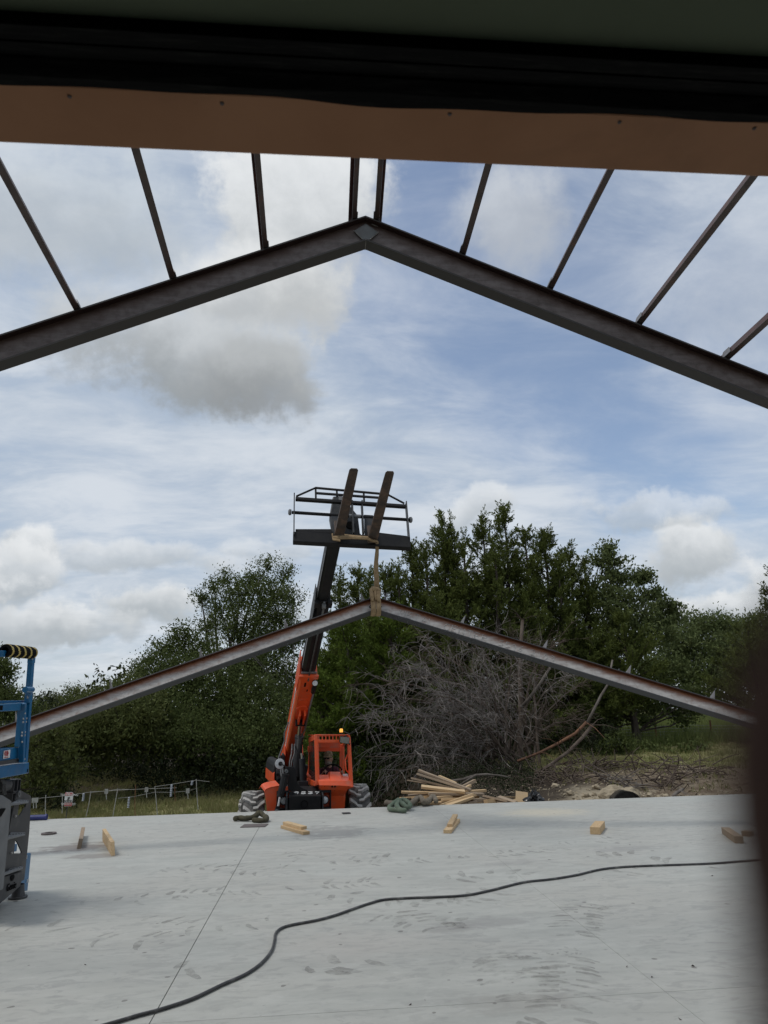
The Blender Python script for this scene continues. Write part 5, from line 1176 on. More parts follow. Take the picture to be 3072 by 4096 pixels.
# undergrowth at the foot of the near trees
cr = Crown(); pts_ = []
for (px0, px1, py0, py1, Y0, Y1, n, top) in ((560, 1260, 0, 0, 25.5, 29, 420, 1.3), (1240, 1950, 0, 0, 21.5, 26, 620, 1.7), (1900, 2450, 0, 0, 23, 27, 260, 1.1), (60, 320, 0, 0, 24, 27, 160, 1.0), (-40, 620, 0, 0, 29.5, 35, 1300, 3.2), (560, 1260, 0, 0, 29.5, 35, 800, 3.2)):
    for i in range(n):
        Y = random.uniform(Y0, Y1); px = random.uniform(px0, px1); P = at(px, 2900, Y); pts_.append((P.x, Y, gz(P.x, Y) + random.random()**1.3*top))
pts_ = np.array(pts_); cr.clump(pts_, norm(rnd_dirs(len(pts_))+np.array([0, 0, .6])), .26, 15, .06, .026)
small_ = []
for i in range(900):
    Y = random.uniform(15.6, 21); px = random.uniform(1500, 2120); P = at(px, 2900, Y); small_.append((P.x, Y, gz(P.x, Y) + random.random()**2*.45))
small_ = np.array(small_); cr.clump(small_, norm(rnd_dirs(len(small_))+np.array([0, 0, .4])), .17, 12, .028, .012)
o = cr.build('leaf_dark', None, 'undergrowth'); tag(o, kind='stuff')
# --- grass
def grass(name, mat, n, sampler, h0, h1, w=.012):
    P = np.array([sampler() for _ in range(n)]); bl = 6; N = n*bl
    c = np.repeat(P, bl, 0); c[:, :2] += RNG.normal(size=(N, 2))*.07; h = RNG.uniform(h0, h1, N); a = RNG.uniform(0, 2*math.pi, N); ln = RNG.normal(size=(N, 2))*.35
    v = np.empty((N, 3, 3)); dx_ = np.cos(a)*w; dy_ = np.sin(a)*w
    v[:, 0] = c + np.stack([dx_, dy_, np.zeros(N)], 1); v[:, 1] = c - np.stack([dx_, dy_, np.zeros(N)], 1); v[:, 2] = c + np.stack([ln[:, 0]*h, ln[:, 1]*h, h], 1)
    v = v.reshape(-1, 3); o = fastmesh(name, v, np.arange(len(v)).reshape(-1, 3), mat); tag(o, kind='stuff'); return o
def s_left():
    while True:
        y = random.uniform(13.9, 34)**1.0; x = random.uniform(-16, 1.2)
        if y > 19.5 or random.random() < .25:
            if abs(x+.5) < 1.6 and 14 < y < 19.5: continue
            if math.sin(x*1.1+y*.7)*math.sin(y*.8-x*.5) < random.uniform(-1.6, .1) - .15: continue
            return (x, y, gz(x, y)-.02)
grass('grass', 'grass_blade', 16000, s_left, .05, .24)
def s_right():
    y = random.uniform(26, 48); x = random.uniform(6.5, 27); return (x, y, gz(x, y)-.02)
grass('field_grass', 'grass_field', 14000, s_right, .2, .6, .018)
def s_dirt():
    while True:
        y = random.uniform(15.5, 29); x = random.uniform(5.5, 19)
        if random.random() < .25 or y > 18.5: return (x, y, gz(x, y)-.02)
grass('weeds', 'grass_blade', 4500, s_dirt, .05, .2)
# --- dead brush: felled juniper limbs, grey and leafless
def dead_brush(name, label, base, stems, mat, n_tw=9, lv2=6, droop=.25, cat='dead tree', group='dead trees and brush'):
    rt_ = thing(name, base, label, cat, group); st = MB(); br_ = MB(); b0 = Vector(base)
    for tip, r0 in stems:
        tip = Vector(tip); L = (tip-b0).length; pts = []; n = 7; bow = Vector((0, 0, L*random.uniform(.02, .22)))
        s0 = b0 + Vector((random.uniform(-.9, .3), random.uniform(-.6, .6), random.uniform(0, .5)))
        for i in range(n+1):
            t = i/n; pts.append(s0.lerp(tip, t) + bow*math.sin(math.pi*t) + Vector((random.gauss(0, .04), random.gauss(0, .06), random.gauss(0, .04)))*(1 if 0 < i else 0))
        st.tube(pts, [r0*(1-.8*i/n)+.006 for i in range(n+1)], 5, False)
        main = (tip-s0).normalized()
        for k_ in range(n_tw):
            t = random.uniform(.15, 1); f = t*n; i0 = min(int(f), n-1); p = pts[i0].lerp(pts[i0+1], f-i0)
            d = (main*.8 + Vector((random.gauss(-.15, .5), random.gauss(-.25, .5), random.gauss(.12, .45)))).normalized(); L2 = random.uniform(.5, 1.35); q = [p]; c_ = p.copy()
            for j in range(6):
                d = (d + Vector((random.gauss(0, .14), random.gauss(0, .14), random.gauss(-droop*.35, .13)))).normalized(); c_ = c_ + d*L2/6; q.append(c_.copy())
            br_.tube(q, [.009, .0085, .0075, .0065, .005, .004, .003], 3, False)
            for m_ in range(lv2):
                j = random.randint(1, 5); d2 = (d*.7 + Vector((random.gauss(0, .6), random.gauss(0, .6), random.gauss(-.05, .55)))).normalized(); L3 = random.uniform(.18, .6); q2 = [q[j]]; c_ = q[j].copy()
                for jj in range(3):
                    d2 = (d2 + Vector((random.gauss(0, .2), random.gauss(0, .2), random.gauss(-droop*.5, .2)))).normalized(); c_ = c_ + d2*L3/3; q2.append(c_.copy())
                br_.tube(q2, [.0055, .005, .004, .003], 3, False)
    st.build('stems', 'twig_dark', rt_); br_.build('branches', mat, rt_); return rt_
B = gr(2075, 3150, -.05); BY = 19.6; bb = at(2080, 3120, BY); bb.z = gz(bb.x, BY)
stems = []
for i, (px, py) in enumerate(((1500, 2720), (1460, 2830), (1440, 2940), (1460, 3030), (1530, 3120), (1560, 2650), (1650, 2620), (1760, 2590), (1840, 2560), (1620, 2760), (1560, 2860), (1540, 2960), (1600, 3060), (1700, 2700), (1720, 2820), (1700, 2930), (1760, 3040), (1880, 2640), (1960, 2600), (1900, 2760), (1850, 2880), (2040, 2620), (2120, 2640), (1980, 2760), (2230, 2700), (1660, 2680), (1480, 2880), (1780, 2760), (1640, 2900), (2000, 2680))):
    stems.append((at(px, py, BY + random.uniform(-1.6, 1.2)), random.uniform(.014, .03)))
dead_brush('dead_brush', 'great fan of leafless grey brush behind the lumber heap', bb, stems, 'twig_grey', 11, 8)
stems = [(at(px, py, BY+2.5+random.uniform(-1, 1)), random.uniform(.03, .06)) for px, py in ((1700, 2600), (1900, 2540), (2050, 2560), (2200, 2620), (2300, 2760), (2330, 2880), (1560, 2780), (2180, 2780), (2120, 2560), (2260, 2560), (1820, 2640), (1480, 2760), (1640, 2840), (1760, 2900))]
bb2 = at(2130, 3090, BY+2.2); bb2.z = gz(bb2.x, BY+2.2)
dead_brush('dead_brush', 'darker bare thicket standing behind the grey fan of brush', bb2, stems, 'twig_dark', 16, 8)
# trunks in the thicket and leaning logs
def log(name, label, pts, r0, r1, mat, group='dead trees and brush', cat='log', twigs=0):
    n = len(pts); m_ = MB(); rt_ = thing(name, Vector(pts[0]), label, cat, group)
    m_.tube(pts, [r0+(r1-r0)*i/(n-1) for i in range(n)], 8); m_.build('trunk', mat, rt_, smooth=True)
    if twigs:
        t_ = MB()
        for i in range(twigs):
            p = Vector(pts[random.randint(1, n-1)]); d = Vector((random.gauss(0, 1), random.gauss(-.3, .6), random.gauss(.1, .6))).normalized(); L = random.uniform(.3, .9)
            t_.tube([p, p+d*L*.5+Vector((0, 0, .05)), p+d*L], [.012, .008, .004], 3, False)
        t_.build('branches', mat, rt_)
    return rt_
log('dead_tree', 'upright shaggy trunk in the middle of the dead brush', [at(2075, 3140, 20.2), at(2080, 3000, 20.4), at(2083, 2850, 20.5), at(2080, 2650, 20.6), at(2090, 2480, 20.7)], .11, .05, 'twig_dark', twigs=14)
log('dead_tree', 'grey forked bough reaching up right from the shaggy trunk', [at(2085, 2830, 20.2), at(2120, 2790, 20.1), at(2160, 2735, 20.0), at(2200, 2670, 20.0)], .05, .035, 'log_grey')
log('dead_log', 'grey leaning log passing under the right rafter slope', [at(2345, 2900, 21), at(2375, 2840, 21), at(2405, 2780, 21), at(2430, 2740, 21), at(2450, 2640, 21.1)], .045, .028, 'log_grey')
log('dead_log', 'reddish stripped log sloping across the brush right of the lumber heap', [at(2070, 3045, 18.6), at(2160, 3010, 18.7), at(2230, 2975, 18.8), at(2300, 2935, 18.9), at(2345, 2890, 19)], .03, .042, 'log_red', twigs=6)
log('dead_log', 'lower grey log under the reddish stripped log', [at(2140, 3100, 18.3), at(2200, 3060, 18.4), at(2270, 3010, 18.6), at(2330, 2950, 18.8), at(2370, 2900, 19)], .04, .05, 'twig_dark', twigs=8)
log('dead_log', 'short gnarled root lying on the pale dirt at right', [at(2690, 3190, 15.2), at(2705, 3172, 15.3), at(2722, 3162, 15.35), at(2735, 3155, 15.4)], .045, .025, 'log_grey', twigs=3)
bo = MB(); bp = thing('fallen_branch', at(1800, 3165, 15.6), 'pale fallen branch arching over the lumber heap', 'branch', 'dead trees and brush')
bo.tube([at(1760, 3130, 15.6), at(1850, 3118, 15.6), at(1905, 3100, 15.7), at(1945, 3097, 15.8), at(2000, 3102, 15.9), at(2040, 3110, 16)], [.03, .03, .028, .024, .02, .014], 6); bo.tube([at(1905, 3100, 15.7), at(1870, 3120, 15.4), at(1830, 3145, 15.4)], [.02, .018, .01], 5); bo.build('trunk', 'log_grey', bp)
# brush and roots pushed up on the dirt at right
def brush_pile(name, label, c, wid, n, mat, ln=(.25, .8)):
    rt_ = thing(name, c, label, 'brush pile', 'dead trees and brush'); m_ = MB(); c = Vector(c)
    for i in range(n):
        p = c + Vector((random.gauss(0, wid*.5), random.gauss(0, .35), 0)); p.z = gz(p.x, p.y) + random.uniform(.0, .22); d = Vector((random.gauss(0, 1), random.gauss(0, .6), random.gauss(.15, .3))).normalized(); L = random.uniform(*ln)
        q = [p]
        for j in range(4): d = (d+Vector((random.gauss(0, .2), random.gauss(0, .2), random.gauss(-.05, .2)))).normalized(); p = p+d*L/4; q.append(p.copy())
        r = random.uniform(.006, .02); m_.tube(q, [r, r*.9, r*.75, r*.6, r*.4], 4, False)
    m_.build('branches', mat, rt_); return rt_
for (px, py, Y, wd_, n, mat, lab) in ((2480, 3120, 16.2, .45, 34, 'log_grey', 'pale pulled branches above the half buried black pipe'), (2650, 3120, 16.4, .6, 60, 'twig_dark', 'dark tangle of roots right of the black pipe'), (2330, 3100, 17.0, .7, 60, 'twig_dark', 'brown twig heap left of the black pipe'), (2820, 3100, 17.2, .9, 60, 'twig_dark', 'brown twig heap beside the brown post at right'), (2400, 3020, 19.0, 1.2, 120, 'twig_dark', 'tangled brown brush below the leaning logs'), (2200, 3080, 17.8, .9, 110, 'twig_dark', 'grey twigs spilling out behind the black bag'), (2660, 3060, 18.6, 1.0, 40, 'twig_dark', 'scattered sticks on the dirt before the saplings')):
    P = at(px, py, Y); brush_pile('brush_pile', lab, (P.x, Y, gz(P.x, Y)), wd_, n, mat)
# ------------------------------------------------------------------ blue scissor lift, its ladder end toward the viewer
LC = at(118, 3093, 7.45); LL = gr(0, 3115, LC.z); LU = (LC-LL); LU.z = 0; LU.normalize(); LN = Vector((LU.y, -LU.x, 0))     # LN points at the viewer
sl_ = thing('scissor_lift', (LC.x-.4*LU.x, LC.y-.4*LU.y, 0), 'blue scissor lift with grey ladder, cut off by the left picture edge', 'scissor lift')
def lp(px, py, off=0.0): return pl(px, py, LC + LN*off, LN)
def k2(x, y): return x*180/711, 2560+y*180/711
def k3(x, y): return x*180/664, 3050+y*180/664
def P2(x, y, o=0.0): return lp(*k2(x, y), o)
def P3(x, y, o=0.0): return lp(*k3(x, y), o)
WL = .78
def corner(p, w): return p - LU*w
def lbar(name, a, b, w, d, mat='blue_paint', upv=None): MB().bar(a, b, w, d, LN if upv is None else upv).build(name, mat, sl_, bevel=.004)
deckz = LC.z
# deck beam across the end and the platform behind it
bt, bb_ = P2(462, 1935), P2(455, 2105)
q = [bb_, bt, bt-LU*.80, bb_-LU*.80]; MB().prism(q, -LN*.06).build('deck_beam', 'blue_paint', sl_, bevel=.006)
MB().prism([bt-ZL*.02-LN*.06, bt-LN*.06, bt-LU*.80-LN*.06, bt-ZL*.02-LU*.80-LN*.06], -LN*1.75).build('deck', 'lift_grey', sl_)
for o_ in (0, .78): MB().prism([bb_-LU*o_-LN*.06, bt-LU*o_-LN*.06, bt-LU*o_-LN*1.8, bb_-LU*o_-LN*1.8], -LU*.02).build('deck_side', 'blue_paint', sl_)
MB().box(P2(433, 2065)+LN*.002, (.012, .004, .03), math.atan2(LU.y, LU.x)).build('deck_slot', 'rubber_black', sl_)
# toe board
tb0, tb1, tb2, tb3 = P2(335, 1690, -.03), P2(335, 1868, -.03), P2(0, 1940, -.03), P2(0, 1728, -.03)
MB().prism([tb0, tb1, tb1-LU*.72, tb0-LU*.72], -LN*.012).build('toe_board', 'blue_paint', sl_, bevel=.003)
MB().prism([tb0-LN*.06, tb1-LN*.06, tb1-LU*.72-LN*1.6, tb0-LU*.72-LN*1.6][:4], -LN*.004).build('far_toe_board', 'blue_paint', sl_)
MB().prism([P2(335, 1872, -.02), P2(335, 1928, -.02), P2(335, 1928, -.02)-LU*.7, P2(335, 1872, -.02)-LU*.7], -LN*.03).build('kick_strip', 'lift_dark', sl_)
# corner posts: main post, gate post and bolts
def post2(name, a, b, w, o=0.0, mat='blue_paint'):
    MB().bar(P2(*a, o), P2(*b, o), w, .045, LN).build(name, mat, sl_, bevel=.005)
post2('corner_post', (452, 985), (385, 1930), .052, 0.0)
post2('gate_post', (372, 1000), (345, 1930), .040, .012)
post2('gate_post', (338, 1100), (285, 1685), .060, -.02)
post2('post_sleeve', (462, 765), (446, 990), .082, .0); post2('top_post', (503, 190), (460, 770), .064, -.01); post2('top_sleeve', (506, 190), (492, 365), .082, .005)
MB().cyl(P2(395, 785, .03), P2(506, 785, .03), .028, 12).build('sleeve_pin', 'blue_paint', sl_)
MB().prism([P2(0, 1015, .0), P2(415, 985, .0), P2(395, 1110, .0), P2(0, 1130, .0)], -LN*.04).build('mid_rail', 'blue_paint', sl_, bevel=.004)
MB().prism([P2(0, 960, -.05), P2(405, 950, -.05), P2(405, 985, -.05), P2(0, 1005, -.05)], -LN*.03).build('gate_rail', 'blue_paint', sl_, bevel=.003)
MB().bar(P2(0, 218, -.0), P2(500, 218, -.0)+LU*.0, .055, .05, LN).build('top_rail', 'blue_paint', sl_, bevel=.004)
MB().bar(P2(500, 205), P2(500, 205)-LN*1.75, .045, .045, ZL).build('side_rail', 'blue_paint', sl_, bevel=.004)
MB().bar(P2(440, 1050), P2(440, 1050)-LN*1.75, .04, .045, ZL).build('side_rail', 'blue_paint', sl_, bevel=.004)
for o_ in (1.75,): MB().bar(P2(500, 195)-LN*o_, P2(385, 1930)-LN*o_, .045, .045, LN).build('corner_post', 'blue_paint', sl_)
MB().bar(P2(0, 150, -.35), P2(120, 158, -.35), .05, .05, LN).build('gate_bar', 'blue_paint', sl_, bevel=.004)
# padded bar with black and yellow tape
ta_, tb_ = P2(90, 165, .02), P2(505, 205, .02); Lp = (tb_-ta_).length; dt = (tb_-ta_).normalized()
pad = MB(); pad.m = 0; n = 20; seg = 60; k0 = 0
uu_ = LN; vv_ = uu_.cross(dt)
for i in range(seg+1):
    rr_ = .056*(1+.03*math.sin(i*1.7)) * (.97 if i in (0, seg) else 1)
    for j in range(n): t = 2*math.pi*j/n; pad.v.append(ta_ + dt*Lp*i/seg + (uu_*math.cos(t)+vv_*math.sin(t))*rr_)
for i in range(seg):
    for j in range(n):
        pad.f.append((i*n+j, i*n+(j+1) % n, (i+1)*n+(j+1) % n, (i+1)*n+j)); ph = (i/seg*4.3 + j/n) % 1.0; pad.mi.append(1 if ph < .27 else 0)
pad.build('rail_pad', ['rubber_black', 'yellow_tape'], sl_, smooth=True)
MB().lathe(ta_, -dt, [(0, .056), (.012, .05), (.012, .03), (-.03, .028)], 20).build('pad_end', 'rubber_black', sl_)
bs = MB()
for (x, y) in ((388, 1160), (362, 1245), (358, 1297), (412, 1240), (406, 1293), (342, 1463), (337, 1512), (390, 1455), (384, 1505), (343, 1612), (380, 1882), (492, 262), (505, 298), (428, 912)):
    c = P2(x, y, .028); bs.lathe(c, LN, [(0, .010), (.008, .009), (.011, .004), (.011, 0)], 8)
bs.build('bolt', 'steel_bolt', sl_)['kind'] = 'stuff'
MB().bar(P2(432, 880, .035), P2(430, 925, .035), .008, .008, LN).build('lock_pin', 'steel_bolt', sl_)
MB().prism([P2(0, 1035, .01), P2(28, 1033, .01), P2(24, 1110, .01), P2(0, 1112, .01)], LN*.01).build('latch_plate', 'rubber_black', sl_)
# sticker
lx = LU; st0 = P2(102, 1803, .0)
MB().prism([P2(58, 1752, -.025), P2(160, 1732, -.025), P2(150, 1858, -.025), P2(44, 1878, -.025)], LN*.003).build('notice_sticker', 'sign_white', sl_)
cw = (P2(160, 1732, -.02)-P2(58, 1752, -.02)).normalized(); cu_ = (P2(58, 1752, -.02)-P2(44, 1878, -.02)).normalized()
for body, y_, s_ in (('PLEASE', 1768, .024), ('RETURN', 1795, .024), ('CLEAN', 1822, .024), ('we charge cleaning', 1852, .011)):
    text('sticker_text', body, s_, P2(104 - (y_-1768)*.06, y_, -.020), LU, ZL, 'sign_red', sl_, ext=.0008)
# scissor stack: box sections seen end on
for i, (xa, ya, xb, yb) in enumerate(((140, 240, 300, 440), (125, 440, 255, 640), (135, 660, 190, 850), (110, 850, 150, 1060))):
    for off, w in ((.0, .085), (.10, .07)):
        c = P3((xa+xb)/2-60+off*420, (ya+yb)/2, -.22); hgt = (P3(0, ya)-P3(0, yb)).length*.92
        m_ = MB(); tk = .008
        for sx, sz, wx, wz in ((0, hgt/2, w, tk), (0, -hgt/2, w, tk), (-w/2, 0, tk, hgt), (w/2, 0, tk, hgt)): m_.box(c+LU*sx+ZL*sz-LN*.55, (wx, 1.2, wz), math.atan2(LU.y, LU.x))
        m_.build('scissor_arm', 'lift_dark', sl_)
for i in range(4):
    z = LC.z-.16-.17*i; c = LC-LU*.62-LN*.8; c.z = z; MB().box(c, (.5, 1.3, .10), math.atan2(LU.y, LU.x)).build('scissor_arm', 'lift_dark', sl_, bevel=.008)
MB().cyl(P3(-40, 340, -.1), P3(95, 330, -.1), .055, 14).build('scissor_pivot', 'lift_dark', sl_)
hm = MB()
for k_ in range(4): hm.tube([P3(10+12*k_, 250, -.05), P3(45+10*k_, 320, -.04), P3(35+14*k_, 400, -.04), P3(60+8*k_, 470, -.05)], .008, 6)
hm.build('hydraulic_hose', 'hose_rubber', sl_)
# ladder: far side plate (with cut-outs), near plate, three steps
LD = -LN   # ladder depth direction
fpo = [(195, 640), (235, 470), (262, 420), (300, 412), (440, 490), (452, 520), (425, 1000), (395, 1300), (348, 1730), (318, 1745), (40, 1760), (95, 1180), (150, 860)]
def plate_with_holes(name, outer, holes, o, th_, mat):
    m_ = MB(); me_p = [P3(*p, o) for p in outer]; hp = [[P3(*p, o) for p in h] for h in holes]
    bm = bmesh.new()
    def loop(ps): vs = [bm.verts.new(p) for p in ps]; return [bm.edges.new((vs[i], vs[(i+1) % len(vs)])) for i in range(len(vs))]
    es = loop(me_p)
    for h in hp: es += loop(h)
    bmesh.ops.triangle_fill(bm, edges=es, use_beauty=True, use_dissolve=False)
    me = bpy.data.meshes.new(name); Mi = WM[sl_]; bmesh.ops.transform(bm, matrix=Mi, verts=bm.verts); bm.to_mesh(me); bm.free(); me.materials.append(MATS[mat])
    o_ = bpy.data.objects.new(name, me); COL.objects.link(o_); o_.parent = sl_; md = o_.modifiers.new('s', 'SOLIDIFY'); md.thickness = th_; md.offset = 0; return o_
plate_with_holes('ladder_side_plate', fpo, [[(270, 625), (380, 605), (368, 660), (275, 790), (258, 798), (250, 785)], [(225, 1140), (262, 1200), (312, 1320), (308, 1340), (195, 1342), (215, 1160)]], -.02, .012, 'lift_dark')
MB().prism([P3(148, 600, .13), P3(150, 570, .13), P3(20, 485, .13), P3(-60, 480, .13), P3(-120, 1900, .13), P3(10, 1880, .13), P3(30, 1850, .13)], LN*.012).build('ladder_side_plate', 'lift_grey', sl_, bevel=.003)
MB().prism([P3(0, 680, .145), P3(75, 672, .145), P3(78, 690, .145), P3(10, 800, .145), P3(-40, 820, .145)], LN*.003).build('plate_opening', 'rubber_black', sl_)
for (a, b_, c_, d_) in (((150, 605), (262, 545), (422, 545), (420, 590)), ((100, 1110), (160, 1025), (375, 1025), (372, 1068)), ((45, 1640), (150, 1560), (342, 1515), (340, 1562))):
    pA, pB, pC, pD = P3(*a, .13), P3(*b_, -.02), P3(*c_, -.02), P3(*d_, .02)
    pE = P3(a[0], a[1]+38, .13)
    s_ = MB(); s_.hexa([pE, P3(d_[0], d_[1]+10, .02), P3(c_[0], c_[1]+16, -.05), P3(b_[0], b_[1]+20, -.05), pA, pD, pC, pB]); s_.build('ladder_step', 'lift_grey', sl_, bevel=.003)
    dm = MB()
    for i in range(6):
        t = (i+.5)/6; c = pA.lerp(pD, t)*.55 + pB.lerp(pC, t)*.45; dm.lathe(c+ZL*.002, ZL, [(0, .010), (.004, .007), (.004, 0)], 8)
    dm.build('step_stud', 'lift_dark', sl_)['kind'] = 'stuff'
for (x, y) in ((228, 792), (168, 1335)): MB().lathe(P3(x, y, .0), LN, [(0, .012), (.008, .010), (.008, 0)], 8).build('bolt', 'steel_bolt', sl_)
MB().lathe(P3(283, 465, -.005), LN, [(0, .026), (.004, .026), (.004, .014), (0, .014)], 14).build('plate_ring', 'lift_grey', sl_)
# base chassis: black bumper, blue tray, caster, wheels
bq = [(20, 1690), (330, 1600), (335, 1720), (300, 1830), (200, 1920), (0, 2090), (-200, 2120), (-200, 1720)]
MB().prism([P3(*p, .02) for p in bq], -LN*.25).build('bumper', 'lift_dark', sl_, bevel=.01)
MB().prism([P3(165, 1665, .025), P3(205, 1650, .025), P3(212, 1690, .025), P3(190, 1740, .025), P3(165, 1750, .025), P3(158, 1700, .025)], LN*.003).build('bumper_slot', 'rubber_black', sl_)
text('embossed_logo', 'Genie', .085, P3(172, 1828, .026), (P3(235, 1800)-P3(110, 1850)), ZL, 'rubber_black', sl_, ext=.003)
MB().prism([P3(370, 1345, -.06), P3(452, 1332, -.06), P3(460, 1345, -.06), P3(408, 1892, -.06), P3(262, 1890, -.06), P3(335, 1700, -.06)], -LN*.03).build('side_panel', 'blue_paint', sl_, bevel=.004)
for (x, y) in ((385, 1398), (408, 1745)): MB().box(P3(x, y, -.055), (.02, .01, .03), .5).build('panel_clip', 'sign_white', sl_)
MB().prism([P3(95, 1225, -.2), P3(255, 1200, -.2), P3(250, 1310, -.2), P3(100, 1340, -.2)], -LN*.3).build('inner_tray', 'blue_paint', sl_, bevel=.004)
MB().prism([P3(60, 1400, -.2), P3(110, 1390, -.2), P3(100, 1560, -.2), P3(60, 1560, -.2)], -LN*.2).build('inner_tray', 'blue_paint', sl_)
MB().lathe(P3(82, 1560, -.06), ZL, [(-.02, .04), (.02, .035), (.025, 0)], 10).build('yellow_cap', 'yellow_tape', sl_)
cs = P3(268, 1945, -.05); cs.z = .03
MB().lathe(cs, ZL, [(-.028, .0), (-.028, .082), (-.012, .082), (-.01, .06), (.04, .05), (.09, .045)], 20).build('outrigger_foot', 'lift_dark', sl_)
mb = MB(); c = LC-LU*.42-LN*.95; c.z = .24; mb.box(c, (.62, 1.5, .26), math.atan2(LU.y, LU.x)); mb.build('base_chassis', 'lift_dark', sl_, bevel=.02)
for oy in (.35, 1.5):
    for ox in (.02, .78):
        c = LC-LU*ox-LN*oy; c.z = .16; w_ = MB(); w_.lathe(c, LU, [(-.05, 0), (-.05, .13), (-.04, .16), (.04, .16), (.05, .13), (.05, 0)], 20); w_.build('wheel', 'tyre_rubber', sl_)
# ------------------------------------------------------------------ things lying on the slab
def board(name, label, a, b, w, h, mat='pine', cat='lumber', group=None, roll=0.0, z=None, taper=0.0):
    """a rectangular timber from a to b (centres of its end faces)"""
    a, b = Vector(a), Vector(b); d = (b-a); L = d.length; d.normalize(); c = (a+b)/2
    s = d.cross(ZL).normalized(); u = s.cross(d); q_ = Matrix.Rotation(roll, 3, d); s = q_ @ s; u = q_ @ u
    me = bpy.data.meshes.new(name); hx_, hw, hh = L/2, w/2, h/2; tp_ = taper
    v = [(-hx_, -hw, -hh), (hx_, -hw, -hh), (hx_, hw, -hh), (-hx_, hw, -hh), (-hx_+tp_, -hw, hh), (hx_-tp_, -hw, hh), (hx_-tp_, hw, hh), (-hx_+tp_, hw, hh)]
    me.from_pydata(v, [], [(0, 3, 2, 1), (4, 5, 6, 7), (0, 1, 5, 4), (1, 2, 6, 5), (2, 3, 7, 6), (3, 0, 4, 7)]); me.materials.append(MATS[mat])
    o = bpy.data.objects.new(name, me); COL.objects.link(o)
    o.matrix_world = Matrix(((d.x, s.x, u.x, c.x), (d.y, s.y, u.y, c.y), (d.z, s.z, u.z, c.z), (0, 0, 0, 1)))
    md = o.modifiers.new('b', 'BEVEL'); md.width = .003; md.segments = 1
    return tag(o, label, cat, group)
G_ = 'timber blocks on the slab'
def onslab(p0, p1, z): a = gr(*p0); b = gr(*p1); a.z = b.z = z; return a, b
a, b = onslab((1135, 3312), (1226, 3339), .021); board('timber_block', 'lower pine block of the stacked pair in front of the telehandler', a, b, .10, .042, 'pine', group=G_)
a, b = onslab((1142, 3310), (1216, 3331), .063); board('timber_block', 'upper pine block of the stacked pair in front of the telehandler', a, b, .09, .042, 'pine', group=G_)
a, b = onslab((1790, 3334), (1826, 3288), .024); board('timber_block', 'lower pine block of the stacked pair on the right hand saw cut', a, b, .11, .046, 'pine', group=G_)
a, b = onslab((1800, 3322), (1822, 3280), .066); board('timber_block', 'upper notched block of the stacked pair on the right hand saw cut', a, b, .075, .038, 'pine', group=G_)
a, b = onslab((2382, 3338), (2402, 3312), .045); board('timber_block', 'single squared block lying alone right of centre on the slab', a, b, .13, .09, 'pine', group=G_)
a, b = onslab((2905, 3336), (2958, 3374), .04); board('timber_block', 'plank end half hidden behind the brown post', a, b, .10, .08, 'pine_old', group=G_)
a, b = onslab((2975, 3342), (3010, 3346), .03); board('timber_block', 'blurred block beside the post, behind the plank end', a, b, .10, .06, 'pine_old', group=G_)
a, b = onslab((414, 3362), (450, 3424), .078); board('timber_block', 'yellow pine board standing on edge with a sloped top corner', a, b, .045, .155, 'pine', group=G_, taper=.05, roll=R(6))
a, b = onslab((328, 3345), (318, 3395), .06); board('timber_block', 'weathered reddish board on edge in the dark stain', a, b, .05, .12, 'pine_old', group=G_, roll=R(-8))
def lie(name, label, cat, pts, r, mat, squash=.55, group=None, n=8, jit=.12):
    m_ = MB(); rs = [r*random.uniform(1-jit*2, 1+jit*2) for _ in pts]; m_.tube(pts, rs, n)
    for v in m_.v: v.z = .004 + max(0, v.z)*1.0
    o = m_.build(name, mat, None, smooth=True, loc=(pts[0][0], pts[0][1], 0), sub=1); return tag(o, label, cat, group)
def gpt(px, py, z=.03): p = gr(px, py); p.z = z; return p
def smoothpath(pts, k=5):
    pts = [Vector(p) for p in pts]; out_ = []
    for i in range(len(pts)-1):
        p0, p1, p2, p3 = pts[max(i-1, 0)], pts[i], pts[i+1], pts[min(i+2, len(pts)-1)]
        for j in range(k):
            t = j/k; out_.append(.5*((2*p1) + (p2-p0)*t + (2*p0-5*p1+4*p2-p3)*t*t + (3*p1-p0-3*p2+p3)*t*t*t))
    out_.append(pts[-1]); return out_
lie('lifting_sling', 'dark olive lifting sling lying bunched before the telehandler', 'sling', smoothpath([gpt(938, 3287, .035), gpt(955, 3284, .04), gpt(985, 3286, .04), gpt(1020, 3283, .06), gpt(1035, 3275, .09), gpt(1055, 3280, .06), gpt(1068, 3288, .04), gpt(1050, 3292, .03), gpt(1010, 3290, .03)], 4), .045, 'strap_olive')
lie('lifting_sling', 'taupe fabric sling heaped along the slab edge before the lumber', 'sling', smoothpath([gpt(1745, 3222, .06), gpt(1735, 3212, .11), gpt(1722, 3218, .08), gpt(1700, 3228, .07), gpt(1680, 3216, .11), gpt(1660, 3224, .08), gpt(1635, 3232, .06), gpt(1600, 3232, .06), gpt(1565, 3228, .06), gpt(1545, 3224, .05)], 5), .055, 'strap_taupe')
lie('tow_strap', 'green knotted tow strap in front of the taupe sling', 'strap', smoothpath([gpt(1560, 3240, .04), gpt(1580, 3233, .09), gpt(1605, 3238, .10), gpt(1630, 3246, .06), gpt(1640, 3240, .09), gpt(1612, 3234, .14), gpt(1588, 3242, .10), gpt(1598, 3252, .05), gpt(1625, 3254, .04), gpt(1566, 3249, .04), gpt(1560, 3243, .06), gpt(1600, 3236, .15)], 5), .045, 'strap_green')
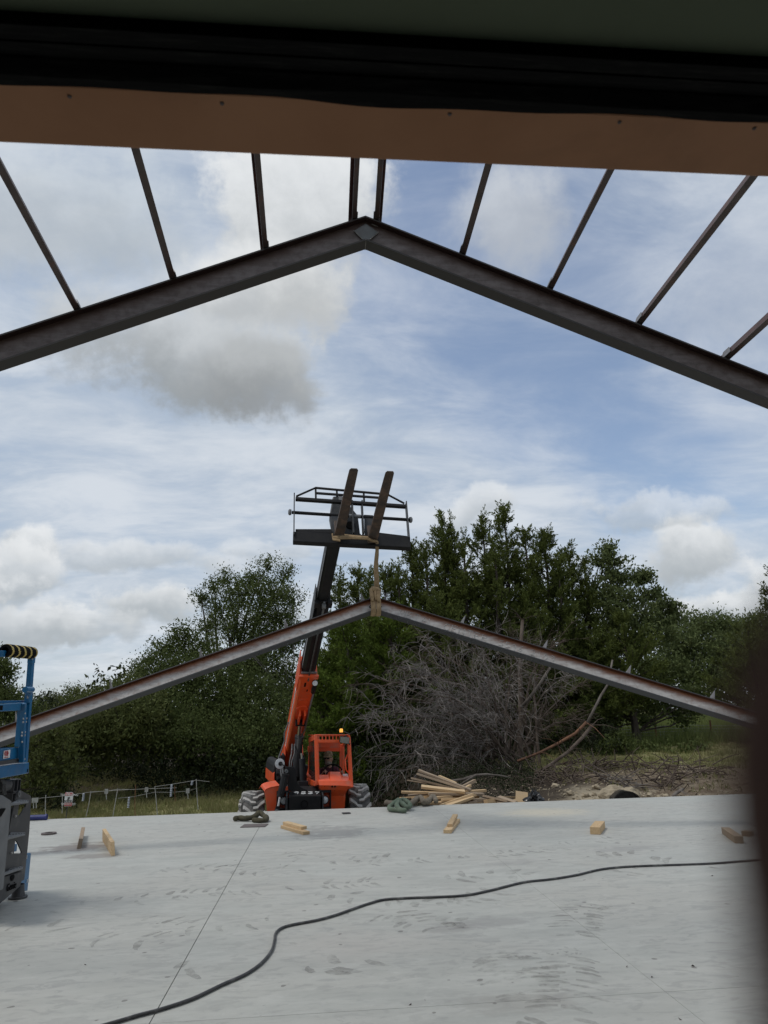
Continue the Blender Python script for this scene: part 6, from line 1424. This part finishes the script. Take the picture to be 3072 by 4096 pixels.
P = gr(1018, 3304); m_ = MB(); m_.box((P.x, P.y, .006), (.37, .30, .008), R(-6)); tag(m_.build('rubber_mat', 'mat_brown', None, loc=(P.x, P.y, 0)), 'flat brown square plate on the saw cut below the olive sling', 'plate')
P = gr(1385, 3255); m_ = MB(); m_.box((P.x, P.y, .012), (.13, .12, .012), R(10)); tag(m_.build('steel_shim', 'lift_dark', None, loc=(P.x, P.y, 0)), 'small dark flat scrap near the slab edge by the right tyre', 'scrap')
P = gr(195, 3337); m_ = MB(); m_.lathe((P.x, P.y, 0), ZL, [(.0, .055), (.0, .105), (.022, .105), (.022, .055), (0, .055)], 24); tag(m_.build('steel_ring', 'mat_brown', None, loc=(P.x, P.y, 0)), 'dark flat ring lying on the slab beside the lift', 'ring')
a, b = gr(60, 3285), gr(184, 3280); m_ = MB(); m_.cyl((a.x, a.y, .045), (b.x, b.y, .045), .042, 14); m_.cyl((b.x-.02, b.y, .045), (b.x+.012, b.y, .045), .05, 14); tag(m_.build('plastic_tube', 'navy_plastic', None, loc=(a.x, a.y, 0), smooth=False), 'navy blue tube lying on the slab edge beside the lift', 'tube')
# dusty tyre marks: separate lug prints lying on the slab in staggered rows
mk = MB(); rk_ = random.Random(5)
def lug_print(c, d, s, L, w, side):
    pts = []; n = 7
    for i in range(n):
        t = i/(n-1); a = c + s*side*L*t + d*(.35*L*t*t + rk_.uniform(-.006, .006)); ww = w*(.35+.75*math.sin(math.pi*(.15+.8*t)))*rk_.uniform(.85, 1.15); pts.append((a - d*ww*.5, a + d*ww*.5))
    k0 = len(mk.v); z = .0016 + rk_.random()*.0012
    for a, b in pts: mk.v += [Vector((a.x, a.y, z)), Vector((b.x, b.y, z))]
    for i in range(n-1): mk.f.append((k0+2*i, k0+2*i+2, k0+2*i+3, k0+2*i+1)); mk.mi.append(0)
def tracks(px, hw=.24, sp=.17, keep=.72, w=.075):
    hw *= .8; sp *= .52; w *= .60; keep = min(1, keep*1.25); pts = smoothpath([gr(*p) for p in px], 60); acc = 0; last = pts[0]; k_ = 0
    for i in range(1, len(pts)):
        seg = pts[i]-last; acc += seg.length; last = pts[i]
        while acc > sp/2:
            acc -= sp/2; k_ += 1; d = (pts[i]-pts[i-1]).normalized(); s = Vector((-d.y, d.x, 0)); side = 1 if k_ % 2 else -1
            if rk_.random() < .85*keep*(.62+.38*math.sin(k_*.17+len(px))): lug_print(pts[i] + s*rk_.uniform(-.05, .05) + s*side*rk_.uniform(.0, .05) + d*rk_.uniform(-.02, .02), d, s, hw*rk_.uniform(.6, 1.1), w*rk_.uniform(.7, 1.4), side)
tracks([(1690, 3452), (1900, 3430), (2150, 3398), (2480, 3352)], .24, .2, .95); tracks([(2420, 3432), (2560, 3420), (2760, 3440)], .42, .3, .9, .16); tracks([(1770, 3520), (2000, 3498), (2180, 3510)], .36, .3, .8, .12)
tracks([(2330, 3570), (2320, 3700), (2270, 3850), (2230, 4096)], .26, .14, .95); tracks([(2210, 3620), (2330, 3640), (2480, 3655)], .3, .3, .9, .13)
tracks([(1500, 3640), (1700, 3700), (1900, 3780), (2060, 3880), (2120, 4000), (2040, 4096)], .26, .15, .95); tracks([(1690, 3700), (1760, 3690), (1860, 3695)], .22, .2, .9, .14)
tracks([(150, 3650), (500, 3600), (1000, 3560), (1500, 3530)], .26, .2, .7); tracks([(450, 3500), (800, 3470), (1100, 3480), (1700, 3440)], .26, .22, .75)
tracks([(100, 3720), (500, 3690), (900, 3700), (1250, 3660)], .28, .2, .6); tracks([(1290, 3575), (1500, 3590), (1800, 3610), (2000, 3560)], .28, .22, .8, .1); tracks([(1240, 3900), (1400, 3850), (1640, 3800)], .24, .2, .85, .09)
tracks([(0, 3690), (250, 3740), (600, 3760)], .26, .22, .6); tracks([(2450, 3500), (2650, 3470), (2900, 3460)], .24, .22, .6); tracks([(500, 3900), (900, 3860), (1200, 3780)], .26, .24, .35); tracks([(1100, 3420), (1300, 3440), (1560, 3430)], .3, .26, .7, .1)
tracks([(2560, 3830), (2300, 3810), (2050, 3830)], .05, .06, .9, .03)
tag(mk.build('tyre_marks', 'dust_mark'), kind='stuff')
kx = 3072/1659
hose = [(u*.926, 3100+.926*v) for u, v in ((430, 1098), (510, 1075), (600, 1048), (690, 1024), (830, 977), (960, 915), (1060, 870), (1130, 820), (1172, 768), (1186, 722), (1190, 694), (1212, 671), (1260, 655), (1370, 634), (1450, 612), (1540, 580), (1600, 560))] + [(1536+.926*u, 3100+.926*v) for u, v in ((0, 545), (100, 538))] + [(1536+.926*u, 3100+.926*v) for u, v in ((330, 528), (450, 507), (600, 470), (720, 456), (830, 438), (950, 411), (1100, 399), (1400, 388), (1580, 375), (1760, 362))]
hp = [gr(*p) for p in hose]
hm_ = MB(); path = smoothpath([(p.x, p.y, .012) for p in hp], 8); hm_.tube(path, .0098, 10)
tag(hm_.build('air_hose', 'hose_rubber', None, loc=tuple(hp[0]), smooth=True), 'long black hose snaking across the concrete slab', 'hose')
for i, (px, py) in enumerate(((340, 3862), (2505, 3868), (2610, 3910), (2720, 4080), (2520, 3380), (2850, 3505), (2770, 3864), (1640, 4020), (1705, 4005), (1120, 3460))):
    P = gr(px, py); m_ = MB(); m_.add([Vector((P.x+random.uniform(-.012, .012), P.y+random.uniform(-.012, .012), z)) for z in (0.001, .001, .001, .012)] , [(0, 1, 2), (0, 1, 3), (1, 2, 3), (2, 0, 3)])
    tag(m_.build('debris_chip', 'mat_brown', None, loc=tuple(P)), 'tiny dark chip lying on the bare concrete slab', 'debris', 'chips of debris on the slab')
# ------------------------------------------------------------------ lumber heap behind the slab edge
def k5(x, y): return 1550+x*650/1659, 3040+y*650/1659
GL = 'boards in the lumber heap'
def lb(a, b, ya, yb, w, h, mat, label, roll=0.0): return board('lumber_board', label, at(*k5(*a), ya), at(*k5(*b), yb), w, h, mat, 'lumber', GL, roll)
LBS = [((315, 105), (850, 308), 14.9, 14.5, .09, .040, 'pine_old', 'topmost long grey board rising to the left out of the heap'),
 ((302, 142), (790, 298), 14.8, 14.4, .09, .040, 'pine_old', 'second long board rising to the left, just under the topmost one'),
 ((245, 188), (700, 300), 15.0, 14.6, .09, .040, 'pine_old', 'third long weathered board rising to the left'),
 ((202, 208), (400, 240), 15.2, 15.0, .05, .020, 'pine_old', 'thin pale lath sticking out furthest left of the risen boards'),
 ((525, 165), (700, 240), 15.0, 14.8, .09, .040, 'pine', 'short fresh board rising behind the topmost grey one'),
 ((770, 275), (890, 212), 14.9, 15.1, .09, .06, 'pine_old', 'short stub pointing up to the right out of the heap'),
 ((790, 290), (845, 262), 14.7, 14.9, .06, .05, 'pine', 'smaller stub below the one pointing up right'),
 ((345, 272), (790, 325), 14.4, 14.3, .14, .045, 'pine', 'wide bright yellow plank with a knot, upper left of the heap'),
 ((142, 328), (690, 338), 14.3, 14.3, .09, .040, 'pine', 'long level board reaching furthest left in the heap'),
 ((420, 345), (980, 350), 14.2, 14.4, .09, .045, 'pine_old', 'long level grey board across the middle of the heap'),
 ((790, 325), (1000, 312), 14.5, 14.7, .09, .045, 'pine', 'fresh board end sticking out level on the right'),
 ((125, 388), (460, 362), 14.25, 14.3, .09, .018, 'pine', 'thin bowed strip at the far left of the heap'),
 ((250, 395), (520, 385), 14.2, 14.3, .09, .04, 'pine', 'board under the bowed strip at left'),
 ((460, 390), (650, 372), 14.1, 14.3, .10, .05, 'pine', 'short bright board in the middle left of the heap'),
 ((292, 420), (560, 425), 14.15, 14.2, .09, .045, 'pine_old', 'low grey pink board above the taupe sling'),
 ((355, 432), (620, 440), 14.05, 14.1, .10, .05, 'pine', 'bottom pale board just above the taupe sling'),
 ((550, 462), (866, 352), 13.85, 14.1, .13, .045, 'pine', 'left one of the two bright planks slanting down to the slab'),
 ((610, 468), (862, 378), 13.75, 14.05, .14, .045, 'pine', 'right one of the two bright planks slanting down to the slab'),
 ((660, 462), (800, 440), 13.9, 14.0, .10, .05, 'pine_old', 'flat piece under the two slanting planks'),
 ((800, 448), (900, 435), 14.0, 14.1, .12, .07, 'pine_old', 'short thick block right of the slanting planks'),
 ((860, 412), (1045, 410), 14.1, 14.2, .12, .06, 'pine_old', 'thick reddish beam lying at the right of the heap'),
 ((1000, 425), (1115, 418), 14.0, 14.1, .12, .07, 'pine', 'sawn beam end at the far right of the heap'),
 ((980, 368), (1230, 425), 14.2, 13.9, .09, .04, 'pine_old', 'grey board slanting down right toward the plywood'),
 ((1110, 425), (1190, 448), 14.1, 13.85, .09, .03, 'pine_old', 'lower short board slanting down beside the plywood'),
 ((1135, 378), (1310, 435), 14.2, 13.85, .09, .035, 'pine_old', 'board leaning against the plywood sheet'),
 ((1150, 378), (1320, 382), 14.4, 14.5, .12, .03, 'plywood', 'flat tan strip behind the leaning board'),
 ((870, 365), (975, 348), 14.3, 14.5, .06, .03, 'pine', 'thin fresh lath end in the right half of the heap'),
 ((380, 318), (560, 330), 14.5, 14.4, .09, .04, 'pine_old', 'hidden grey board under the wide yellow plank'),
 ((560, 405), (860, 402), 14.0, 14.2, .12, .05, 'pine', 'mid height plank under the level grey board')]
for (a, b, ya, yb, w, h, mt, lab) in LBS: lb(a, b, ya, yb, w, h, mt, lab, R(random.uniform(-14, 14)))
for i in range(14):      # boards on edge through the middle
    x = random.uniform(380, 820); y = random.uniform(335, 430); L = random.uniform(180, 420); s_ = random.uniform(-.10, .10); hh_ = random.uniform(.05, .09)
    lb((x-L/2, y-s_*L/2), (x+L/2, y+s_*L/2), 14.3+random.random()*.4, 14.3+random.random()*.4, .04, hh_, random.choice(['pine', 'pine', 'pine_old']), 'crossed board in the thick of the lumber heap, ends hidden', R(random.uniform(-12, 12)))
for i in range(16):      # the buried bottom layers
    x = random.uniform(330, 950); y = random.uniform(405, 470); L = random.uniform(120, 260)
    o = lb((x-L/2, y+random.uniform(-8, 8)), (x+L/2, y+random.uniform(-8, 8)), 14.2+random.random()*.5, 14.2+random.random()*.5, .10, .045, random.choice(['pine', 'pine_old']), 'weathered board buried flat at the bottom of the lumber heap', R(random.uniform(-10, 10)))
pw_ = [at(*k5(*p), Y) for p, Y in (((1312, 318), 14.35), ((1432, 335), 14.3), ((1436, 432), 14.0), ((1345, 435), 14.0), ((1285, 405), 14.05), ((1310, 400), 14.1))]
m_ = MB(); m_.prism(pw_, (0, .018, .006)); tag(m_.build('plywood_sheet', 'plywood', None, loc=tuple(pw_[3])), 'tan plywood offcut standing tilted left of the black bag', 'plywood')
# black bag
def lump(name, label, cat, c, rad, mat, seed, rough=.25, sub=3, peak=0.0):
    bm = bmesh.new(); bmesh.ops.create_icosphere(bm, subdivisions=sub, radius=1.0); rr_ = random.Random(seed); from mathutils import noise as mn
    for v in bm.verts:
        k_ = 1 + rough*mn.noise(v.co*1.7+Vector((seed, 0, 0))) + rough*.6*mn.noise(v.co*4.1+Vector((0, seed, 0))); v.co *= k_
        if peak and v.co.z > .2: v.co.x *= 1-.55*v.co.z; v.co.y *= 1-.5*v.co.z; v.co.z *= 1+peak
        v.co = Vector((v.co.x*rad[0], v.co.y*rad[1], max(v.co.z, -.6)*rad[2]))
    me = bpy.data.meshes.new(name); bm.to_mesh(me); bm.free(); me.materials.append(MATS[mat]); o = bpy.data.objects.new(name, me); COL.objects.link(o); o.location = c
    return tag(o, label, cat)
P = at(2139, 3199, 14.0); lump('rubbish_bag', 'crumpled black plastic bag right of the plywood offcut', 'bag', (P.x, P.y, P.z+.015), (.145, .13, .125), 'bag_black', 5, .8, 4, .1)
# half buried black drain pipe with its caliche mound
P = at(2508, 3190, 14.3)
m_ = MB(); rows = []
for y_, r in ((0, .29), (.0, .265), (.6, .265), (.6, .29), (0, .29)):
    rows.append([(P.x + r*math.cos(R(a)), P.y + y_, P.z - .11 + r*.78*math.sin(R(a))) for a in range(0, 181, 8)])
m_.loft(rows); m_.loft([[(P.x + k_*math.cos(R(a)), P.y+.03, P.z-.11 + k_*.78*math.sin(R(a))) for a in range(0, 181, 8)] for k_ in (.27, .02)])
tag(m_.build('drain_pipe', 'bag_black', None, loc=tuple(P), smooth=False), 'black half buried drum end in the pale dirt behind the slab', 'drum')
lump('dirt_mound', 'pale caliche mound over the black drum end', 'dirt mound', (P.x+.02, P.y+.40, P.z-.20), (.50, .28, .38), 'rock_pale', 9, .3, 4)
rk = [(2245, 3170, 14.7, .11), (2190, 3195, 14.5, .07), (2280, 3150, 15.2, .13), (2310, 3185, 14.8, .10), (2340, 3175, 15.0, .12), (2385, 3150, 15.5, .14), (2410, 3185, 14.8, .09), (2600, 3195, 14.7, .13), (2640, 3198, 14.6, .11), (2665, 3190, 14.8, .09), (2640, 3120, 17.0, .12), (2800, 3185, 14.8, .09), (2725, 3095, 18, .1), (2375, 3165, 15, .1), (2560, 3180, 14.9, .09), (2220, 3120, 16.2, .15), (2840, 3150, 16, .08)]
RKL = ['pale rock nearest the black bag on its right', 'small pale stone touching the slab edge beside the black bag', 'large pale rock left of the dirt mound, further back', 'pale rock at the slab edge midway between bag and drum',
 'upright pale rock behind the one midway between bag and drum', 'biggest pale boulder behind the left side of the dirt mound', 'small pale stone at the left foot of the dirt mound', 'pale rock just right of the black drum end', 'second pale rock right of the black drum end',
 'third pale rock right of the black drum end', 'round pale rock far back above the gnarled root', 'pale stone at the slab edge right of the gnarled root', 'lone pale rock furthest back on the dirt', 'pale stone leaning on the biggest boulder', 'pale stone at the right foot of the dirt mound',
 'half shaded rock behind the black bag under the twigs', 'small pale rock nearest the brown post']
pr = None
for i, (px, py, Y, r) in enumerate(rk):
    P = at(px, py, Y); z = gz(P.x, Y)
    if i < 5: o = lump('rock', '', 'rock', (P.x, Y, z+r*.2), (r*.65, r*.5, r*.45), 'rock_pale', 20+i, .45, 2); pr = pr or []; pr.append(o)
    else: o = pr[i % 5].copy(); COL.objects.link(o); k_ = r/pr[i % 5].dimensions.x*2 if pr[i % 5].dimensions.x else 1; o.scale = (r*.62/.07,)*3; o.location = (P.x, Y, z+r*.25); o.rotation_euler = (0, 0, i)
    tag(o, RKL[i], 'rock', 'rocks in the dirt')
gv = MB()
for i in range(3600):
    y = 13.7+abs(random.gauss(0, 2.6)); x = random.uniform(1.6, 13); r = random.uniform(.012, .045); z = gz(x, y); rr_ = [Vector((x+random.uniform(-r, r), y+random.uniform(-r, r), z+random.uniform(-.2, .9)*r)) for _ in range(5)]
    gv.add(rr_, [(0, 1, 2), (0, 2, 3), (0, 3, 4), (1, 2, 3), (1, 3, 4)])
tag(gv.build('gravel', 'rock_pale'), kind='stuff')
# ------------------------------------------------------------------ fences and sign
def k7(x, y): return 100+x*720/1659, 3100+y*720/1659
fr = thing('rope_fence', at(*k7(190, 330), 22), 'sagging rope fence on white rods with dangling grey insulators at left', 'fence')
FY = 21.0
posts = [((192, 185), (190, 335)), ((345, 190), (343, 320)), ((608, 150), (572, 335)), ((855, 127), (812, 372)), ((1197, 105), (1218, 350)), ((1578, 38), (1592, 262)), ((1020, 90), (1016, 335)), ((1380, 100), (1384, 215))]
for i, (a, b) in enumerate(posts):
    p0, p1 = at(*k7(*a), FY), at(*k7(*b), FY); p1 = p1 + (p1-p0)*.25
    MB().tube([p1, p0.lerp(p1, .5)+Vector((random.uniform(-.02, .02), 0, 0)), p0], .0105 if i < 6 else .008, 8).build('post', 'white_post' if i < 6 else 'rust_post', fr)
def rope(name, pts, r, mat, par, Y): MB().tube([at(*k7(*p), Y) for p in pts], r, 5, False).build(name, mat, par)
rope('rope', [(-60, 232), (60, 222), (192, 208), (345, 194), (430, 184), (530, 168), (608, 156), (750, 148), (855, 131), (1000, 134), (1197, 122)], .006, 'rope_white', fr, FY); rope('rope', [(1197, 108), (1350, 86), (1578, 48), (1700, 62)], .006, 'rope_white', fr, FY)
rope('rope', [(855, 215), (1000, 200), (1197, 158)], .005, 'rope_white', fr, FY); rope('rope', [(1197, 158), (1350, 160), (1500, 148), (1578, 124)], .005, 'rope_white', fr, FY); rope('rope', [(608, 160), (855, 140), (1197, 125), (1400, 118)], .006, 'rope_white', fr, FY+.6)
for (x, y0, y1) in ((538, 170, 238), (956, 203, 300), (1348, 88, 196), (1540, 55, 92)):
    p0, p1 = at(*k7(x+4, y0), FY-.02), at(*k7(x-4, y1), FY-.02); m_ = MB(); n = 13; m_.tube([p0.lerp(p1, i/n) for i in range(n+1)], [.034 if i % 2 else .022 for i in range(n+1)], 8); m_.build('insulator', 'insulator_grey', fr)
for (x, y) in ((750, 152), (1120, 135), (1500, 146), (80, 234), (105, 232)):
    p = at(*k7(x, y), FY-.02); m_ = MB(); m_.box(p, (.09, .02, .12), .3); m_.tube([p-ZL*.05, p-ZL*.2+XL*.02], .012, 5); m_.build('rag', 'white_post', fr)
sg = thing('warning_sign', at(*k7(385, 370), 20.3), 'red and white no trespassing sign with a camera picture on a thin stake', 'sign')
SGY = 20.3
sq = [at(*k7(*p), SGY) for p in ((376, 160), (440, 160), (446, 166), (446, 172), (434, 282), (428, 288), (362, 290), (358, 284), (370, 166))]
MB().prism(sq, (0, .006, 0)).build('sign_board', 'sign_white', sg)
def sgq(y0, y1, name, mat):
    f = lambda x, y: at(*k7(x, y), SGY-.003); t0, t1 = (y0-160)/128, (y1-160)/128
    l0, l1 = 373-13*t0, 373-13*t1; r0, r1 = 443-12*t0, 443-12*t1
    MB().prism([f(l0, y0), f(r0, y0), f(r1, y1), f(l1, y1)], (0, .002, 0)).build(name, mat, sg)
sgq(162, 191, 'red_band', 'sign_red'); sgq(256, 286, 'red_band', 'sign_red')
sx2 = (at(*k7(443, 160), SGY)-at(*k7(373, 160), SGY)); sz2 = (at(*k7(373, 160), SGY)-at(*k7(360, 288), SGY))
def sgt(body, x, y, s_, mat): text('sign_text', body, s_, at(*k7(x, y), SGY-.006), sx2, sz2, mat, sg, ext=.001)
sgt('NO', 410, 171, .10, 'sign_white'); sgt('TRESPASSING', 408, 184.5, .075, 'sign_white')
sgt('THIS PROPERTY IS', 403, 236, .038, 'print_black'); sgt('PROTECTED BY VIDEO', 402, 243, .038, 'print_black'); sgt('SURVEILLANCE', 401.5, 250, .038, 'print_black')
sgt('TRESPASSERS WILL', 400, 264, .045, 'sign_white'); sgt('BE PROSECUTED', 399, 273, .045, 'sign_white')
f = lambda x, y: at(*k7(x, y), SGY-.005)
MB().prism([f(390, 208), f(408, 203), f(412, 212), f(402, 220), (f(396, 216))], (0, .003, 0)).build('camera_mark', 'print_black', sg); MB().tube([f(398, 216), f(394, 226), f(405, 230)], .014, 6).build('camera_mark', 'print_black', sg); MB().prism([f(408, 210), f(414, 206), f(415, 216), f(409, 218)], (0, .003, 0)).build('camera_mark', 'print_black', sg)
MB().tube([at(*k7(392, 285), SGY+.02), at(*k7(381, 372), SGY+.02), at(*k7(376, 420), SGY+.02)], .012, 6).build('stake', 'lift_dark', sg)
# right wire fence
wf = thing('wire_fence', at(2370, 3000, 27.8), 'wire mesh fence on rusty steel posts before the bright field at right', 'fence')
def k6(x, y): return 2100+x*972/1659, 2500+y*972/1659
for (a, b) in (((886, 660), (910, 880)), ((1262, 650), (1292, 895)), ((500, 690), (505, 850))):
    p0, p1 = at(*k6(*a), 27.8), at(*k6(*b), 27.8); MB().tube([p1-ZL*.2, p0], .035, 8).build('post', 'rust_post', wf)
wm = MB()
for i in range(9):
    y = 690+i*20
    pts = [at(*k6(x, y-(x-900)*.012+(4*math.sin(x*.01))), 27.8) for x in range(420, 1660, 120)]; wm.tube(pts, .006, 3, False)
for x in range(430, 1650, 26): wm.tube([at(*k6(x, 688-(x-900)*.012), 27.8), at(*k6(x+3, 852-(x-900)*.012), 27.8)], .004, 3, False)
wm.build('wire_mesh', 'wire_steel', wf)
MB().tube([at(*k6(590, 632), 27), at(*k6(760, 628), 27), at(*k6(940, 620), 27), at(*k6(1140, 626), 27)], .014, 5).build('top_rope', 'rope_white', wf)

# lettering becomes plain mesh
dg = bpy.context.evaluated_depsgraph_get()
for o in [o for o in bpy.data.objects if o.type == 'FONT']:
    me = bpy.data.meshes.new_from_object(o.evaluated_get(dg)); nm = o.name; par = o.parent; ml = o.matrix_local.copy()
    n_ = bpy.data.objects.new(nm.split('.')[0], me); COL.objects.link(n_); n_.parent = par; n_.matrix_local = ml
    bpy.data.objects.remove(o)
